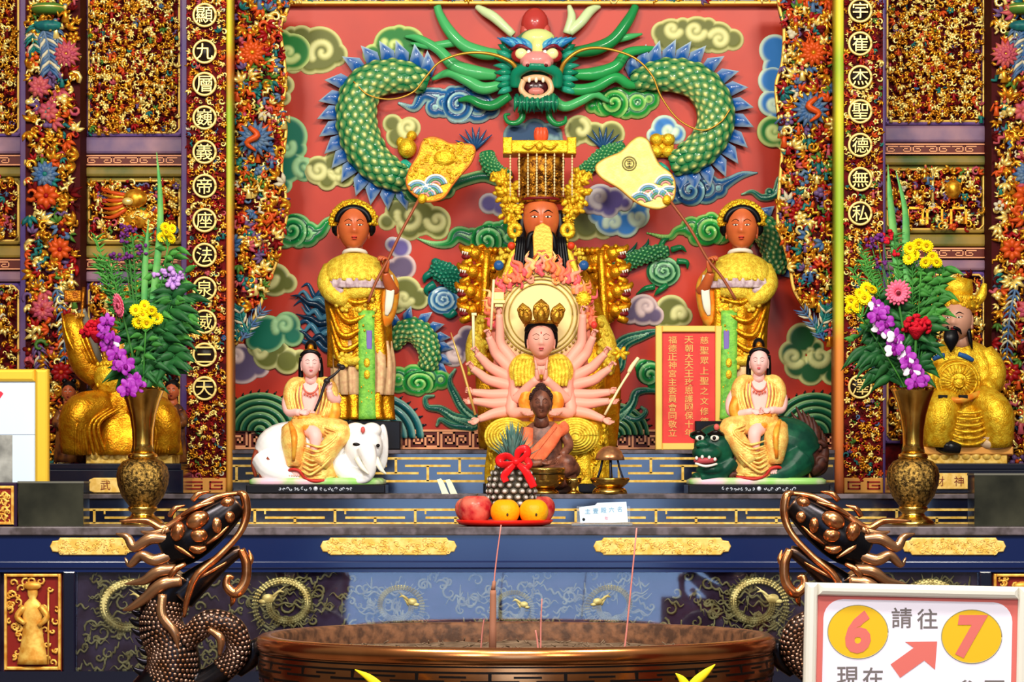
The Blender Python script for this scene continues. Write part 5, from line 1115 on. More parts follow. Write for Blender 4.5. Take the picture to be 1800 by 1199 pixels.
# halo
g = Geo()
out = [(951, 505, 44), (951, 545, 74), (951, 590, 88), (951, 640, 84), (925, 520, 50), (977, 520, 50), (951, 494, 36), (920, 500, 30), (982, 500, 30)]
cC, cP, cF = L(250, 220, 150), L(244, 166, 140), L(226, 100, 80)
def halo_c(tt, X, Y):
    R = np.hypot(X - 951, (Y - 552)); k = sst(66, 92, R); c = lerp(cC, cP, k); k2 = sst(14, 2, tt); return c * (1 - k2[:, None] * .6) + np.array(cF)[None] * k2[:, None] * .6
g.plate(out, 3.0, lambda tt, X, Y: 3 * np.clip(tt / 6, 0, 1), halo_c, -40); g.build('halo_plate', D, PAINT, t)
g = Geo(); rnd = random.Random(14)
FC = [L(236, 116, 84), L(244, 150, 120), L(230, 90, 96), L(246, 190, 120), L(240, 140, 70)]
for i in range(86):
    a = PI * (.93 + 1.14 * i / 85); R = 84 + rnd.uniform(-10, 4); x = 951 + math.cos(a) * R * 0.98; y = 560 + math.sin(a) * R * 1.04
    u = np.array((math.cos(a) * .5 + rnd.uniform(-.3, .3), -1 + .3 * abs(math.cos(a)), 0)); h = rnd.uniform(18, 38); b = np.array((x, y, -34 + rnd.uniform(0, 6)))
    w = np.array((u[1], -u[0], 0)) * rnd.choice((-1, 1))
    g.tube([b, b + u * h * .35 + w * h * .18, b + u * h * .7 - w * h * .1, b + u * h + w * h * .15], [4.6, 5, 3, .4], 6, 5, col=rnd.choice(FC))
for q in (-1, 1):
    for i in range(10):
        x, y = 951 + q * rnd.uniform(14, 62), rnd.uniform(474, 505); sp = spiral(x, y, 8, rnd.uniform(0, 6), 1, q, 10); g.tube(np.c_[sp, np.full(10, -32)], [2.8, 2.4, 1], 6, col=rnd.choice(FC))
g.build('halo_flames', D, PAINT, t)
a = np.linspace(0, 2 * PI, 61); g = Geo()
for R, r in ((70, 1.6), (64, 1.2), (56, 1.2)): g.tube(np.stack([951 + np.cos(a) * R, 552 + np.sin(a) * R, np.full(61, -34)], 1), r, 6)
for i in range(54): z = i * 2 * PI / 54; g.ell((951 + math.cos(z) * 75, 552 + math.sin(z) * 75, -34), (2.4, 2.4, 2), None, 6, 4)
o = g.build('halo_rings', D, mat('halo_olive_gold', (186, 160, 70), .3, .4), t)
# body: head, torso, eighteen arms and hands as one mesh
H = Head(951, 599, 16, 24, 33, 27, jaw=.2); g = Geo(); H.skull(g)
g.tube([(951, 622, 6), (951, 640, 2)], [14, 17], 14, 2)
g.loft([[(951 + math.cos(a) * rx, y, math.sin(a) * rd) for a in np.linspace(0, 2 * PI, 28, endpoint=False)] for y, rx, rd in ((634, 16, 12), (642, 38, 17), (664, 46, 22), (690, 40, 22), (720, 44, 26), (752, 50, 30))])
def arm(sh, el, wr, r0=10.5, r1=9, r2=6): g.tube([sh, ((np.array(sh) + el) / 2), el, ((np.array(el) + wr) / 2), wr], [r0, r0 * .95, r1, r1 * .85, r2], 12, 4)
HANDS = []
for q in (-1, 1):
    X = lambda x: 951 + q * (951 - x)
    for sh, el, wr, dr, ln in (((905, 640, -12), (880, 604, -14), (877, 552, -6), (-.05, -1, .1), 24), ((903, 655, -8), (872, 622, -6), (859, 592, 4), (-.2, -1, .2), 22), ((902, 668, -4), (862, 646, 2), (838, 622, 10), (-.4, -.9, .2), 22),
                               ((902, 680, 0), (858, 668, 8), (830, 648, 16), (-.5, -.85, .2), 22), ((904, 694, 4), (862, 694, 12), (830, 690, 20), (-.9, -.3, .3), 22), ((906, 708, 6), (866, 710, 16), (832, 706, 24), (-.95, .1, .3), 22), ((908, 720, 10), (868, 728, 22), (842, 738, 30), (-.9, .5, .3), 24)):
        arm((X(sh[0]), sh[1], sh[2]), (X(el[0]), el[1], el[2]), (X(wr[0]), wr[1], wr[2]))
        hand(g, (X(wr[0]), wr[1], wr[2]), (-q * dr[0] * -1 * 1.0 if False else q * -dr[0] * -1 * -1, dr[1], dr[2]), (q * -.5 * -1, -.2, .8), ln, q, (.8, .9, 1.0, 1.0) if dr[1] < 0 else (.3, .3, .4, .4), .6)
        HANDS.append((X(wr[0]) , wr[1]))
    # praying pair and the folded pair below
    arm((X(907), 648, 6), (X(908), 702, 22), (X(944), 668, 46), 13, 11, 7); hand(g, (X(944), 668, 46), (q * .08, -1, .05), (q * -1 * -1, 0, 0), 36, -q, (.03, .03, .03, .03), .2)
    arm((X(908), 660, 4), (X(900), 724, 24), (X(936), 728, 50), 12, 11, 7); hand(g, (X(936), 728, 50), (-q * -1, .1, .2), (0, -.8, .5), 26, q, (.3, .3, .4, .4), .5)
g.build('body', D, SK_P, t); face((t, D), H, SK_P, LIPP, 'closed', .018)
g = Geo(); H.blob(g, 0, -.36, .05, .07, t=.06); g.build('forehead_dot', D, LIP, t)
g = Geo(); g.ell((951, 592, 6), (28, 30, 27), None, 24, 16)
A = np.linspace(PI * 1.0, PI * 2.0, 20); g.tube(np.stack([951 + np.cos(A) * 25.5, 584 + np.sin(A) * 15, 30 + 10 * np.abs(np.sin(A)) - 8], 1), [4, 5.5, 5.5, 4], 8)
for q in (-1, 1): g.tube([(951 + q * 25, 580, 20), (951 + q * 26.5, 600, 14), (951 + q * 26, 612, 8)], [3.5, 3, 1.5], 8, 3)
g.build('hair', D, HAIR, t)
g = Geo(); cx = 951
A = np.linspace(PI, 2 * PI, 20); g.tube(np.stack([cx + np.cos(A) * 27, 573 + np.sin(A) * 6, 14 + np.sin(-A) * 24], 1), 3.4, 8)
for dx, h, w, dd in ((0, 42, 15, 40), (-24, 36, 12, 28), (24, 36, 12, 28)):
    b = np.array((cx + dx, 570, dd)); tl = dx * .35
    g.tube([b, b + (tl * .4, -h * .4, 2), b + (tl * .9, -h * .75, 0), b + (tl, -h, -3)], [w * .6, w, w * .8, .8], 12, 5, flat=.3, fdir=(0, 0, 1))
    g.tube([b + (0, -2, 5), b + (tl * .4, -h * .4, 8), b + (tl * .8, -h * .66, 5)], [w * .45, w * .5, 1], 8, 4); g.ell(b + (tl * .5, -h * .5, 9), (3, 4, 3))
    for q in (-1, 1): sp = spiral(b[0] + tl * .8 + q * w * .55, b[1] - h * .62, w * .42, 0 if q < 0 else PI, 1, q, 12); g.tube(np.c_[sp, np.full(12, dd + 3)], [3, 2.6, 1], 6)
g.build('crown', D, mat('crown_gold', (200, 148, 46), .7, .34, bump=(200, .6), var=((150, 96, 24), 60)), t)
g = Geo()
for q in (-1, 1):
    X = lambda x: 951 + q * (951 - x)
    g.tube([(X(938), 634, 12), (X(918), 634, 10), (X(906), 650, 12), (X(908), 676, 18)], [7, 12, 12, 9], 12, 5, flat=.9)
    for j in range(5): g.tube([(X(934 - j * 6), 632, 22), (X(930 - j * 6), 655, 30), (X(932 - j * 6), 680, 32)], [3, 4.4, 3], 7, 4)
    g.tube([(X(934), 640, 20), (X(938), 680, 36), (X(945), 715, 44)], [6, 8, 7], 8, 4)
g.build('shawl', D, YEL, t)
g = Geo()
for q in (-1, 1): g.tube([(951 + q * 12, 700, 28), (951 + q * 24, 690, 32), (951 + q * 30, 712, 34), (951 + q * 18, 730, 36)], [8, 10, 10, 6], 10, 4)
g.tube([(951, 688, 26), (951, 720, 34), (951, 752, 36)], [18, 20, 22], 12, 3, flat=.6); g.build('orange_under_robe', D, ORG, t)
g = Geo(); a = np.linspace(.15, PI - .15, 20); g.tube(np.stack([951 + np.cos(a) * 18, 640 + np.sin(a) * 22, 20 + np.sin(a) * 8], 1), 2, 6); g.ell((951, 664, 30), (4, 5, 4)); g.build('necklace', D, GOLDB, t)
g = Geo()
for q in (-1, 1):
    c = np.array((951 + q * 58, 768, 58)); g.ell(c, (40, 32, 30), None, 24, 16)
    for j in range(7): R = 8 + j * 5.2; a = np.linspace(0, 2 * PI, 33); g.tube(np.stack([c[0] + np.cos(a) * R, c[1] + np.sin(a) * R * .78, 58 + np.sqrt(np.maximum(0, 1 - (R / 41) ** 2)) * 30 + 0 * a], 1), 2.6, 6)
g.tube([(890, 775, 60), (930, 800, 82), (972, 800, 82), (1012, 775, 60)], [12, 16, 16, 12], 12, 6)
for j in range(5): g.tube([(900 + j * 6, 784 + j * 2, 80), (951, 806 + j * 8, 96 - j * 3), (1002 - j * 6, 784 + j * 2, 80)], [2, 4, 2], 7, 6)
g.build('lap_drapery', D, YEL, t)
# what the hands hold
def held(name, label, cat, px, py, build, m, dd=D):
    o = thing(name, label, cat, px, py, dd, 'attributes in the hands of the many-armed statue'); gg = Geo(); build(gg); gg.build('shaft' if cat in ('rod', 'spear') else 'shell', dd, m, o); return o
IV = mat('ivory_rod', (240, 224, 170), 0, .35)
o = held('thin_spear', 'long thin gold spear slanting at the far left of the goddess statue', 'spear', 835, 728, lambda g: g.tube([(793, 586, 26), (815, 655, 26), (836, 730, 30)], [.8, 2.6, 2.4], 7, 2), mat('spear_gold', (214, 170, 90), .4, .35))
held('short_rod', 'short ivory rod upright in the third left hand of the goddess statue', 'rod', 833, 612, lambda g: (g.tube([(832, 556, 16), (833, 618, 16)], 2.6, 8), g.box(829, 551, 838, 556, 13, 19, b=1)), IV)
held('long_rod', 'slim ivory rod beside the upper left flames of the goddess statue', 'rod', 866, 580, lambda g: g.tube([(868, 492, 8), (863, 580, 8)], 2.4, 8), IV)
held('small_casket', 'pale yellow box held up in the top left hand of the goddess statue', 'box', 877, 535, lambda g: (g.box(868, 514, 886, 528, -12, 8, b=2), g.box(866, 528, 888, 534, -14, 10, b=1.5), g.box(870, 534, 884, 540, -10, 6, b=1)), CREAM)
held('round_mirror', 'round gold mirror held up in the top right hand of the goddess statue', 'mirror', 1026, 540, lambda g: (g.ell((1026, 525, -4), (13, 13, 5), None, 20, 10), g.tube([(1026, 536, -4), (1026, 546, -4)], 2.5, 7), [g.ell((1026 + math.cos(i) * 12, 525 + math.sin(i) * 12, -1), 2.4, None, 6, 4) for i in np.linspace(0, 6, 14)]), GOLDB)
held('slanting_rod', 'ivory tipped rod slanting at the lower right of the goddess statue', 'rod', 1064, 728, lambda g: (g.tube([(1062, 730, 32), (1086, 686, 30), (1106, 654, 28)], 2.2, 8, 2), g.tube([(1104, 656, 28), (1110, 645, 28), (1121, 630, 28)], [3.5, 4, 3], 8, 3)), IV)
held('gold_lotus', 'gold flower held by the fourth right hand of the goddess statue', 'flower', 1076, 640, lambda g: (g.tube([(1072, 655, 16), (1080, 636, 18), (1090, 624, 18)], 2, 6, 3), [g.ell((1090 + math.cos(a) * 9, 622 + math.sin(a) * 6, 20), (8, 4, 4), rot('z', a), 8, 5) for a in np.linspace(0, 5.2, 6)]), GOLDB)
held('red_jewel', 'red jewel held near the second right hand of the goddess statue', 'jewel', 1047, 580, lambda g: g.ell((1044, 572, 8), (6, 7, 6), None, 12, 8), mat('jewel_red', (214, 60, 50), 0, .2))

# ---- small wooden Buddha with an orange sash
DB_ = 9.1; BB = 867.6
t = thing('wooden_buddha', 'small dark brown wooden Buddha draped in an orange sash, seated before the goddess', 'statue', 960, BB, DB_)
H = Head(950, 706, 20, 20, 27, 21, jaw=.15); g = Geo(); H.skull(g); g.tube([(950, 724, 12), (951, 744, 6)], [11, 17], 12, 2)
g.loft([[(955 + math.cos(a) * rx, y, math.sin(a) * rd) for a in np.linspace(0, 2 * PI, 24, endpoint=False)] for y, rx, rd in ((738, 20, 12), (748, 36, 18), (770, 38, 22), (800, 36, 24), (822, 44, 28))])
g.tube([(921, 752, 2), (908, 790, 12), (930, 812, 40), (952, 812, 46)], [11, 10, 8, 6], 10, 4); hand(g, (950, 812, 46), (1, .05, 0), (0, -.8, .5), 24, 1, (.2, .2, .3, .3), .4)
g.tube([(988, 752, 2), (1004, 780, 16), (990, 800, 40)], [11, 10, 7], 10, 4); hand(g, (990, 800, 40), (-.6, .6, .3), (0, .3, 1), 24, 1, (.2, .2, .3, .3), .4)
g.tube([(912, 836, 20), (940, 838, 48), (985, 828, 52), (1006, 820, 34), (1014, 826, 8)], [16, 16, 15, 15, 14], 12, 5); g.tube([(1008, 840, 20), (970, 846, 52), (930, 846, 44)], [17, 14, 10], 12, 4)
g.ell((1000, 812, 40), (18, 15, 16), None, 14, 10)
g.build('body', DB_, WOODB, t); face((t, DB_), H, WOODB, WOODB, 'closed', .025)
g = Geo(); g.ell((950, 698, 14), (22.5, 22, 21), None, 24, 14); g.ell((950, 682, 14), (12, 12, 11), None, 14, 10); rnd = random.Random(17)
for i in range(240):
    a, b = rnd.uniform(0, 2 * PI), rnd.uniform(0, PI / 2); x, y, z = math.cos(a) * math.sin(b), -math.cos(b), math.sin(a) * math.sin(b)
    if z > .55 and y > -.62: continue
    g.ell((950 + x * 22.5, 698 + y * 22, 14 + z * 21), 2.1, None, 6, 4)
for i in range(70):
    a, b = rnd.uniform(0, 2 * PI), rnd.uniform(0, PI / 2); g.ell((950 + math.cos(a) * math.sin(b) * 12, 682 - math.cos(b) * 12, 14 + math.sin(a) * math.sin(b) * 11), 1.8, None, 6, 4)
g.build('curled_hair', DB_, mat('dark_wood_hair', (54, 32, 30), 0, .4), t)
ORS = mat('orange_sash_cloth', (232, 120, 78), 0, .6, bump=(200, .3), var=((214, 96, 60), 30))
g = Geo(); g.tube([(986, 748, 18), (968, 772, 30), (944, 798, 36), (926, 822, 34)], [12, 15, 17, 17], 14, 6, flat=.4, fdir=(0, 0, 1)); g.tube([(990, 742, 6), (996, 752, 10), (984, 760, 22)], [9, 10, 8], 10, 4); g.tube([(926, 750, 12), (922, 790, 24), (924, 825, 34)], [10, 12, 14], 12, 4, flat=.5, fdir=(0, 0, 1))
for j in range(4): g.tube([(980 - j * 5, 748 + j * 4, 26), (955 - j * 7, 776 + j * 6, 40), (930 - j * 4, 808 + j * 6, 42)], [1.6, 2.2, 1.6], 6, 4)
g.build('orange_sash', DB_, ORS, t)
g = Geo(); g.lathe([(40, 848), (56, 851), (58, 857), (50, 861), (60, 865), (62, BB)], 962, 14, 32, sd=.6); g.build('wooden_base', DB_, mat('dark_brown_base', (50, 30, 22), 0, .4), t)
t.scale = (.9, .9, .975)

# ---- bodhisattvas riding a white elephant and a green lion
DR = 9.15; BR = 867.4
def rider(label, X, cx, hy, skin, D, scepter=False):
    """seated bodhisattva; head centre (cx,hy), X mirrors x offsets"""
    t = thing('bodhisattva_statue', label, 'statue', X(546), 835, D, 'bodhisattva riders')
    H = Head(X(547), hy + 1, 16, 16.5, 24, 18, yaw=.12 * (1 if X(1) > X(0) else -1), jaw=.2); g = Geo(); H.skull(g); g.tube([(X(547), hy + 18, 8), (X(547), hy + 34, 4)], [9, 12], 12, 2)
    g.loft([[(X(547) + math.cos(a) * rx, y, math.sin(a) * rd + 2) for a in np.linspace(0, 2 * PI, 24, endpoint=False)] for y, rx, rd in ((hy + 28, 12, 8), (hy + 36, 30, 13), (hy + 52, 34, 17), (hy + 76, 27, 16), (hy + 98, 30, 18), (hy + 112, 36, 22))])
    # right arm down across the lap, left arm raised
    g.tube([(X(514), hy + 42, 4), (X(506), hy + 66, 8), (X(510), hy + 84, 14), (X(530), hy + 86, 34)], [9, 10, 9, 6], 12, 5)
    hand(g, (X(530), hy + 86, 34), (X(1) - X(0), .05, .1), (0, -.6, .8), 24, 1, (.3, .4, .5, .5), .5)
    if scepter:
        g.tube([(X(578), hy + 42, 4), (X(592), hy + 64, 8), (X(584), hy + 60, 24), (X(580), hy + 46, 30)], [9, 9, 7, 5], 12, 4); hand(g, (X(580), hy + 47, 30), (0.1, -1, .1), (-.3, 0, .9), 24, 1, (.2, .2, .8, .9), .6)
    else:
        g.tube([(X(580), hy + 42, 4), (X(596), hy + 70, 4), (X(592), hy + 92, 12), (X(560), hy + 88, 36)], [9, 9, 8, 6], 12, 4); hand(g, (X(560), hy + 88, 36), (-(X(1) - X(0)), .1, .1), (0, -.6, .8), 24, -1, (.3, .4, .5, .5), .5)
    # bare knee and foot
    g.tube([(X(548), hy + 118, 36), (X(558), hy + 128, 50), (X(556), hy + 158, 50)], [13, 12, 7], 12, 4)
    g.ell((X(524), hy + 192, 42), (16, 8, 12), None, 14, 8); 
    for k in range(5): g.ell((X(513 + k * 4), hy + 196, 52), (2.3, 2.3, 3), None, 6, 5)
    g.build('body', D, skin, t); face((t, D), H, skin, LIPP, 'closed', .02)
    g = Geo(); g.ell((X(547), hy - 5, 8), (18.5, 21, 18), None, 20, 14); g.ell((X(547), hy - 29, 6), (11, 13, 10), None, 14, 10)
    for q in (-1, 1):
        g.tube([(X(547) + q * 16, hy - 10, 16), (X(547) + q * 18, hy + 6, 8), (X(547) + q * 18, hy + 28, 6), (X(547) + q * 24, hy + 46, 12)], [4, 4, 4.5, 2], 8, 5)
    A = np.linspace(PI * 1.05, PI * 1.95, 16); g.tube(np.stack([X(547) + np.cos(A) * 16, hy - 12 + np.sin(A) * 9, 18 + 6 * np.abs(np.sin(A))], 1), [3, 4, 3], 8); g.build('hair', D, HAIR, t)
    g = Geo(); A = np.linspace(PI * 1.0, PI * 2.0, 14); g.tube(np.stack([X(547) + np.cos(A) * 12, hy - 20 + np.sin(A) * 4, 10 + np.sin(-A) * 8], 1), 2.4, 7); g.ell((X(547), hy - 27, 15), (6, 8, 4)); g.build('hair_ornament', D, GOLDD, t)
    g = Geo()   # robe over the shoulders and lap
    for q in (-1, 1):
        g.tube([(X(547) + q * 10, hy + 30, 6), (X(547) + q * 28, hy + 36, 6), (X(547) + q * 36, hy + 54, 8), (X(547) + q * 32, hy + 78, 14), (X(547) + q * 20, hy + 96, 22)], [7, 13, 13, 11, 8], 12, 5)
        for j in range(4): g.tube([(X(547) + q * (14 + j * 6), hy + 30 + j * 2, 14), (X(547) + q * (17 + j * 6), hy + 60, 22), (X(547) + q * (8 + j * 6), hy + 96, 28)], [1.6, 2.4, 1.6], 6, 4)
    g.build('shawl', D, RBE, t)
    g = Geo()
    g.tube([(X(520), hy + 110, 14), (X(547), hy + 106, 26), (X(580), hy + 112, 20)], [16, 20, 17], 14, 5)
    g.tube([(X(515), hy + 116, 20), (X(520), hy + 140, 40), (X(522), hy + 180, 42)], [20, 22, 14], 14, 5)            # left shin under cloth
    g.tube([(X(550), hy + 112, 24), (X(600), hy + 118, 36), (X(588), hy + 140, 44), (X(562), hy + 176, 46)], [18, 20, 18, 20], 14, 5)
    for j in range(7): g.tube([(X(574), hy + 112 + j * 6, 50 - j), (X(596 - j * 2), hy + 124 + j * 7, 58), (X(570 - j * 3), hy + 146 + j * 8, 62), (X(540 - j), hy + 140 + j * 8, 58)], [1.6, 2.6, 2.6, 1.4], 6, 5)
    g.build('lap_robe', D, RBE, t)
    g = Geo(); A = np.linspace(0, 2 * PI, 40, endpoint=False); R = []
    for y, rx, rd in ((hy + 150, 34, 24), (hy + 175, 40, 28), (hy + 196, 44, 30), (hy + 204, 42, 30)):
        R.append(np.stack([X(556) + np.cos(A) * rx * (1 + .06 * np.sin(A * 7)), y + 4 * np.sin(A * 5), 26 + np.sin(A) * rd * (1 + .06 * np.sin(A * 7))], 1))
    g.loft(R)
    for j in range(6): a = np.linspace(.3, PI - .3, 16); g.tube(np.stack([X(556) + np.cos(a) * (16 + j * 4.5), hy + 160 + j * 7 + np.sin(a) * 6, 32 + np.sin(a) * 24], 1), 1.8, 6)
    g.build('robe_skirt', D, RBE, t)
    g = Geo(); g.tube([(X(528), hy + 96, 30), (X(547), hy + 100, 36), (X(570), hy + 98, 30)], [6, 8, 6], 10, 4); g.tube([(X(530), hy + 100, 30), (X(548), hy + 118, 44), (X(560), hy + 122, 44)], [6, 7, 5], 8, 4); g.tube([(X(585), hy + 62, 12), (X(590), hy + 86, 16), (X(582), hy + 106, 20)], [9, 11, 7], 10, 4)
    g.tube([(X(512), hy + 104, 30), (X(522), hy + 130, 62), (X(520), hy + 170, 58)], [4, 6, 3], 8, 4); g.build('orange_under_robe', D, ORG, t)
    g = Geo(); a = np.linspace(.2, PI - .2, 18); g.tube(np.stack([X(547) + np.cos(a) * 14, hy + 34 + np.sin(a) * 18, 14 + np.sin(a) * 8], 1), 1.5, 6)
    for i in range(5): g.ell((X(547) + (i - 2) * 5, hy + 53 + 2 * (2 - abs(i - 2)), 22), 2.2, None, 7, 5)
    g.build('necklace', D, mat('necklace_coral', (222, 110, 90), .1, .35), t)
    g = Geo(); g.tube([(X(505), hy + 196, 36), (X(515), hy + 186, 54), (X(530), hy + 188, 56), (X(540), hy + 200, 54), (X(560), hy + 206, 56), (X(590), hy + 202, 50)], [2.5, 3, 3, 3, 3, 2], 7, 5); g.build('red_hem', D, mat('hem_red', (190, 50, 40), 0, .4), t)
    return t
XL = lambda x: x
tr = rider('pale goddess with a dark sceptre riding the white elephant on the left', XL, 546, 640, SK_W, DR, True)
o = thing('ruyi_sceptre', 'dark curved sceptre held by the rider of the white elephant', 'sceptre', 557, 722, DR)
g = Geo(); g.tube([(556, 724, 44), (566, 700, 42), (576, 672, 38), (590, 660, 36), (602, 648, 34)], [2.2, 2.4, 3.2, 2.4, 2], 8, 5); g.ell((577, 671, 39), (6, 5, 4)); g.ell((603, 647, 34), (6, 5, 4)); g.ell((598, 643, 34), (4, 3, 3)); g.build('shaft', DR, mat('sceptre_black', (40, 34, 36), 0, .3), o)
# elephant
t = thing('white_elephant', 'white ceramic elephant lying on a painted base, its head turned to the viewer', 'elephant figurine', 558, BR, DR)
g = Geo()
g.tube([(462, 808, -4), (490, 790, -6), (540, 785, -6), (590, 790, -2), (612, 800, 4)], [26, 44, 46, 42, 34], 22, 5)      # trunk of the body
g.tube([(470, 806, 18), (484, 826, 34), (520, 838, 40), (540, 842, 40)], [28, 24, 13, 10], 16, 4)                        # folded hind leg
g.ell((492, 815, 24), (32, 30, 20), None, 20, 14)
g.tube([(600, 810, 24), (612, 832, 36), (648, 840, 44)], [22, 16, 12], 14, 4)                                            # front leg
g.ell((640, 786, 26), (35, 39, 34), None, 28, 20); g.ell((627, 758, 30), (20, 15, 20), None, 18, 12); g.ell((655, 758, 30), (18, 15, 20), None, 18, 12)
g.tube([(646, 788, 54), (652, 806, 62), (654, 828, 58), (646, 842, 54), (630, 846, 50)], [17, 14, 10, 7.5, 6], 16, 5)     # trunk
g.build('body', DR, WHT, t, remesh=1.5)
g = Geo(); A = np.linspace(0, 2 * PI, 20, endpoint=False)
for c, sx in ((np.array((606, 790, 26)), 1), (np.array((672, 786, 10)), -.7)):
    R = []
    for k, (w, h) in enumerate(((2, 3), (10, 26), (15, 36), (16, 40), (14, 38), (8, 26), (1, 3))): R.append(np.stack([c[0] + np.cos(A) * w * abs(sx) , c[1] + np.sin(A) * h + 3 * np.sin(A * 2), c[2] + (k - 3) * 2.4 + np.cos(A) * w * .3 * sx], 1))
    g.loft(R)
g.build('ear', DR, WHT, t)
for q, lab in (((630, 806, 60, 640, 822, 70, 652, 834, 74), 1), ((664, 806, 58, 672, 824, 66, 682, 834, 66), 2)):
    g = Geo(); g.tube([q[0:3], q[3:6], q[6:9]], [5, 4.4, 1], 10, 5); g.build('tusk', DR, mat('tusk_ivory', (240, 232, 210), 0, .3), t)
g = Geo(); g.ell((630, 782, 58), (7, 3, 3), rot('z', .1)); g.ell((667, 784, 53), (3.5, 3, 3)); g.build('eye', DR, EYED, t)
g = Geo(); g.ell((641, 757, 58.5), (4, 6, 3)); g.build('forehead_mark', DR, mat('mark_red', (206, 90, 84), 0, .4), t)
g = Geo(); g.tube([(452, 792, 18), (447, 815, 24), (452, 838, 26)], [4, 4, 3], 8, 4); g.tube([(478, 806, 48), (464, 822, 42), (462, 842, 34)], [5, 6, 3], 8, 4); g.build('tail_and_strap', DR, mat('strap_red_brown', (134, 54, 30), 0, .4), t)
def ride_base(t, xa, xb):
    PB = mat('base_pink_green', (232, 190, 206), 0, .3, var=((150, 206, 110), 9)); g = Geo(); A = np.linspace(0, 2 * PI, 48, endpoint=False)
    cx, rx = (xa + xb) / 2, (xb - xa) / 2 - 2
    g.loft([[(cx + np.sign(math.cos(a)) * abs(math.cos(a)) ** .35 * rx * k, y, np.sign(math.sin(a)) * abs(math.sin(a)) ** .35 * 56 * k) for a in A] for k, y in ((.94, 840), (1, 844), (1, 851), (.97, 852))]); g.build('painted_base', DR, PB, t)
    g = Geo(); g.box(xa, 852, xb, BR, -60, 62, b=2); g.build('black_plinth', DR, BLACK, t)
    g = Geo(); rnd = random.Random(int(xa)); m = (xa + xb) / 2
    g.ell((m, 859, 62), (4, 4, 1.5))
    for q in (-1, 1):
        for i in range(9): sp = spiral(m + q * (10 + i * 6.5), 859 + (i % 2) * 1.5, 3, rnd.uniform(0, 6), .9, q, 8); g.tube(np.c_[sp, np.full(8, 62.3)], [1, .8, .5], 5)
    g.build('plinth_inlay', DR, mat('inlay_silver', (190, 196, 206), .3, .35), t)
ride_base(t, 438, 680)
# lion
XR = lambda x: 1880 - x
rider('pale goddess in gold robes riding the green lion on the right', XR, 1334, 636, SK_W, DR)
t = thing('green_lion', 'dark green lion figurine with brown mane and flame tail, snarling to the left', 'lion figurine', 1325, BR, DR)
LG = mat('lion_green', (22, 84, 58), 0, .35, var=((14, 58, 44), 20), bump=(60, .15)); MB_ = mat('mane_brown', (86, 46, 34), 0, .45, var=((60, 30, 26), 60))
g = Geo()
g.tube([(1272, 800, 0), (1310, 788, -6), (1360, 778, -6), (1400, 786, -4), (1420, 806, -2)], [34, 44, 48, 46, 34], 22, 5)
g.tube([(1400, 808, 20), (1380, 828, 36), (1350, 838, 42), (1335, 840, 42)], [32, 22, 11, 9], 16, 4); g.ell((1396, 812, 24), (34, 28, 20), None, 18, 12)
g.tube([(1282, 812, 30), (1262, 830, 40), (1228, 840, 44)], [20, 15, 10], 14, 4); g.tube([(1262, 820, 0), (1240, 836, 14), (1218, 842, 20)], [18, 14, 10], 14, 4)
g.ell((1257, 786, 24), (39, 40, 34), None, 26, 18); g.ell((1240, 796, 48), (27, 16, 22), None, 20, 14); g.ell((1230, 782, 62), (12, 8, 8)); g.ell((1247, 826, 40), (27, 12, 22), None, 18, 12)
for x in (1223, 1237): g.ell((x, 783, 66), (6, 5, 5))
for x in (1222, 1257): g.ell((x, 766, 52), (14, 8, 8), None, 14, 8)
g.ell((1300, 790, 30), (12, 24, 12), rot('z', .2))
g.build('body', DR, LG, t, remesh=1.5)
g = Geo()
for x in (1226, 1252): g.ell((x, 771, 60), (8, 5.5, 5), None, 12, 8)
g.build('eye_white', DR, EYEW, t); g = Geo()
for x in (1226, 1251): g.ell((x, 771, 63.5), (3.6, 3.6, 2.5), None, 10, 6)
for x0, x1 in ((1212, 1236), (1240, 1268)): g.tube([(x0, 765, 58), ((x0 + x1) / 2, 761, 64), (x1, 766, 56)], [2, 4, 2], 8, 4)
g.build('eye_and_brow', DR, EYED, t)
g = Geo(); g.ell((1236, 810, 58), (21, 7, 10), rot('z', -.05), 16, 10); g.build('mouth', DR, mat('lion_mouth', (176, 70, 76), 0, .35), t)
g = Geo(); 
for x, y in ((1220, 806), (1230, 804), (1242, 805), (1252, 808)): g.ell((x, y, 67), (3, 3.5, 3), None, 7, 5)
g.tube([(1218, 815, 64), (1236, 820, 68), (1256, 816, 62)], [2, 2.4, 2], 7, 4); g.build('teeth', DR, mat('tooth_white', (236, 226, 214), 0, .3), t)
g = Geo(); g.ell((1256, 752, 48), (5, 6, 4)); g.build('forehead_mark', DR, MATS['mark_red'], t)
g = Geo(); rnd = random.Random(44)
for i in range(46):
    a = rnd.uniform(-1.2, 1.3); x, y = 1288 + rnd.uniform(-6, 16) + 10 * math.cos(a), 796 + 46 * math.sin(a); sp = spiral(x, y, rnd.uniform(6, 10), rnd.uniform(0, 6), 1, rnd.choice((-1, 1)), 10, .2); g.tube(np.c_[sp, np.full(10, 34 + rnd.uniform(-8, 8))], [5, 4.4, 2], 7)
g.ell((1292, 800, 22), (18, 44, 18), None, 14, 12); g.build('mane', DR, MB_, t)
g = Geo()
for i in range(17):
    a = -PI / 2 + (i - 8) * .085; b = np.array((1424, 830, -6 + (i % 5) * 4)); h = 118 - abs(i - 6) * 7
    u = np.array((math.cos(a), math.sin(a), 0)); w = np.array((-u[1], u[0], 0))
    g.tube([b, b + u * h * .35 + w * (i - 8) * 1.2, b + u * h * .7 + w * 4, b + u * h - w * 5], [10, 12, 8, .8], 8, 5)
for x, y, s in ((1416, 790, 1), (1438, 786, -1), (1425, 815, 1), (1440, 812, -1)): sp = spiral(x, y, 11, 0, 1.2, s, 14); g.tube(np.c_[sp, np.full(14, 16)], [5, 4.5, 2], 8)
g.build('flame_tail', DR, MB_, t)
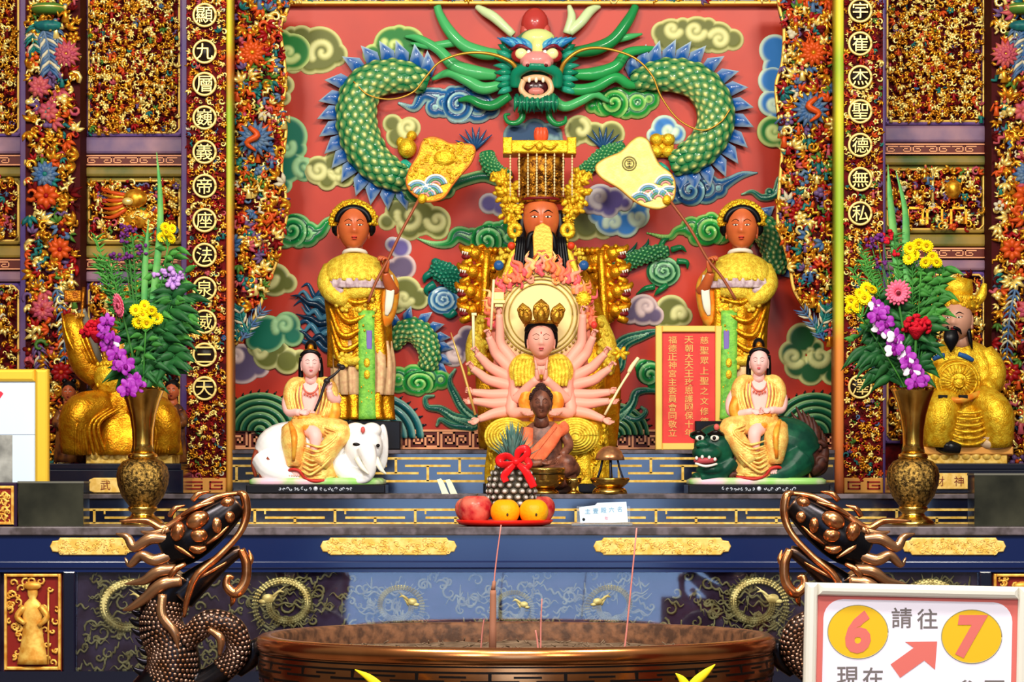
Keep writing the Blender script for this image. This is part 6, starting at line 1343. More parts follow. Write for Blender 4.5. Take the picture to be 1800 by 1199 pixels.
ride_base(t, 1206, 1452)

# ---- seated gold gods at the two sides
DSD = 9.3; BS = 867.1
for s, nm in SIDES:
    xa, xb = (72, 330) if s < 0 else (1565, 1800); lab = 'black plinth with a gold name plaque under the %s seated gold god' % nm
    p = thing('plinth', lab, 'plinth', (xa + xb) / 2, BS, DSD)
    g = Geo(); g.box(xa, 826, xb, BS, -70, 70, b=2); g.box(xa + 4, 815, xb - 4, 826, -66, 66, b=2); g.build('block', DSD, LACQ, p)
    pa, pb = (160, 272) if s < 0 else (1602, 1706); y0, y1 = (842, 868) if s < 0 else (832, 860); q = 8
    if s < 0: y0, y1 = 840, 866
    g = Geo(); g.prism([(pa + 2 * q, y0), (pb - 2 * q, y0), (pb - q, y0 + 3), (pb - q * .8, y0 + 7), (pb, (y0 + y1) / 2), (pb - q * .8, y1 - 7), (pb - q, y1 - 3), (pb - 2 * q, y1), (pa + 2 * q, y1), (pa + q, y1 - 3), (pa + q * .8, y1 - 7), (pa, (y0 + y1) / 2), (pa + q * .8, y0 + 7), (pa + q, y0 + 3)], 70, 74, 1.5)
    pq = g.build('name_plaque', DSD, MATS['plaque_gold'], p); M_ = mat('plaque_ink', (120, 40, 24), 0, .45)
    if s < 0: text('character', '武', 196, 853, 17, DSD, 74, M_, pq, .8)
    else: text('character', '財', 1640, 846, 17, DSD, 74, M_, pq, .8); text('character', '神', 1674, 846, 17, DSD, 74, M_, pq, .8)
GR = GOLDB
# right: god of wealth
t = thing('wealth_god_statue', 'seated bearded god in bright gold robes with a tall hat, right of the vase', 'statue', 1690, 815, DSD); D = DSD
g = Geo(); g.box(1612, 786, 1770, 800, -50, 66, b=2); g.build('seat_base', D, MATS['base_gold'], t); g = Geo(); g.box(1620, 800, 1760, 816, -48, 62, b=2)
for i in range(7): g.ell((1634 + i * 18, 802, 60), (9, 8, 6), None, 10, 6)
g.build('carved_stand', D, GOLDP, t)
H = Head(1678, 563, 22, 28, 36, 30, yaw=-.35, jaw=.12); g = Geo(); H.skull(g); g.tube([(1682, 585, 8), (1686, 605, 2)], [18, 26], 12, 2)
g.loft([[(1688 + math.cos(a) * rx, y, math.sin(a) * rd - 4) for a in np.linspace(0, 2 * PI, 20, endpoint=False)] for y, rx, rd in ((600, 24, 14), (614, 42, 22), (670, 44, 26), (740, 44, 28))])
g.tube([(1732, 622, 0), (1744, 660, 10), (1736, 682, 30), (1716, 694, 52)], [14, 14, 12, 8], 12, 4); hand(g, (1714, 696, 54), (-.9, .3, .2), (-.2, -.3, .9), 32, 1, (.5, .6, .7, .8), .5)
g.tube([(1646, 622, 0), (1632, 660, 14), (1640, 690, 40)], [14, 14, 9], 12, 4); hand(g, (1640, 690, 42), (.8, .4, .3), (.2, -.3, .9), 32, -1, (.5, .6, .7, .8), .5)
g.build('body', D, mat('brown_pink_skin', (186, 136, 112), 0, .35), t); face((t, D), H, MATS['brown_pink_skin'], DKRED, 'half', .04)
g = Geo(); robe(g, [(1686, 598, -2, 24, 18, .3), (1688, 612, 0, 46, 26, .4), (1690, 640, 2, 60, 36), (1690, 680, 6, 62, 44), (1690, 710, 10, 62, 48), (1690, 740, 14, 64, 54), (1690, 786, 16, 68, 56)], 9, .04, 90)
g.tube([(1728, 618, 4), (1744, 650, 12), (1738, 676, 28), (1722, 688, 46)], [18, 22, 20, 16], 14, 5); g.tube([(1646, 620, 4), (1630, 650, 14), (1632, 680, 34)], [18, 20, 18], 14, 5)
g.tube([(1660, 700, 40), (1644, 730, 66), (1640, 784, 60)], [28, 30, 24], 16, 5); g.tube([(1716, 700, 40), (1740, 730, 66), (1746, 784, 58)], [28, 30, 24], 16, 5)
for j in range(6): a = np.linspace(.15, PI - .15, 20); g.tube(np.stack([1690 + np.cos(a) * (40 - j), 708 + j * 11 + np.sin(a) * 20, 62 + np.sin(a) * 18], 1), 2.6, 7)
g.build('gold_robe', D, GR, t)
g = Geo(); g.ell((1674, 672, 44), (43, 40, 30), None, 30, 20); a = np.linspace(0, 2 * PI, 40)
for R in (38, 32): g.tube(np.stack([1674 + np.cos(a) * R, 672 + np.sin(a) * R * .95, 44 + 30 * math.sqrt(1 - (R / 43.5) ** 2) + a * 0], 1), 1.8, 6)
for i in range(26): z = 2 * PI * i / 26; g.tube([(1674 + math.cos(z) * 14, 672 + math.sin(z) * 13, 73), (1674 + math.cos(z + .1) * 30, 672 + math.sin(z + .1) * 28, 66)], [2.6, 1], 6, 2)
g.ell((1674, 676, 72), (12, 10, 7)); g.ell((1668, 668, 76), 3); g.ell((1680, 668, 76), 3); g.tube([(1666, 680, 77), (1674, 684, 79), (1682, 680, 77)], [1.5, 2, 1.5], 6, 3); o = g.build('lion_belly_armour', D, GR, t)
g = Geo()
for q, x in ((-1, 1632), (1, 1680)): pass
g.tube([(1632, 634, 52), (1642, 629, 55), (1652, 627, 58)], [4, 5, 4], 8, 3); g.tube([(1676, 625, 56), (1690, 630, 54), (1702, 636, 50)], [4, 5, 4], 8, 3); g.build('blue_collar_patch', D, MATS['jewel_blue'], t)
g = Geo(); g.tube([(1634, 697, 62), (1674, 706, 80), (1714, 692, 62)], [5, 6, 5], 10, 6); g.build('belt', D, ORG, t)
g = Geo()
for x in (1645, 1680): g.box(x - 8, 697, x + 8, 703, 76, 84, b=1)
g.build('belt_plaque', D, BLACK, t)
g = Geo(); g.tube([(1664, 584, 48), (1664, 600, 52), (1664, 622, 50)], [11, 13, 1], 12, 5, flat=.5, fdir=(0, 0, 1))
for q in (-1, 1): g.tube([(1664 + q * 4, 578, 50), (1664 + q * 14, 582, 48), (1664 + q * 19, 590, 46)], [3, 3, 1], 7, 3)
g.tube([(1697, 580, 34), (1700, 600, 34), (1704, 616, 32)], [4, 4, 1], 8, 3); g.build('beard', D, HAIR, t)
g = Geo(); g.lathe([(32, 546), (35, 540), (34, 524), (30, 520)], 1682, 8, 28); g.lathe([(27, 522), (28, 505), (25, 492), (10, 488), (1, 487)], 1682, 2, 24); g.ell((1672, 530, 42), (9, 9, 5)); g.tube([(1710, 540, -2), (1726, 520, -6), (1732, 498, -8)], [8, 9, 4], 10, 4); g.tube([(1652, 536, -2), (1640, 518, -8), (1638, 500, -8)], [7, 8, 4], 10, 4)
rnd = random.Random(77)
for i in range(36): a = rnd.uniform(.2, 2.9); g.ell((1682 + math.cos(a) * 35, rnd.uniform(524, 544), 8 + math.sin(a) * 35), rnd.uniform(2, 4), None, 6, 4)
g.build('official_hat', D, GR, t)
g = Geo(); g.tube([(1636, 786, 50), (1654, 786, 74), (1676, 790, 76)], [10, 12, 9], 10, 4); g.build('boot', D, BLACK, t)
g = Geo(); g.lathe([(1, 784), (18, 776), (22, 770), (8, 768)], 1736, 60, 20); g.ell((1736, 780, 62), (26, 12, 16), None, 16, 8); g.build('ingot', D, mat('ingot_pale', (206, 176, 140), .1, .4), t)
# left: military god
t = thing('military_god_statue', 'seated gold armoured god with one arm raised, half hidden by the left bouquet', 'statue', 215, 815, DSD)
g = Geo(); g.box(160, 800, 310, 816, -48, 62, b=2)
for i in range(7): g.ell((175 + i * 20, 802, 60), (9, 8, 6), None, 10, 6)
g.build('carved_stand', D, GOLDP, t)
H = Head(212, 612, 20, 27, 36, 29, yaw=.2, jaw=.12); g = Geo(); H.skull(g); g.tube([(212, 636, 8), (214, 655, 2)], [18, 26], 12, 2)
g.loft([[(215 + math.cos(a) * rx, y, math.sin(a) * rd - 4) for a in np.linspace(0, 2 * PI, 20, endpoint=False)] for y, rx, rd in ((648, 24, 14), (660, 46, 22), (700, 46, 26), (760, 50, 28))])
g.tube([(172, 662, 0), (150, 640, 6), (140, 600, 14), (140, 570, 18)], [16, 15, 12, 8], 12, 4); hand(g, (140, 572, 18), (.1, -1, .1), (.5, 0, .8), 34, 1, (1, 1, 1, 1), .9)
g.tube([(258, 662, 0), (282, 700, 10), (284, 730, 30)], [16, 15, 10], 12, 4); hand(g, (284, 730, 32), (0, 1, .3), (-.6, 0, .6), 32, 1, (.6, .7, .8, .9), .6)
g.build('body', D, mat('gilded_skin', (214, 158, 60), .4, .35), t); face((t, D), H, MATS['gilded_skin'], DKRED, 'open', .045)
g = Geo(); g.ell((212, 594, 14), (31, 30, 30), None, 20, 14); g.lathe([(30, 594), (34, 588), (31, 578), (16, 570), (8, 560), (1, 548)], 212, 14, 24); g.build('helmet', D, GOLDD, t)
g = Geo(); robe(g, [(215, 648, -2, 26, 18, .3), (216, 664, 0, 54, 28, .4), (218, 700, 4, 58, 38), (220, 730, 10, 84, 48), (220, 770, 14, 98, 58), (222, 800, 14, 100, 58)], 8, .06, 90)
g.tube([(190, 712, 40), (150, 732, 66), (144, 796, 56)], [28, 34, 28], 16, 5); g.tube([(246, 712, 40), (290, 736, 62), (296, 796, 54)], [28, 32, 26], 16, 5)
for j in range(6):
    g.tube([(176 + j * 10, 716, 70), (150 + j * 7, 748, 96 - j * 3), (146 + j * 10, 800, 84 - j * 3)], [2, 3.4, 2.4], 7, 5); g.tube([(250 + j * 6, 722, 70), (284 + j * 4, 750, 88 - j * 3), (280 + j * 5, 798, 80)], [2, 3, 2], 7, 5)
g.build('gold_robe', D, GOLD, t)
g = Geo(); g.tube([(176, 668, 4), (150, 640, 10), (138, 600, 16), (130, 574, 14), (120, 560, 4)], [20, 24, 22, 20, 12], 14, 5)
for j in range(5): g.tube([(112 + j * 8, 552 + j * 2, 22), (126 + j * 8, 600, 34), (150 + j * 6, 640, 30)], [2, 3, 2], 7, 4)
g.build('raised_sleeve', D, GOLD, t)
g = Geo(); g.tube([(146, 545, 18), (156, 580, 12), (168, 620, 4), (170, 650, -8), (158, 690, -16), (140, 720, -20)], [7, 9, 9, 10, 9, 4], 12, 6, flat=.4, fdir=(0, 0, 1)); o = g.build('grey_scarf', D, mat('scarf_grey', (110, 108, 96), .3, .4), t)
g = Geo(); g.ell((196, 664, 34), (26, 32, 16), None, 20, 14)
for i in range(5):
    for j in range(7): g.ell((178 + j * 6 + (i % 2) * 3, 642 + i * 9, 47 - abs(j - 3) * 1.5), (3.4, 4.2, 2), None, 7, 5)
g.build('scale_armour', D, GOLDB, t)
g = Geo(); g.tube([(160, 686, 40), (176, 700, 52), (200, 708, 58)], [6, 7, 6], 9, 4, flat=.5, fdir=(0, 0, 1)); g.build('belt', D, BLACK, t)
g = Geo(); g.tube([(150, 506, 18), (146, 560, 18), (142, 600, 18)], 3, 8, 3); g.box(116, 512, 146, 532, 8, 26, b=2); o = thing('raised_weapon', 'gold handled weapon raised in the fist of the military god statue', 'weapon', 142, 600, DSD); g.build('shaft', DSD, GOLDD, o)
# their small brown helpers
for x, y, lab in ((122, 690, 'small brown-faced helper figure left of the gold military god'), (303, 688, 'small brown-faced helper figure behind the rim of the left vase'), (1746, 676, 'small brown-faced helper figure right of the wealth god'),):
    b = thing('helper_figure', lab, 'statue', x, 815, 9.42); DD = 9.42
    H = Head(x, y, 6, 12, 17, 13, jaw=.15); g = Geo(); H.skull(g); g.tube([(x, y + 12, 2), (x, y + 26, 0)], [8, 12], 10, 2); g.tube([(x + 12, y + 34, 2), (x + 20, y + 54, 8), (x + 8, y + 58, 20)], [7, 6, 4], 8, 3); g.tube([(x - 12, y + 34, 2), (x - 20, y + 54, 8), (x - 8, y + 58, 20)], [7, 6, 4], 8, 3)
    hand(g, (x + 8, y + 58, 20), (-1, .1, 0), (0, -.5, .8), 14, 1, (.4, .4, .5, .5), .5); hand(g, (x - 8, y + 58, 20), (1, .1, 0), (0, -.5, .8), 14, -1, (.4, .4, .5, .5), .5); g.build('body', DD, mat('brown_skin', (170, 84, 50), 0, .35), b); face((b, DD), H, MATS['brown_skin'], DKRED, 'half', .04)
    g = Geo(); robe(g, [(x, y + 22, 0, 12, 9, .3), (x, y + 34, 0, 20, 13), (x, y + 70, 0, 22, 16), (x, 813, 0, 26, 18)], 7, .06, 50); g.tube([(x + 14, y + 36, 2), (x + 21, y + 54, 8), (x + 11, y + 58, 18)], [9, 9, 7], 9, 3); g.tube([(x - 14, y + 36, 2), (x - 21, y + 54, 8), (x - 11, y + 58, 18)], [9, 9, 7], 9, 3); g.build('dark_robe', DD, mat('helper_robe', (56, 30, 26), 0, .4, var=((120, 70, 30), 40)), b)
    g = Geo(); g.ell((x, y - 8, 2), (13.5, 13, 14), None, 14, 10); g.ell((x - 8, y - 20, 2), 5); g.ell((x + 8, y - 20, 2), 5); g.build('hair', DD, HAIR, b)

# ---------------------------------------------------------------- vases and their flowers
DV = 8.6; BV = 923.2
VB = mat('engraved_brass', (196, 156, 78), 1.0, 0.28, bump=(260, 1.0), var=((66, 50, 28), 110))
LEAF = mat('leaf_green', (44, 104, 40), 0, 0.5, var=((70, 140, 54), 20)); LEAFD = mat('dark_leaf_green', (24, 74, 36), 0, 0.45, var=((40, 96, 44), 20)); STEM = mat('stem_green', (60, 116, 50), 0, 0.5); BLADE = mat('blade_green', (74, 150, 80), 0, 0.45, var=((110, 170, 90), 20))
YF = mat('yellow_petal', (250, 220, 10), 0, 0.5); YC = mat('flower_centre', (196, 150, 20), 0, 0.6); MAG = mat('orchid_petal', (140, 24, 150), 0, 0.45, var=((170, 70, 180), 60)); MAGD = mat('orchid_deep', (120, 14, 120), 0, 0.45); WPET = mat('orchid_white', (236, 222, 236), 0, 0.45)
PNK = mat('gerbera_pink', (244, 110, 140), 0, 0.5); RED_ = mat('celosia_red', (186, 16, 36), 0, 0.6, bump=(180, .8)); PURP = mat('statice_purple', (100, 40, 110), 0, 0.6); LIL = mat('lilac_petal', (186, 140, 210), 0, 0.5)
VX = {-1: 251, 1: 1605}
for s, nm in SIDES:
    cx = VX[s]; v = thing('brass_vase', 'tall flared brass flower vase on the %s of the offering table' % nm, 'vase', cx, BV, DV, 'pair of brass vases')
    g = Geo(); g.lathe([(33, 686), (39, 684), (40, 682), (37, 688), (30, 706), (23, 730), (19, 756), (18, 780), (21, 798)], cx, 0, 40); g.lathe([(20, 796), (26, 799), (26, 805), (22, 809)], cx, 0, 40); g.build('flared_neck', DV, BRASS, v)
    g = Geo(); fl = lambda A, y: 1 + .035 * np.abs(np.cos(A * 4)) ; g.lathe([(22, 806), (34, 811), (42, 822), (45, 836), (43, 852), (36, 872), (26, 886), (22, 891)], cx, 0, 64, fn=fl); g.build('engraved_body', DV, VB, v)
    g = Geo(); g.lathe([(22, 889), (26, 892), (25, 897), (19, 902), (22, 907), (34, 914), (38, 919), (38, BV)], cx, 0, 40); g.build('foot', DV, BRASS, v)
def bloom(g, x, y, d, R, n, mp, mc, yaw=0.0, pitch=0.0, layers=2, cup=.35, pw=.2):
    Rm = rot('y', yaw) @ rot('x', pitch)
    for l in range(layers):
        for i in range(n):
            a = 2 * PI * (i + .5 * l) / n; r = R * (1 - .25 * l)
            c = np.array((math.cos(a) * r * .6, math.sin(a) * r * .6, cup * r * .3 + l * R * .12)); u = rot('z', a) @ rot('y', -cup)
            g.ell(Rm @ c + (x, y, d), (r * .42, R * pw, R * .06), Rm @ u, 7, 5, m=mp)
    g.ell(Rm @ np.array((0, 0, R * .2)) + (x, y, d), (R * .22, R * .22, R * .16), Rm, 8, 6, m=mc)
def stem(g, x, y, d, cx, r=1.5, m=0, bow=0): g.tube([(x, y, d), (x * .6 + cx * .4 + bow, y * .6 + 690 * .4, d * .7), (cx + (x - cx) * .12, 690, d * .2), (cx + (x - cx) * .05, 740, 0)], r, 6, 5, m=m)
def leafm(g, x, y, d, L_, w, a, m=0, droop=.3, tilt=0):
    u = np.array((math.cos(a), math.sin(a), tilt)); p = [np.array((x, y, d)) + u * L_ * t + np.array((0, L_ * droop * t * t, 0)) for t in np.linspace(0, 1, 7)]
    g.tube(p, [w * .15, w * .7, w, w * .9, w * .6, w * .3, .3], 6, m=m, flat=.18, fdir=(0.3, .2, 1))
def flower(name, label, cat, x, y, s): return thing(name, label, cat, VX[s], 740, DV, 'flowers in the %s vase' % ('left' if s < 0 else 'right'))
def mums(label, pts, s, R=11, d=20):
    cx = VX[s]; x = np.mean([p[0] for p in pts]); y = max(p[1] for p in pts); t = flower('chrysanthemum_spray', label, 'flower', x, y, s); rnd = random.Random(int(x * 7))
    g = Geo(); stem(g, x, y + 14, d - 4, cx)
    for px, py in pts: g.tube([(px, py, d), (x * .5 + px * .5, y + 6, d - 2), (x, y + 16, d - 4)], 1, 5, 3)
    for i in range(5): leafm(g, x + rnd.uniform(-10, 10), y + 20 + i * 9, d - 6, 22, 6, rnd.choice((rnd.uniform(-.6, .4), PI + rnd.uniform(-.4, .6))))
    g.build('stem_and_leaves', DV, LEAF, t)
    for px, py in pts: b = Geo(); bloom(b, px, py, d + rnd.uniform(-4, 8), R * rnd.uniform(.85, 1.1), 15, 0, 1, rnd.uniform(-.6, .6), rnd.uniform(-.7, .2)); b.build('bloom', DV, [YF, YC], t)
def orchid(label, path, s, n, white):
    cx = VX[s]; t = flower('orchid_spray', label, 'flower', *path[-1], s); q = cr(np.array([(x, y, 34) for x, y in path], float), 8); g = Geo(); g.tube(np.vstack([q, [(cx, 700, 16), (cx, 745, 4)]]), 1.6, 6); g.build('stem', DV, STEM, t); rnd = random.Random(n + s)
    for i in range(n):
        k = int(i * (len(q) - 1) / (n - 1)); x, y, d = q[k] + np.array((rnd.uniform(-10, 10), rnd.uniform(-6, 6), rnd.uniform(2, 12))); b = Geo(); R = 18 - 4 * (k / len(q) < .1); Rm = rot('y', rnd.uniform(-.5, .5)) @ rot('z', rnd.uniform(-.6, .6)); w = 1 if rnd.random() < white else 0
        for a, ln, wd in ((-PI / 2, 1, .42), (PI / 6, .95, .36), (PI * 5 / 6, .95, .36), (-PI * .08, 1, .55), (PI * 1.08, 1, .55)):
            c = Rm @ (np.array((math.cos(a), math.sin(a), .1)) * R * .55) + (x, y, d); b.ell(c, (R * .5 * ln, R * wd * .75, R * .08), Rm @ rot('z', a), 9, 6, m=w if a > 0 or w == 0 else 0)
        b.ell(Rm @ np.array((0, R * .25, R * .2)) + (x, y, d), (R * .22, R * .3, R * .2), Rm, 8, 6, m=2); b.build('bloom', DV, [MAG, WPET, MAGD], t)
def blades(label, sets, s, w=7):
    t = flower('gladiolus_leaf', label, 'leaf', sets[0][0][0], 690, s)
    for pts in sets: g = Geo(); g.tube([(x, y, 6) for x, y in pts], [.6, w * .7, w, w * .9, w * .6, w * .4], 6, 6, flat=.2, fdir=(.35, 0, 1)); g.build('blade', DV, BLADE, t)
def foliage(label, n, s, x0, x1, y0, y1, size, m, seed, wispy=False):
    cx = VX[s]; t = flower('foliage_spray', label, 'foliage', (x0 + x1) / 2, y1, s); rnd = random.Random(seed); g = Geo()
    for i in range(n):
        x, y = rnd.uniform(x0, x1), rnd.uniform(y0, y1); d = rnd.uniform(-14, 14); stem(g, x, y, d, cx, 1.1); 
        q = cr(np.array([(x, y, d), (x * .6 + cx * .4, y * .6 + 276, d * .7), (cx + (x - cx) * .12, 690, d * .2)], float), 6)
        for k in range(0, 9 if wispy else 7):
            p = q[min(k, len(q) - 1)]
            if p[1] > 684: continue
            for sg in (-1, 1):
                if wispy:
                    for j in range(2): leafm(g, p[0], p[1] + j * 6, p[2], size * rnd.uniform(.6, 1.1), size * .1, -PI / 2 + sg * rnd.uniform(.4, 1.3), 0, .2)
                else: leafm(g, p[0], p[1], p[2], size * rnd.uniform(.7, 1.2), size * .22, (0 if sg > 0 else PI) + rnd.uniform(-.9, .5), 0, .35, rnd.uniform(-.2, .4))
    g.build('leaves', DV, m, t)
def gerbera(label, x, y, R, yaw, pitch, s, d=30):
    t = flower('gerbera', label, 'flower', x, y, s); g = Geo(); stem(g, x, y + 4, d - 6, VX[s], 2.2); g.build('stem', DV, STEM, t); g = Geo(); bloom(g, x, y, d, R * 1.1, 17, 0, 0, yaw, pitch, 2, .3, .15); g.build('petals', DV, PNK, t)
    g = Geo(); Rm = rot('y', yaw) @ rot('x', pitch); g.ell(Rm @ np.array((0, 0, R * .3)) + (x, y, d), (R * .2, R * .2, R * .12), Rm, 10, 6); g.build('flower_eye', DV, mat('gerbera_eye', (110, 30, 40), 0, .6), t)
def celosia(label, x, y, s):
    t = flower('celosia', label, 'flower', x, y, s); g = Geo(); stem(g, x, y + 20, 22, VX[s], 2.4); g.build('stem', DV, STEM, t); g = Geo(); rnd = random.Random(int(x))
    for i in range(60):
        a = rnd.uniform(PI * .9, PI * 2.1); r = rnd.uniform(6, 26); g.ell((x + math.cos(a) * r, y + 8 + math.sin(a) * r, 26 + rnd.uniform(-10, 10)), (rnd.uniform(4, 7), rnd.uniform(3, 5), 4), rot('z', rnd.uniform(0, 3)), 7, 5)
    g.tube([(x, y + 4, 24), (x, y + 26, 22)], [20, 4], 10, 3); g.build('crest', DV, RED_, t)
def speck(label, name, pts, mtl, s, r=3.4, n=9):
    t = flower(name, label, 'flower', *pts[0], s); rnd = random.Random(len(label)); g = Geo(); b = Geo()
    for x, y in pts:
        stem(g, x, y, 4, VX[s], 1)
        for i in range(n): b.ell((x + rnd.uniform(-10, 10), y + rnd.uniform(-8, 8), 8 + rnd.uniform(-6, 8)), (r * rnd.uniform(.7, 1.3), r * rnd.uniform(.7, 1.2), r), None, 6, 4)
    g.build('stems', DV, STEM, t); b.build('florets', DV, mtl, t)
# left bouquet
blades('long green blade leaf standing tallest in the left bouquet', [[(276, 268), (282, 340), (281, 420), (268, 540), (256, 690), (252, 740)], [(262, 385), (256, 470), (254, 570), (252, 740)]], -1)
foliage('fine wispy green sprigs at the upper left of the left bouquet', 13, -1, 168, 290, 408, 500, 22, LEAF, 3, True)
foliage('broad dark green leaves low in the left bouquet above the vase', 12, -1, 226, 322, 498, 650, 44, LEAFD, 4)
foliage('loose green sprigs leaning right in the left bouquet', 9, -1, 270, 330, 430, 560, 30, LEAF, 5)
mums('pair of yellow chrysanthemums at the top right of the left bouquet', [(292, 400), (306, 404), (286, 418), (304, 420), (296, 410)], -1, 10, 16)
mums('dense yellow chrysanthemum cluster in the middle of the left bouquet', [(244, 548), (258, 540), (272, 548), (256, 556), (280, 562), (262, 570), (248, 568)], -1, 12, 34)
speck('purple statice florets at the top of the left bouquet', 'statice', [(222, 403), (232, 408), (216, 420), (228, 452), (204, 450), (250, 440)], PURP, -1)
speck('pale lilac floret spray at the right of the left bouquet', 'lilac_spray', [(282, 482), (298, 480), (312, 488), (306, 500)], LIL, -1, 5, 12)
gerbera('pink gerbera seen from the side in the left bouquet', 215, 538, 21, -1.0, -.2, -1, 24)
celosia('dark red celosia head at the left of the left bouquet', 174, 578, -1)
orchid('magenta orchid spray hanging down the left bouquet to the vase rim', [(196, 566), (200, 600), (214, 632), (232, 672), (240, 694)], -1, 12, .15)
# right bouquet
blades('two long green blade leaves standing tallest in the right bouquet', [[(1560, 290), (1564, 350), (1572, 430), (1588, 560), (1600, 690), (1604, 740)], [(1574, 300), (1590, 370), (1592, 440), (1598, 560), (1603, 690), (1605, 740)]], 1, 9)
foliage('fine wispy grey green sprigs at the upper left of the right bouquet', 15, 1, 1488, 1610, 415, 500, 22, LEAF, 13, True)
foliage('broad dark green leaves low in the right bouquet above the vase', 12, 1, 1510, 1625, 500, 655, 44, LEAFD, 14)
foliage('loose green sprigs leaning right in the right bouquet', 9, 1, 1610, 1660, 470, 580, 30, LEAF, 15)
mums('yellow chrysanthemum cluster at the top right of the right bouquet', [(1596, 438), (1612, 430), (1626, 434), (1606, 450), (1636, 452), (1624, 462), (1644, 462), (1596, 456)], 1, 12, 16)
mums('yellow chrysanthemum cluster at the left of the right bouquet', [(1494, 530), (1508, 518), (1520, 508), (1502, 540), (1530, 510), (1490, 544), (1516, 526)], 1, 12, 26)
speck('purple statice florets at the top of the right bouquet', 'statice', [(1540, 420), (1550, 416), (1548, 464), (1530, 428)], PURP, 1)
speck('red gladiolus buds beside the blades of the right bouquet', 'gladiolus_buds', [(1562, 412), (1563, 424), (1578, 442)], RED_, 1, 4, 7)
gerbera('pink gerbera facing forward in the middle of the right bouquet', 1573, 516, 22, .1, -.25, 1, 36)
celosia('red celosia head right of the orchids in the right bouquet', 1607, 572, 1)
orchid('white and purple orchid spray hanging down the right bouquet to the vase rim', [(1540, 536), (1548, 575), (1566, 610), (1592, 645), (1612, 672)], 1, 13, .45)

# ---------------------------------------------------------------- offerings and small things on the altar
DP = 8.42; BP = 925.6
pl = thing('fruit_plate', 'shallow red plastic plate holding the fruit on the offering table', 'plate', 887, BP, DP)
g = Geo(); g.lathe([(0.1, BP - 3), (56, BP - 3), (72, BP - 6), (83, BP - 12), (86, BP - 11), (80, BP - 4), (62, BP), (0.1, BP)], 887, 0, 56); g.build('plate', DP, mat('red_plastic', (224, 34, 24), 0, .25), pl)
ORA = mat('orange_peel', (250, 156, 12), 0, .4, bump=(150, .3), var=((250, 176, 20), 20)); APP = mat('apple_skin', (176, 30, 40), 0, .25, var=((222, 110, 90), 26))
def fruit(name, label, cat, x, y, r, d, m, fl=0.1, rr=None):
    t = thing(name, label, cat, x, y + r, DP - d * DP / FPX, 'fruit on the red plate'); D_ = DP
    g = Geo(); A = [((rr or r) * math.sin(u) * (1 + fl * .4 * math.cos(u)), y - r * math.cos(u) * (.92 + .08 * abs(math.sin(u))) + fl * r * .8 * math.exp(-(math.sin(u) / .3) ** 2) * (1 if math.cos(u) > 0 else -1)) for u in np.linspace(.04, PI - .04, 22)]
    g.lathe(A, x, d, 28); g.build('flesh', D_, m, t); g = Geo(); yy = y - r * .92 + fl * r * .8
    if cat == 'apple': g.tube([(x, yy + 4, d), (x + 1, yy - 3, d), (x + 4, yy - 8, d)], 1.3, 6, 3)
    else: g.ell((x + 4, y + 4, d + r * .96), (2, 3, 1))
    g.build('stalk', D_, mat('stalk_brown', (70, 50, 24), 0, .6), t)
fruit('orange', 'left one of the two oranges at the front of the red plate', 'orange', 888, 900, 25.5, 40, ORA)
fruit('orange', 'right one of the two oranges at the front of the red plate', 'orange', 938, 900, 25.5, 38, ORA)
fruit('apple', 'red apple at the left front of the red plate', 'apple', 836, 896, 29.5, 6, APP, .3)
fruit('apple', 'red apple half hidden behind the right orange', 'apple', 948, 896, 28, -26, APP, .3)
fruit('apple', 'red apple peeping out at the far left of the red plate', 'apple', 824, 897, 25, -42, APP, .3)
# pineapple
pa = thing('pineapple', 'pineapple with a spiky grey green crown standing among the fruit', 'pineapple', 899, 916, DP)
g = Geo(); PD = -14
g.lathe([(6, 922), (24, 918), (34, 905), (40, 880), (41, 862), (38, 840), (30, 824), (18, 815), (4, 812)], 899, PD, 32); g.m = 0
rows = 9
for i in range(rows):
    y = 906 - i * 10.6; R = float(np.interp(y, [815, 826, 842, 862, 880, 906], [19, 31, 39, 42, 41, 34])); n = max(7, int(2 * PI * R / 15))
    for j in range(n):
        a = 2 * PI * (j + .5 * (i % 2)) / n; c = np.array((899 + math.cos(a) * R, y, PD + math.sin(a) * R)); Rm = rot('y', -a + PI / 2)
        g.ell(c, (7.2, 5.8, 3.2), Rm, 8, 6, m=1); g.ell(c + np.array((math.cos(a) * 2.4, 0, math.sin(a) * 2.4)), (4.6, 3.4, 1.8), Rm, 6, 4, m=2)
g.build('fruit_body', DP, [mat('pineapple_groove', (44, 36, 26), 0, .5), mat('pineapple_eye', (104, 96, 84), 0, .35, var=((70, 60, 46), 40)), mat('pineapple_eye_highlight', (196, 190, 184), 0, .4)], pa)  # third material paints a pale silvery highlight onto each eye
g = Geo(); rnd = random.Random(2)
for i in range(42):
    a = i * 2.4; lv = i / 42; R = 10 * (1 - lv * .6); h = 30 + 38 * lv; out = (1 - lv) * 34 + 5; b = np.array((902 + math.cos(a) * R, 818 - lv * 12, PD + math.sin(a) * R)); u = np.array((math.cos(a), 0, math.sin(a)))
    g.tube([b, b + u * out * .35 + (0, -h * .5, 0), b + u * out + (0, -h, 0)], [4, 4.2, .4], 6, 4, flat=.35, fdir=(u[0], .3, u[2]))
g.build('leaf_crown', DP, mat('pineapple_leaf', (70, 110, 104), 0, .4, var=((104, 130, 120), 20)), pa)
def SHR(g):
    for a_ in g.V: a_[:, 0] = (a_[:, 0] - 906) * .86 + 907; a_[:, 1] = (a_[:, 1] - 818) * .8 + 812; a_[:, 2] += 6
bw = thing('red_bow', 'glossy red ribbon bow tied round the neck of the pineapple', 'bow', 905, 840, DP); RB = mat('red_ribbon', (226, 30, 34), 0, .22)
g = Geo(); g.ell((906, 818, 24), (9, 9, 8), None, 12, 8)
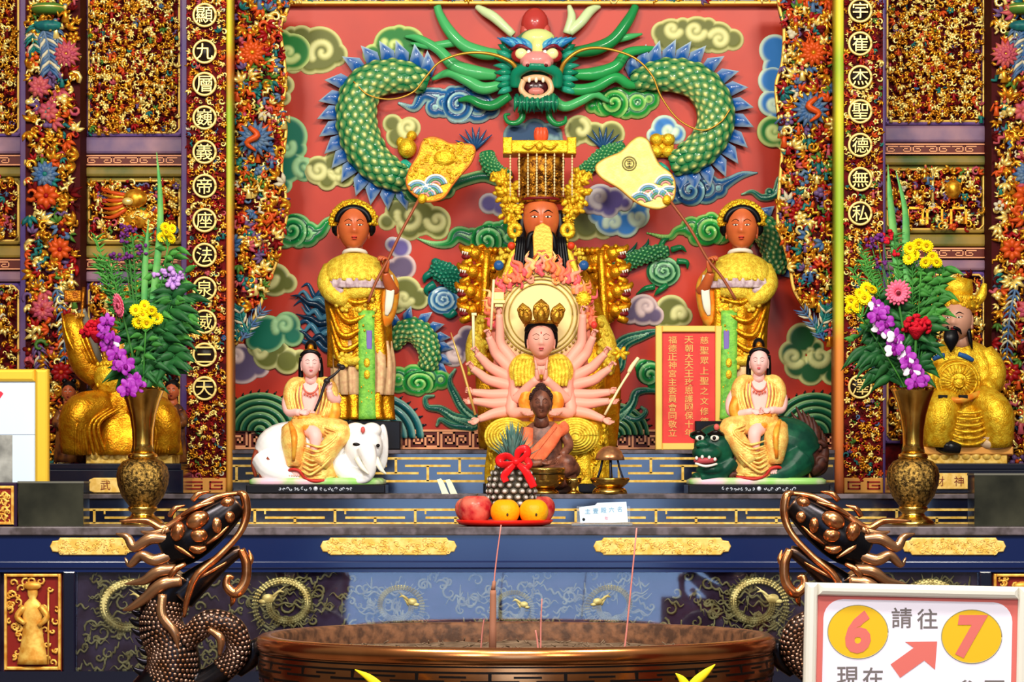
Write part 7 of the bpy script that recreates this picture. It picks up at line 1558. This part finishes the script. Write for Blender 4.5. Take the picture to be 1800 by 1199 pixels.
g.tube([(906, 818, 24), (888, 806, 26), (874, 812, 26), (878, 824, 28), (906, 820, 26)], [4, 9, 10, 9, 4], 8, 5, flat=.2, fdir=(0, .6, 1)); g.tube([(906, 818, 24), (912, 796, 26), (926, 790, 26), (928, 804, 28), (908, 820, 26)], [4, 9, 9, 8, 4], 8, 5, flat=.2, fdir=(.5, 0, 1)); g.tube([(906, 818, 24), (924, 812, 26), (934, 824, 26), (924, 832, 28), (908, 820, 26)], [4, 7, 7, 7, 4], 8, 5, flat=.2, fdir=(.3, .4, 1))
SHR(g); g.build('loops', DP, RB, bw); g = Geo(); g.tube([(904, 822, 26), (890, 838, 32), (882, 850, 32), (886, 862, 32)], [5, 8, 8, 7], 8, 5, flat=.18, fdir=(.3, 0, 1)); g.tube([(908, 822, 26), (924, 838, 34), (934, 856, 34), (942, 874, 34)], [5, 8, 9, 8], 8, 5, flat=.18, fdir=(-.3, 0, 1)); SHR(g); g.build('tails', DP, RB, bw)
g = Geo(); a = np.linspace(0, 2 * PI, 25); g.tube(np.stack([900 + np.cos(a) * 22, 820 + np.sin(a) * 3, PD + np.sin(a) * 30], 1), 3, 6); g.build('neck_band', DP, RB, bw)
# brass vessels on the lower step
DK = 8.94; BK = 868.4
t = thing('incense_burner', 'small brass bowl with a dark rim in front of the wooden Buddha', 'incense burner', 957, BK, DK)
g = Geo(); g.lathe([(30, 824), (36, 822), (37, 826), (34, 832), (36, 842), (32, 852), (20, 858), (16, 861)], 957, 0, 36); g.build('bowl', DK, BRASS, t); g = Geo(); g.lathe([(14, 859), (22, 861), (26, 865), (26, BK)], 957, 0, 30); g.build('foot', DK, BRASS, t)
g = Geo(); a = np.linspace(0, 2 * PI, 41); g.tube(np.stack([957 + np.cos(a) * 36, 833 + a * 0, np.sin(a) * 36], 1), 2, 6); g.build('dark_band', DK, mat('dark_brass', (70, 52, 26), .9, .3), t)
t = thing('brass_cup', 'tiny shiny brass cup right of the brass bowl', 'cup', 1008, BK, DK); g = Geo(); g.lathe([(12, 842), (15, 840), (14, 846), (10, 853), (5, 857), (5, 861), (11, 865), (12, BK)], 1008, 0, 26); g.build('cup', DK, BRASS, t); g = Geo(); g.ell((1001, 848, 12), (3, 4, 3)); g.build('lug', DK, MATS['dark_brass'], t)
t = thing('domed_oil_lamp', 'brass lamp with a copper dome on dark struts, right of the Buddha', 'lamp', 1072, BK, DK)
g = Geo(); g.lathe([(30, 842), (34, 840), (35, 843), (31, 850), (24, 856), (18, 858)], 1072, 0, 36); g.build('bowl', DK, BRASS, t); g = Geo(); g.lathe([(16, 856), (26, 858), (30, 863), (31, BK)], 1072, 0, 36); g.build('foot', DK, BRASS, t)
g = Geo(); g.lathe([(1, 784), (12, 786), (20, 793), (25, 803), (26, 809), (23, 809), (18, 798), (1, 790)], 1072, 0, 32); g.build('copper_dome', DK, mat('brushed_copper', (196, 140, 90), .7, .3, var=((150, 96, 66), 40)), t)
for i in range(5): a = PI * (.15 + .35 * i); g = Geo(); g.tube([(1072 + math.cos(a) * 15, 808, math.sin(a) * 15), (1072 + math.cos(a) * 19, 824, math.sin(a) * 19), (1072 + math.cos(a) * 26, 842, math.sin(a) * 26)], 2, 6, 3); g.build('strut', DK, mat('dark_strut', (24, 26, 44), .3, .3), t)
# papers
PAP = mat('pale_green_paper', (226, 228, 196), 0, .6); t = thing('folded_papers', 'pair of pale folded papers leaning on the lower step left of the pineapple', 'papers', 785, BK, DK)
for i, x in enumerate((768, 783)):
    g = Geo(); g.prism([(x, 843 + i), (x + 7, 841 + i), (x + 18, 868), (x + 9, BK)], 0, 2); g.prism([(x + 7, 841 + i), (x + 11, 846 + i), (x + 21, BK), (x + 18, 868)], -8, 0); g.build('sheet', DK, PAP, t)
t = thing('name_card', 'blue white handwritten card in a clear acrylic stand on the table', 'card', 1060, 924, 8.42)
g = Geo(); g.prism([(1018, 892), (1046, 888), (1050, 884), (1101, 882), (1104, 918), (1020, 921)], -2, 0); g.build('card', 8.42, mat('card_blue_white', (204, 222, 240), 0, .5), t)
for i, ch in enumerate('主壹殿六名'): text('handwriting', ch, 1033 + i * 14, 899 - i * 1.0, 9, 8.42, .2, mat('ink_blue', (110, 160, 190), 0, .6), t, .3)
text('red_stamp', '敬', 1066, 911, 6, 8.42, .2, mat('stamp_red', (226, 150, 160), 0, .6), t, .3)
g = Geo(); g.box(1004, 919, 1112, 924.5, -14, 10, b=1.5); g.box(1014, 890, 1108, 920, -5, -3); g.build('acrylic_stand', 8.42, mat('acrylic', (235, 240, 240), 0, .05, trans=.9, ior=1.3), t)
g = Geo(); g.ell((1026, 913, 1), (2.5, 2.5, 1)); g.build('pin', 8.42, BLACK, t)
# red plaque of donors behind the steps
DQ = 9.62
t = thing('red_plaque', 'upright red plaque with three columns of gold characters in a pale gold frame', 'plaque', 1210, 790, DQ)
g = Geo(); g.box(1156, 576, 1266, 790, -3, 0); g.build('red_board', DQ, mat('plaque_red', (222, 66, 58), 0, .4, var=((206, 56, 50), 10)), t)
g = Geo(); 
for b in ((1152, 573, 1164, 791), (1257, 573, 1269, 791), (1163.8, 573, 1257.2, 584), (1163.8, 779, 1257.2, 791)): g.box(*b, -4, 7, b=2)
g.build('gold_frame', DQ, mat('frame_pale_gold', (234, 192, 96), .1, .35), t)
TG = mat('plaque_lettering', (222, 162, 90), .1, .4)
for x, col in ((1238, '慈聖眾上聖之文修德本'), (1211, '天朝大天王玫恩護國保十年'), (1182, '福德正神宮主委員會同敬立')):
    n = len(col)
    for i, ch in enumerate(col): text('character', ch, x, 593 + (178 / (n)) * (i + .3), 13.2, DQ, .2, TG, t, 1, bold=.008, sx=1.1)
# framed notice, glass boxes and a little cabinet at the edges
DFm = 8.62
t = thing('picture_frame', 'gold framed pale blue notice at the left edge, cut off by the photo', 'picture frame', 20, 922.6, DFm); PFG = mat('picture_frame_gold', (236, 190, 60), .35, .35)
g = Geo(); g.box(-110, 668, 64, 905, -6, 0); g.build('notice_sheet', DFm, mat('notice_blue', (206, 222, 238), 0, .3), t)
g = Geo()
for b in ((62, 649, 86, 922.6), (-132, 649, -108, 922.6), (-108.2, 649, 62.2, 671), (-108.2, 900, 62.2, 922.6)): g.box(*b, -9, 7, b=5)
g.build('gold_frame', DFm, PFG, t)
g = Geo(); g.prism([(-20, 690), (2, 688), (6, 692), (2, 698), (-4, 706), (-12, 700)], 0, .6); o = g.build('red_ink_mark', DFm, mat('ink_red', (222, 50, 70), 0, .5), t)
g = Geo(); g.box(-60, 765, 22, 848, 0, .6); o = g.build('grey_photo', DFm, mat('photo_grey', (116, 116, 112), 0, .4, var=((176, 176, 170), 12)), t)
g = Geo(); g.box(-60, 763.4, 64, 764.4, 0, .5); g.build('ruled_line', DFm, mat('line_grey', (150, 160, 176), 0, .5), t)
BOXG = mat('smoked_glass', (26, 28, 22), 0, .07, spec=.5, ior=1.9, var=((58, 58, 46), 5))  # mottled tone paints blurred reflections into the dark glass
for x0, x1, y0, lab in ((36, 150, 848, 'dark glassy offering box standing before the framed notice at left'), (1709, 1830, 834, 'dark glassy offering box at the right edge below the wealth god')):
    t = thing('glass_box', lab, 'box', (x0 + x1) / 2, 925.6, 8.42, 'glassy offering boxes'); g = Geo(); g.box(x0, y0, x1, 925.4, -50, 24, b=1.5); g.build('case', 8.42, BOXG, t); g = Geo(); g.box(x0 - 1, y0 - 2, x1 + 1, y0 + 1.5, -51, 25); g.build('rim', 8.42, mat('box_rim', (110, 108, 96), .4, .3), t)
t = thing('carved_box', 'small box with a gold carved front at the far left edge of the table', 'box', 5, 925.6, 8.42)
g = Geo(); g.box(-60, 848, 34, 925.4, -40, 24, b=2); g.build('case', 8.42, mat('case_purple_black', (40, 24, 48), 0, .25), t); g = Geo()
g.box(-50, 856, 27, 920, 24, 26); g.m = 1
for b in ((-52, 854, 24.1, 859), (-52, 917, 24.1, 922), (24, 854, 29, 922)): g.box(*b, 24, 29, b=1)
for i in range(12): sp = spiral(3 + (i % 3) * 8, 866 + i * 4.4, 8, i, 1, (-1) ** i, 10); g.tube(np.c_[sp, np.full(10, 26.5)], [2.4, 2, 1], 5)
g.build('carved_front', 8.42, [mat('niche_red', (120, 24, 16), 0, .5), MATS['niche_gold']], t)

# ---------------------------------------------------------------- bronze censer with dragon handles
DC_ = 6.4; CX = 907
BRZ = mat('polished_bronze', (216, 142, 86), 1.0, .22, var=((180, 108, 58), 5)); GROOVE = mat('bronze_groove', (22, 16, 14), .4, .4)
t = t_c = thing('bronze_censer', 'large round bronze incense censer with a fret band and two dragon handles, in the foreground', 'censer', CX, 1540, DC_)
g = Geo(); g.lathe([(120, 1360), (330, 1330), (415, 1270), (446, 1210), (452, 1170), (448, 1140)], CX, 0, 160, caps=False); g.build('bowl', DC_, BRZ, t)
g = Geo(); g.lathe([(448, 1142), (453, 1138), (455, 1128), (452, 1118), (446, 1114), (430, 1114)], CX, 0, 160, caps=False); g.build('rim', DC_, BRZ, t)
g = Geo(); g.lathe([(431, 1114), (424, 1115), (420, 1119), (418, 1150), (410, 1200)], CX, 0, 120, caps=False); g.build('inner_wall', DC_, mat('sooty_inner_wall', (112, 74, 50), 0, .6, var=((66, 44, 32), 40), bump=(90, .4)), t)
g = Geo()
def arcbar(a0, a1, y0, y1, R):
    n = max(2, int((a1 - a0) / .02)); A = np.linspace(a0, a1, n)
    g.loft([[(CX + math.cos(a) * r, y, math.sin(a) * r) for r, y in ((R - 3, y0), (R + 1.1, y0), (R + 1.1, y1), (R - 3, y1))] for a in A], smooth=False)
Rr = lambda y: float(np.interp(y, [1140, 1170, 1210, 1270], [448, 452, 446, 415]))
arcbar(.02, PI - .02, 1143, 1146, 448.5)
arcbar(.02, PI - .02, 1152, 1155.5, 450); arcbar(.02, PI - .02, 1196, 1199, 448.5)
for i in range(12):
    a = .045 + i * .27
    for x0, x1, y0, y1 in ((-.006, .006, 1152, 1168), (-.105, .105, 1166, 1170), (.129, .141, 1180, 1197), (.03, .24, 1179, 1183), (.085, .185, 1159, 1162.5), (-.05, .05, 1188, 1191)):
        if .01 < a + x0 and a + x1 < PI - .01: arcbar(a + x0, a + x1, y0, y1, Rr((y0 + y1) / 2))
g.build('fret_lines', DC_, GROOVE, t)
g = Geo(); rnd = random.Random(9); A = np.linspace(0, 2 * PI, 90, endpoint=False)
g.loft([[(CX + math.cos(a) * r, 1152 + 3 * math.sin(a * 7 + r) * (r > 5) + rnd.uniform(-1, 1), math.sin(a) * r) for a in A] for r in (.5, 60, 120, 180, 240, 300, 350, 395, 417)], caps=False); 
for i in range(260):
    a, r = rnd.uniform(0, 2 * PI), 410 * math.sqrt(rnd.random()); q = np.array((CX + math.cos(a) * r, 1149, math.sin(a) * r)); z = rnd.uniform(0, 6.3); g.tube([q, q + (math.cos(z) * 9, rnd.uniform(-7, 0), math.sin(z) * 9)], 1.4, 5)
g.build('ash_bed', DC_, mat('incense_ash', (120, 98, 78), 0, .9, var=((84, 66, 50), 30), bump=(120, .6)), t)
for i in range(3):
    a = PI / 2 + i * 2 * PI / 3; g = Geo(); x, d = CX + math.cos(a) * 260, math.sin(a) * 260; g.tube([(x, 1300, d * .9), (x, 1400, d * 1.1), (x, 1480, d), (x, 1748, d)], [70, 60, 40, 60], 16, 5); g.build('leg', DC_, BRZ, t)
# dragon handles: dark bronze, rubbed to copper on the raised edges
dm = bpy.data.materials.new('rubbed_bronze'); dm.use_nodes = True; N = dm.node_tree.nodes; K = dm.node_tree.links; b_ = N['Principled BSDF']
gm_ = N.new('ShaderNodeNewGeometry'); rp_ = N.new('ShaderNodeValToRGB'); rp_.color_ramp.elements[0].position = .505; rp_.color_ramp.elements[0].color = (.012, .011, .014, 1); rp_.color_ramp.elements[1].position = .58; rp_.color_ramp.elements[1].color = (*L(206, 150, 104), 1)
K.new(gm_.outputs['Pointiness'], rp_.inputs[0]); K.new(rp_.outputs[0], b_.inputs['Base Color']); b_.inputs['Metallic'].default_value = .85; b_.inputs['Roughness'].default_value = .27
COP = mat('bright_copper', (214, 148, 96), .95, .24, var=((170, 100, 56), 30)); DBZ = mat('dark_bronze', (34, 32, 40), .85, .3)
for s, nm in SIDES:
    X = (lambda x: x) if s < 0 else (lambda x: 1812 - x)
    h = bpy.data.objects.new('dragon_handle', None); COL.objects.link(h); h.parent = t_c; h['label'] = 'dark bronze dragon head handle on the ' + nm
    g = Geo(); T = lambda pts, r, n=14, k=5, **kw: g.tube([(X(a), b, c) for a, b, c in pts], r, n, k, **kw)
    T([(292, 972, 0), (330, 950, 4), (370, 922, 6), (402, 898, 6), (420, 884, 4)], [34, 40, 36, 27, 19], 40)     # skull and upper jaw
    T([(318, 1046, 0), (350, 1018, 4), (384, 992, 4), (410, 974, 4), (424, 968, 3)], [30, 24, 17, 13, 10], 36)      # lower jaw
    T([(320, 1010, -4), (288, 1054, -4), (284, 1104, -2), (304, 1148, 0), (300, 1196, 0), (268, 1250, 0), (300, 1330, 0), (380, 1300, 0), (440, 1230, 0)], [36, 36, 40, 46, 50, 52, 46, 40, 34], 40)
    T([(330, 1124, 20), (372, 1092, 24), (412, 1106, 20), (420, 1146, 14), (390, 1180, 10), (350, 1204, 8)], [20, 22, 22, 22, 22, 22], 36)
    T([(415, 1180, 0), (440, 1160, 0), (452, 1140, 0), (474, 1136, 0)], [14, 16, 18, 20], 30)
    g.build('body', DC_, dm, h, remesh=1.6)
    g = Geo(); rnd = random.Random(5)     # scales
    for path, ra in ((cr(np.array([(288, 1060, -2), (284, 1104, 0), (304, 1148, 2), (300, 1200, 2), (270, 1250, 0)], float), 10), [36, 40, 46, 50, 52]), (cr(np.array([(330, 1124, 20), (372, 1092, 24), (412, 1106, 20), (420, 1146, 14), (390, 1180, 10)], float), 10), [21, 22, 22, 22, 22])):
        rr = np.interp(np.linspace(0, 1, len(path)), np.linspace(0, 1, 5), ra); Tn = np.gradient(path, axis=0); ss = np.r_[0, np.cumsum(np.linalg.norm(np.diff(path, axis=0), axis=1))]; nr = int(ss[-1] / 7)
        for i in range(nr):
            u = ss[-1] * i / nr; p = np.array([np.interp(u, ss, path[:, a]) for a in range(3)]); tt = unit([np.interp(u, ss, Tn[:, a]) for a in range(3)]); z = unit(np.array((0, 0, 1.)) - tt * tt[2]); w = np.cross(tt, z); R = np.interp(u, ss, rr) * .97
            m_ = int(R * 2.6 / 9)
            for j in range(m_ + i % 2):
                a = (j - (m_ - 1 + i % 2) / 2) * 9 / R
                if abs(a) > 1.35: continue
                c = p + (z * math.cos(a) + w * math.sin(a)) * R; Rm = np.stack([tt, -z * math.sin(a) + w * math.cos(a), z * math.cos(a) + w * math.sin(a)], 1); c = np.array((X(c[0]), c[1], c[2])); Rm = Rm * np.array((1 if s < 0 else -1, 1, 1))[:, None]
                g.ell(c, (4.6, 4.0, 2.2), Rm, 7, 5)
    g.build('scales', DC_, mat('scale_copper', (150, 120, 104), .9, .28, var=((100, 66, 44), 30)), h)
    g = Geo(); T([(418, 866, 10), (430, 872, 12), (434, 904, 12), (422, 938, 18), (388, 976, 26), (350, 1010, 30), (334, 1046, 28), (326, 1084, 24)], [4, 8, 8, 6, 6, 7, 6, 3], 10, 6); T([(426, 866, 8), (384, 874, 16), (336, 900, 22), (292, 928, 22), (262, 916, 20), (212, 916, 14)], [4, 6, 7, 7, 6, 2], 10, 6)
    g.build('lip_and_horn', DC_, COP, h)
    g = Geo(); g.ell((X(352), 914, 42), (22, 15, 14), rot('z', .5 * s), 16, 10); g.ell((X(318), 934, 40), (13, 18, 12), rot('z', .3), 14, 10); g.ell((X(354), 940, 40), (16, 13, 10), None, 14, 10); g.ell((X(384), 922, 34), (10, 15, 10)); g.ell((X(406), 908, 28), (10, 11, 10), None, 14, 10); g.ell((X(402), 884, 24), (13, 10, 10), rot('z', .4 * s), 14, 10)
    T([(338, 962, 38), (352, 966, 40), (366, 962, 38)], [5, 8, 4]); g.build('eye_and_brow', DC_, COP, h)
    g = Geo()
    for pts, ra in (([(322, 908, 30), (348, 892, 36), (380, 882, 32)], [2, 5, 2]), ([(300, 946, 30), (318, 962, 38), (346, 980, 40)], [3, 5, 2]), ([(366, 956, 34), (386, 942, 32), (404, 924, 26)], [2, 4, 2]), ([(330, 990, 30), (310, 1002, 34), (300, 1020, 34)], [4, 6, 2]), ([(345, 1020, 26), (372, 1004, 24), (400, 988, 18)], [2, 4, 2]), ([(306, 920, 22), (290, 934, 26), (286, 952, 26)], [3, 5, 2]), ([(340, 880, 20), (352, 868, 20), (372, 864, 16)], [5, 5, 1]), ([(300, 908, 16), (310, 894, 18), (328, 888, 18)], [5, 5, 1])): T(pts, ra, 8, 5)
    g.build('face_ridges', DC_, COP, h)
    g = Geo(); T([(424, 966, 10), (434, 990, 12), (432, 1022, 12), (416, 1042, 12), (400, 1030, 12), (402, 1014, 12), (412, 1016, 12)], [8, 9, 9, 10, 8, 6, 3], 10, 6); T([(430, 1000, 8), (442, 984, 8), (438, 966, 8)], [5, 5, 1]); T([(412, 1040, 10), (410, 1056, 8), (406, 1066, 6)], [7, 5, 1]); g.build('chin_curl', DC_, COP, h)
    g = Geo()
    for pts, ra in (([(310, 950, 20), (270, 946, 24), (240, 962, 22), (226, 944, 18), (206, 938, 14)], [10, 11, 9, 7, 1.5]), ([(306, 974, 24), (276, 984, 28), (252, 976, 26), (232, 992, 22), (222, 980, 18)], [10, 11, 9, 6, 1.5]), ([(312, 1000, 24), (282, 1004, 28), (256, 1020, 24), (222, 1026, 18)], [10, 11, 8, 1.5]), ([(322, 1020, 26), (290, 1026, 30), (262, 1048, 24), (236, 1066, 18), (218, 1072, 14)], [10, 12, 10, 7, 1.5]),
                    ([(290, 1044, 34), (290, 1080, 40), (312, 1110, 44), (318, 1138, 42)], [8, 9, 8, 2]), ([(372, 1104, 44), (392, 1120, 46), (390, 1150, 40)], [5, 8, 3]), ([(300, 930, 22), (272, 938, 22), (250, 934, 18)], [8, 7, 1.5])): T(pts, ra, 10, 5)
    g.build('mane_locks', DC_, dm, h)
    g = Geo()
    for i in range(9):
        y = 1046 + i * 17; x0 = [258, 252, 248, 246, 250, 258, 262, 258, 252][i]; T([(x0 + 6, y, 0), (x0 - 8, y - 2, 0), (x0 - 20, y - 10, 0)], [7, 6, .8], 8, 3)
    g.build('back_spines', DC_, DBZ, h)
# incense
STK = mat('incense_stick', (196, 120, 110), 0, .7); INC = mat('incense_paste', (150, 100, 78), 0, .8)
for pts, lab, r in (([(866, 1150, 40), (868, 1040, 40), (872, 990, 40), (881, 922, 40)], 'tall incense stick with a thick bundle at its foot, in the censer', 1.3), ([(1091, 1150, 120), (1098, 1090, 120), (1114, 926, 120)], 'tall thin incense stick leaning right in the censer', 1.6), ([(950, 1150, 60), (950, 1100, 60), (952, 1050, 60)], 'short upright incense stick in the middle of the censer', 1.3), ([(845, 1150, 20), (848, 1110, 20), (851, 1088, 20)], 'short incense stub left of the thick incense bundle', 1.3), ([(946, 1150, 150), (943, 1118, 150), (940, 1100, 150)], 'pale incense stub leaning left beside the short upright stick', 1.6)):
    t = thing('incense_stick', lab, 'incense', pts[0][0], 1150, DC_, 'incense sticks in the censer'); g = Geo(); g.tube(pts, [r * 1.1, r, r, r * .8], 7, 3); g.build('stick', DC_, STK, t)
    if 'bundle' in lab and r == 1.3 and 'tall' in lab: g = Geo(); g.tube([(866, 1150, 41), (867, 1060, 41), (867, 1036, 41)], [7, 6, 5.5], 10, 2); g.tube([(867, 1036, 41), (869, 1020, 41)], [4, 3], 8, 2); g.build('thick_bundle', DC_, INC, t)

# ---------------------------------------------------------------- route sign at the lower right, yellow blades in front
DN = 5.6
t = thing('route_sign', 'white framed pink sign with numbers 6 and 7 and an arrow, lower right', 'sign', 1608, 1876, DN)
SW = mat('sign_frame_white', (222, 218, 206), .1, .3); SPK = mat('sign_pink', (210, 108, 100), 0, .45); SPL = mat('sign_lavender_white', (232, 226, 240), 0, .4); SY = mat('sign_yellow', (220, 176, 34), 0, .45); SG = mat('sign_grey_text', (112, 104, 104), 0, .5); SOU = mat('sign_circle_outline', (150, 150, 130), 0, .5)
Rz = rot('z', .021); ctr = np.array((1608., 1200., 0.))
def tilt(g): g.X = (Rz, ctr - Rz @ ctr); return g
def RR(x0, y0, x1, y1, r, n=7): return [(cx + r * math.cos(a), cy + r * math.sin(a)) for cx, cy, s0 in ((x1 - r, y0 + r, -PI / 2), (x1 - r, y1 - r, 0), (x0 + r, y1 - r, PI / 2), (x0 + r, y0 + r, PI)) for a in np.linspace(s0, s0 + PI / 2, n)]
g = tilt(Geo()); g.box(1426, 1044, 1796, 1560, -6, 0); g.build('pink_sheet', DN, SPK, t)
g = tilt(Geo())
for b in ((1412, 1028, 1434, 1580), (1786, 1028, 1808, 1580), (1433.6, 1028, 1786.4, 1050), (1433.6, 1558, 1786.4, 1580)): g.box(*b, -10, 12, b=8)
g.build('white_frame', DN, SW, t)
g = tilt(Geo()); g.prism(RR(1445, 1056, 1777, 1545, 34), 0, .8); g.build('white_panel', DN, SPL, t)
for cx, cy, ch in ((1506, 1113, '6'), (1706, 1117, '7')):
    g = tilt(Geo()); a = np.linspace(0, 2 * PI, 48, endpoint=False); g.prism(np.stack([cx + np.cos(a) * 53, cy + np.sin(a) * 47], 1), .8, 1.4); c_ = g.build('yellow_disc', DN, SY, t)
    g = tilt(Geo()); a = np.linspace(0, 2 * PI, 49); g.tube(np.stack([cx + np.cos(a) * 53, cy + np.sin(a) * 47, np.full(49, 1.0)], 1), .9, 5); g.build('outline', DN, SOU, c_)
    q = Rz @ np.array((cx, cy, 0)) + ctr - Rz @ ctr; text('numeral', ch, q[0], q[1], 76, DN, 1.4, SPK, c_, .6, bold=.045, shear=.15 if ch == '7' else .12, sx=.95)
g = tilt(Geo()); u = np.array((.80, -.60)); w = np.array((.60, .80)); c0 = np.array((1574., 1178.)); P = lambda a, b: tuple(c0 + u * a + w * b)
g.prism([P(-2, -13), P(48, -13), P(42, -30), P(88, 2), P(56, 40), P(50, 16), P(-2, 16)], .8, 1.4); g.build('arrow', DN, SPK, t)
for ch, x, y, sz in (('請', 1585, 1085, 36), ('往', 1630, 1087, 36), ('現', 1490, 1189, 36), ('在', 1534, 1190, 36), ('參', 1700, 1212, 36), ('頁', 1748, 1213, 36)): text('character', ch, x, y + 1, sz, DN, .8, SG, t, .4, bold=.012)
g = Geo(); g.tube([(1608, 1570, -16), (1608, 1870, -16)], 14, 12); g.lathe([(90, 1866), (92, 1876), (0.5, 1876)], 1608, -16, 30); g.build('stand', DN, SW, t)
YB = mat('yellow_blade', (250, 216, 30), 0, .4)
ot = thing('low_offering_stand', 'low wooden stand before the censer, below the picture edge', 'stand', 920, 1850, 5.75)
g = Geo(); g.box(560, 1262, 1300, 1284, -60, 60, b=3); g.build('stand_top', 5.75, MATS['black_wood'], ot)
for x in (580, 1280):
    for d in (-48, 48): g = Geo(); g.box(x - 8, 1284, x + 8, 1850, d - 8, d + 8); g.build('leg', 5.75, MATS['black_wood'], ot)
for pts, lab in (([(700, 1262, 0), (672, 1214, 6), (650, 1192, 6), (624, 1177, 2)], 'yellow pointed blade leaning left in front of the censer'), ([(1180, 1262, 0), (1216, 1206, 6), (1238, 1184, 6), (1257, 1168, 2)], 'tall yellow pointed blade leaning right in front of the censer'), ([(1230, 1262, -12), (1210, 1214, -10), (1200, 1196, -8), (1188, 1184, -6)], 'small yellow pointed tip left of the tall right blade')):
    t = thing('yellow_blade', lab, 'blade', pts[0][0], 1262, 5.75, 'yellow blades before the censer'); g = Geo(); g.tube(pts, [10, 9, 7, .8], 10, 6, flat=.45, fdir=(0, 0, 1)); g.build('blade', 5.75, YB, t)
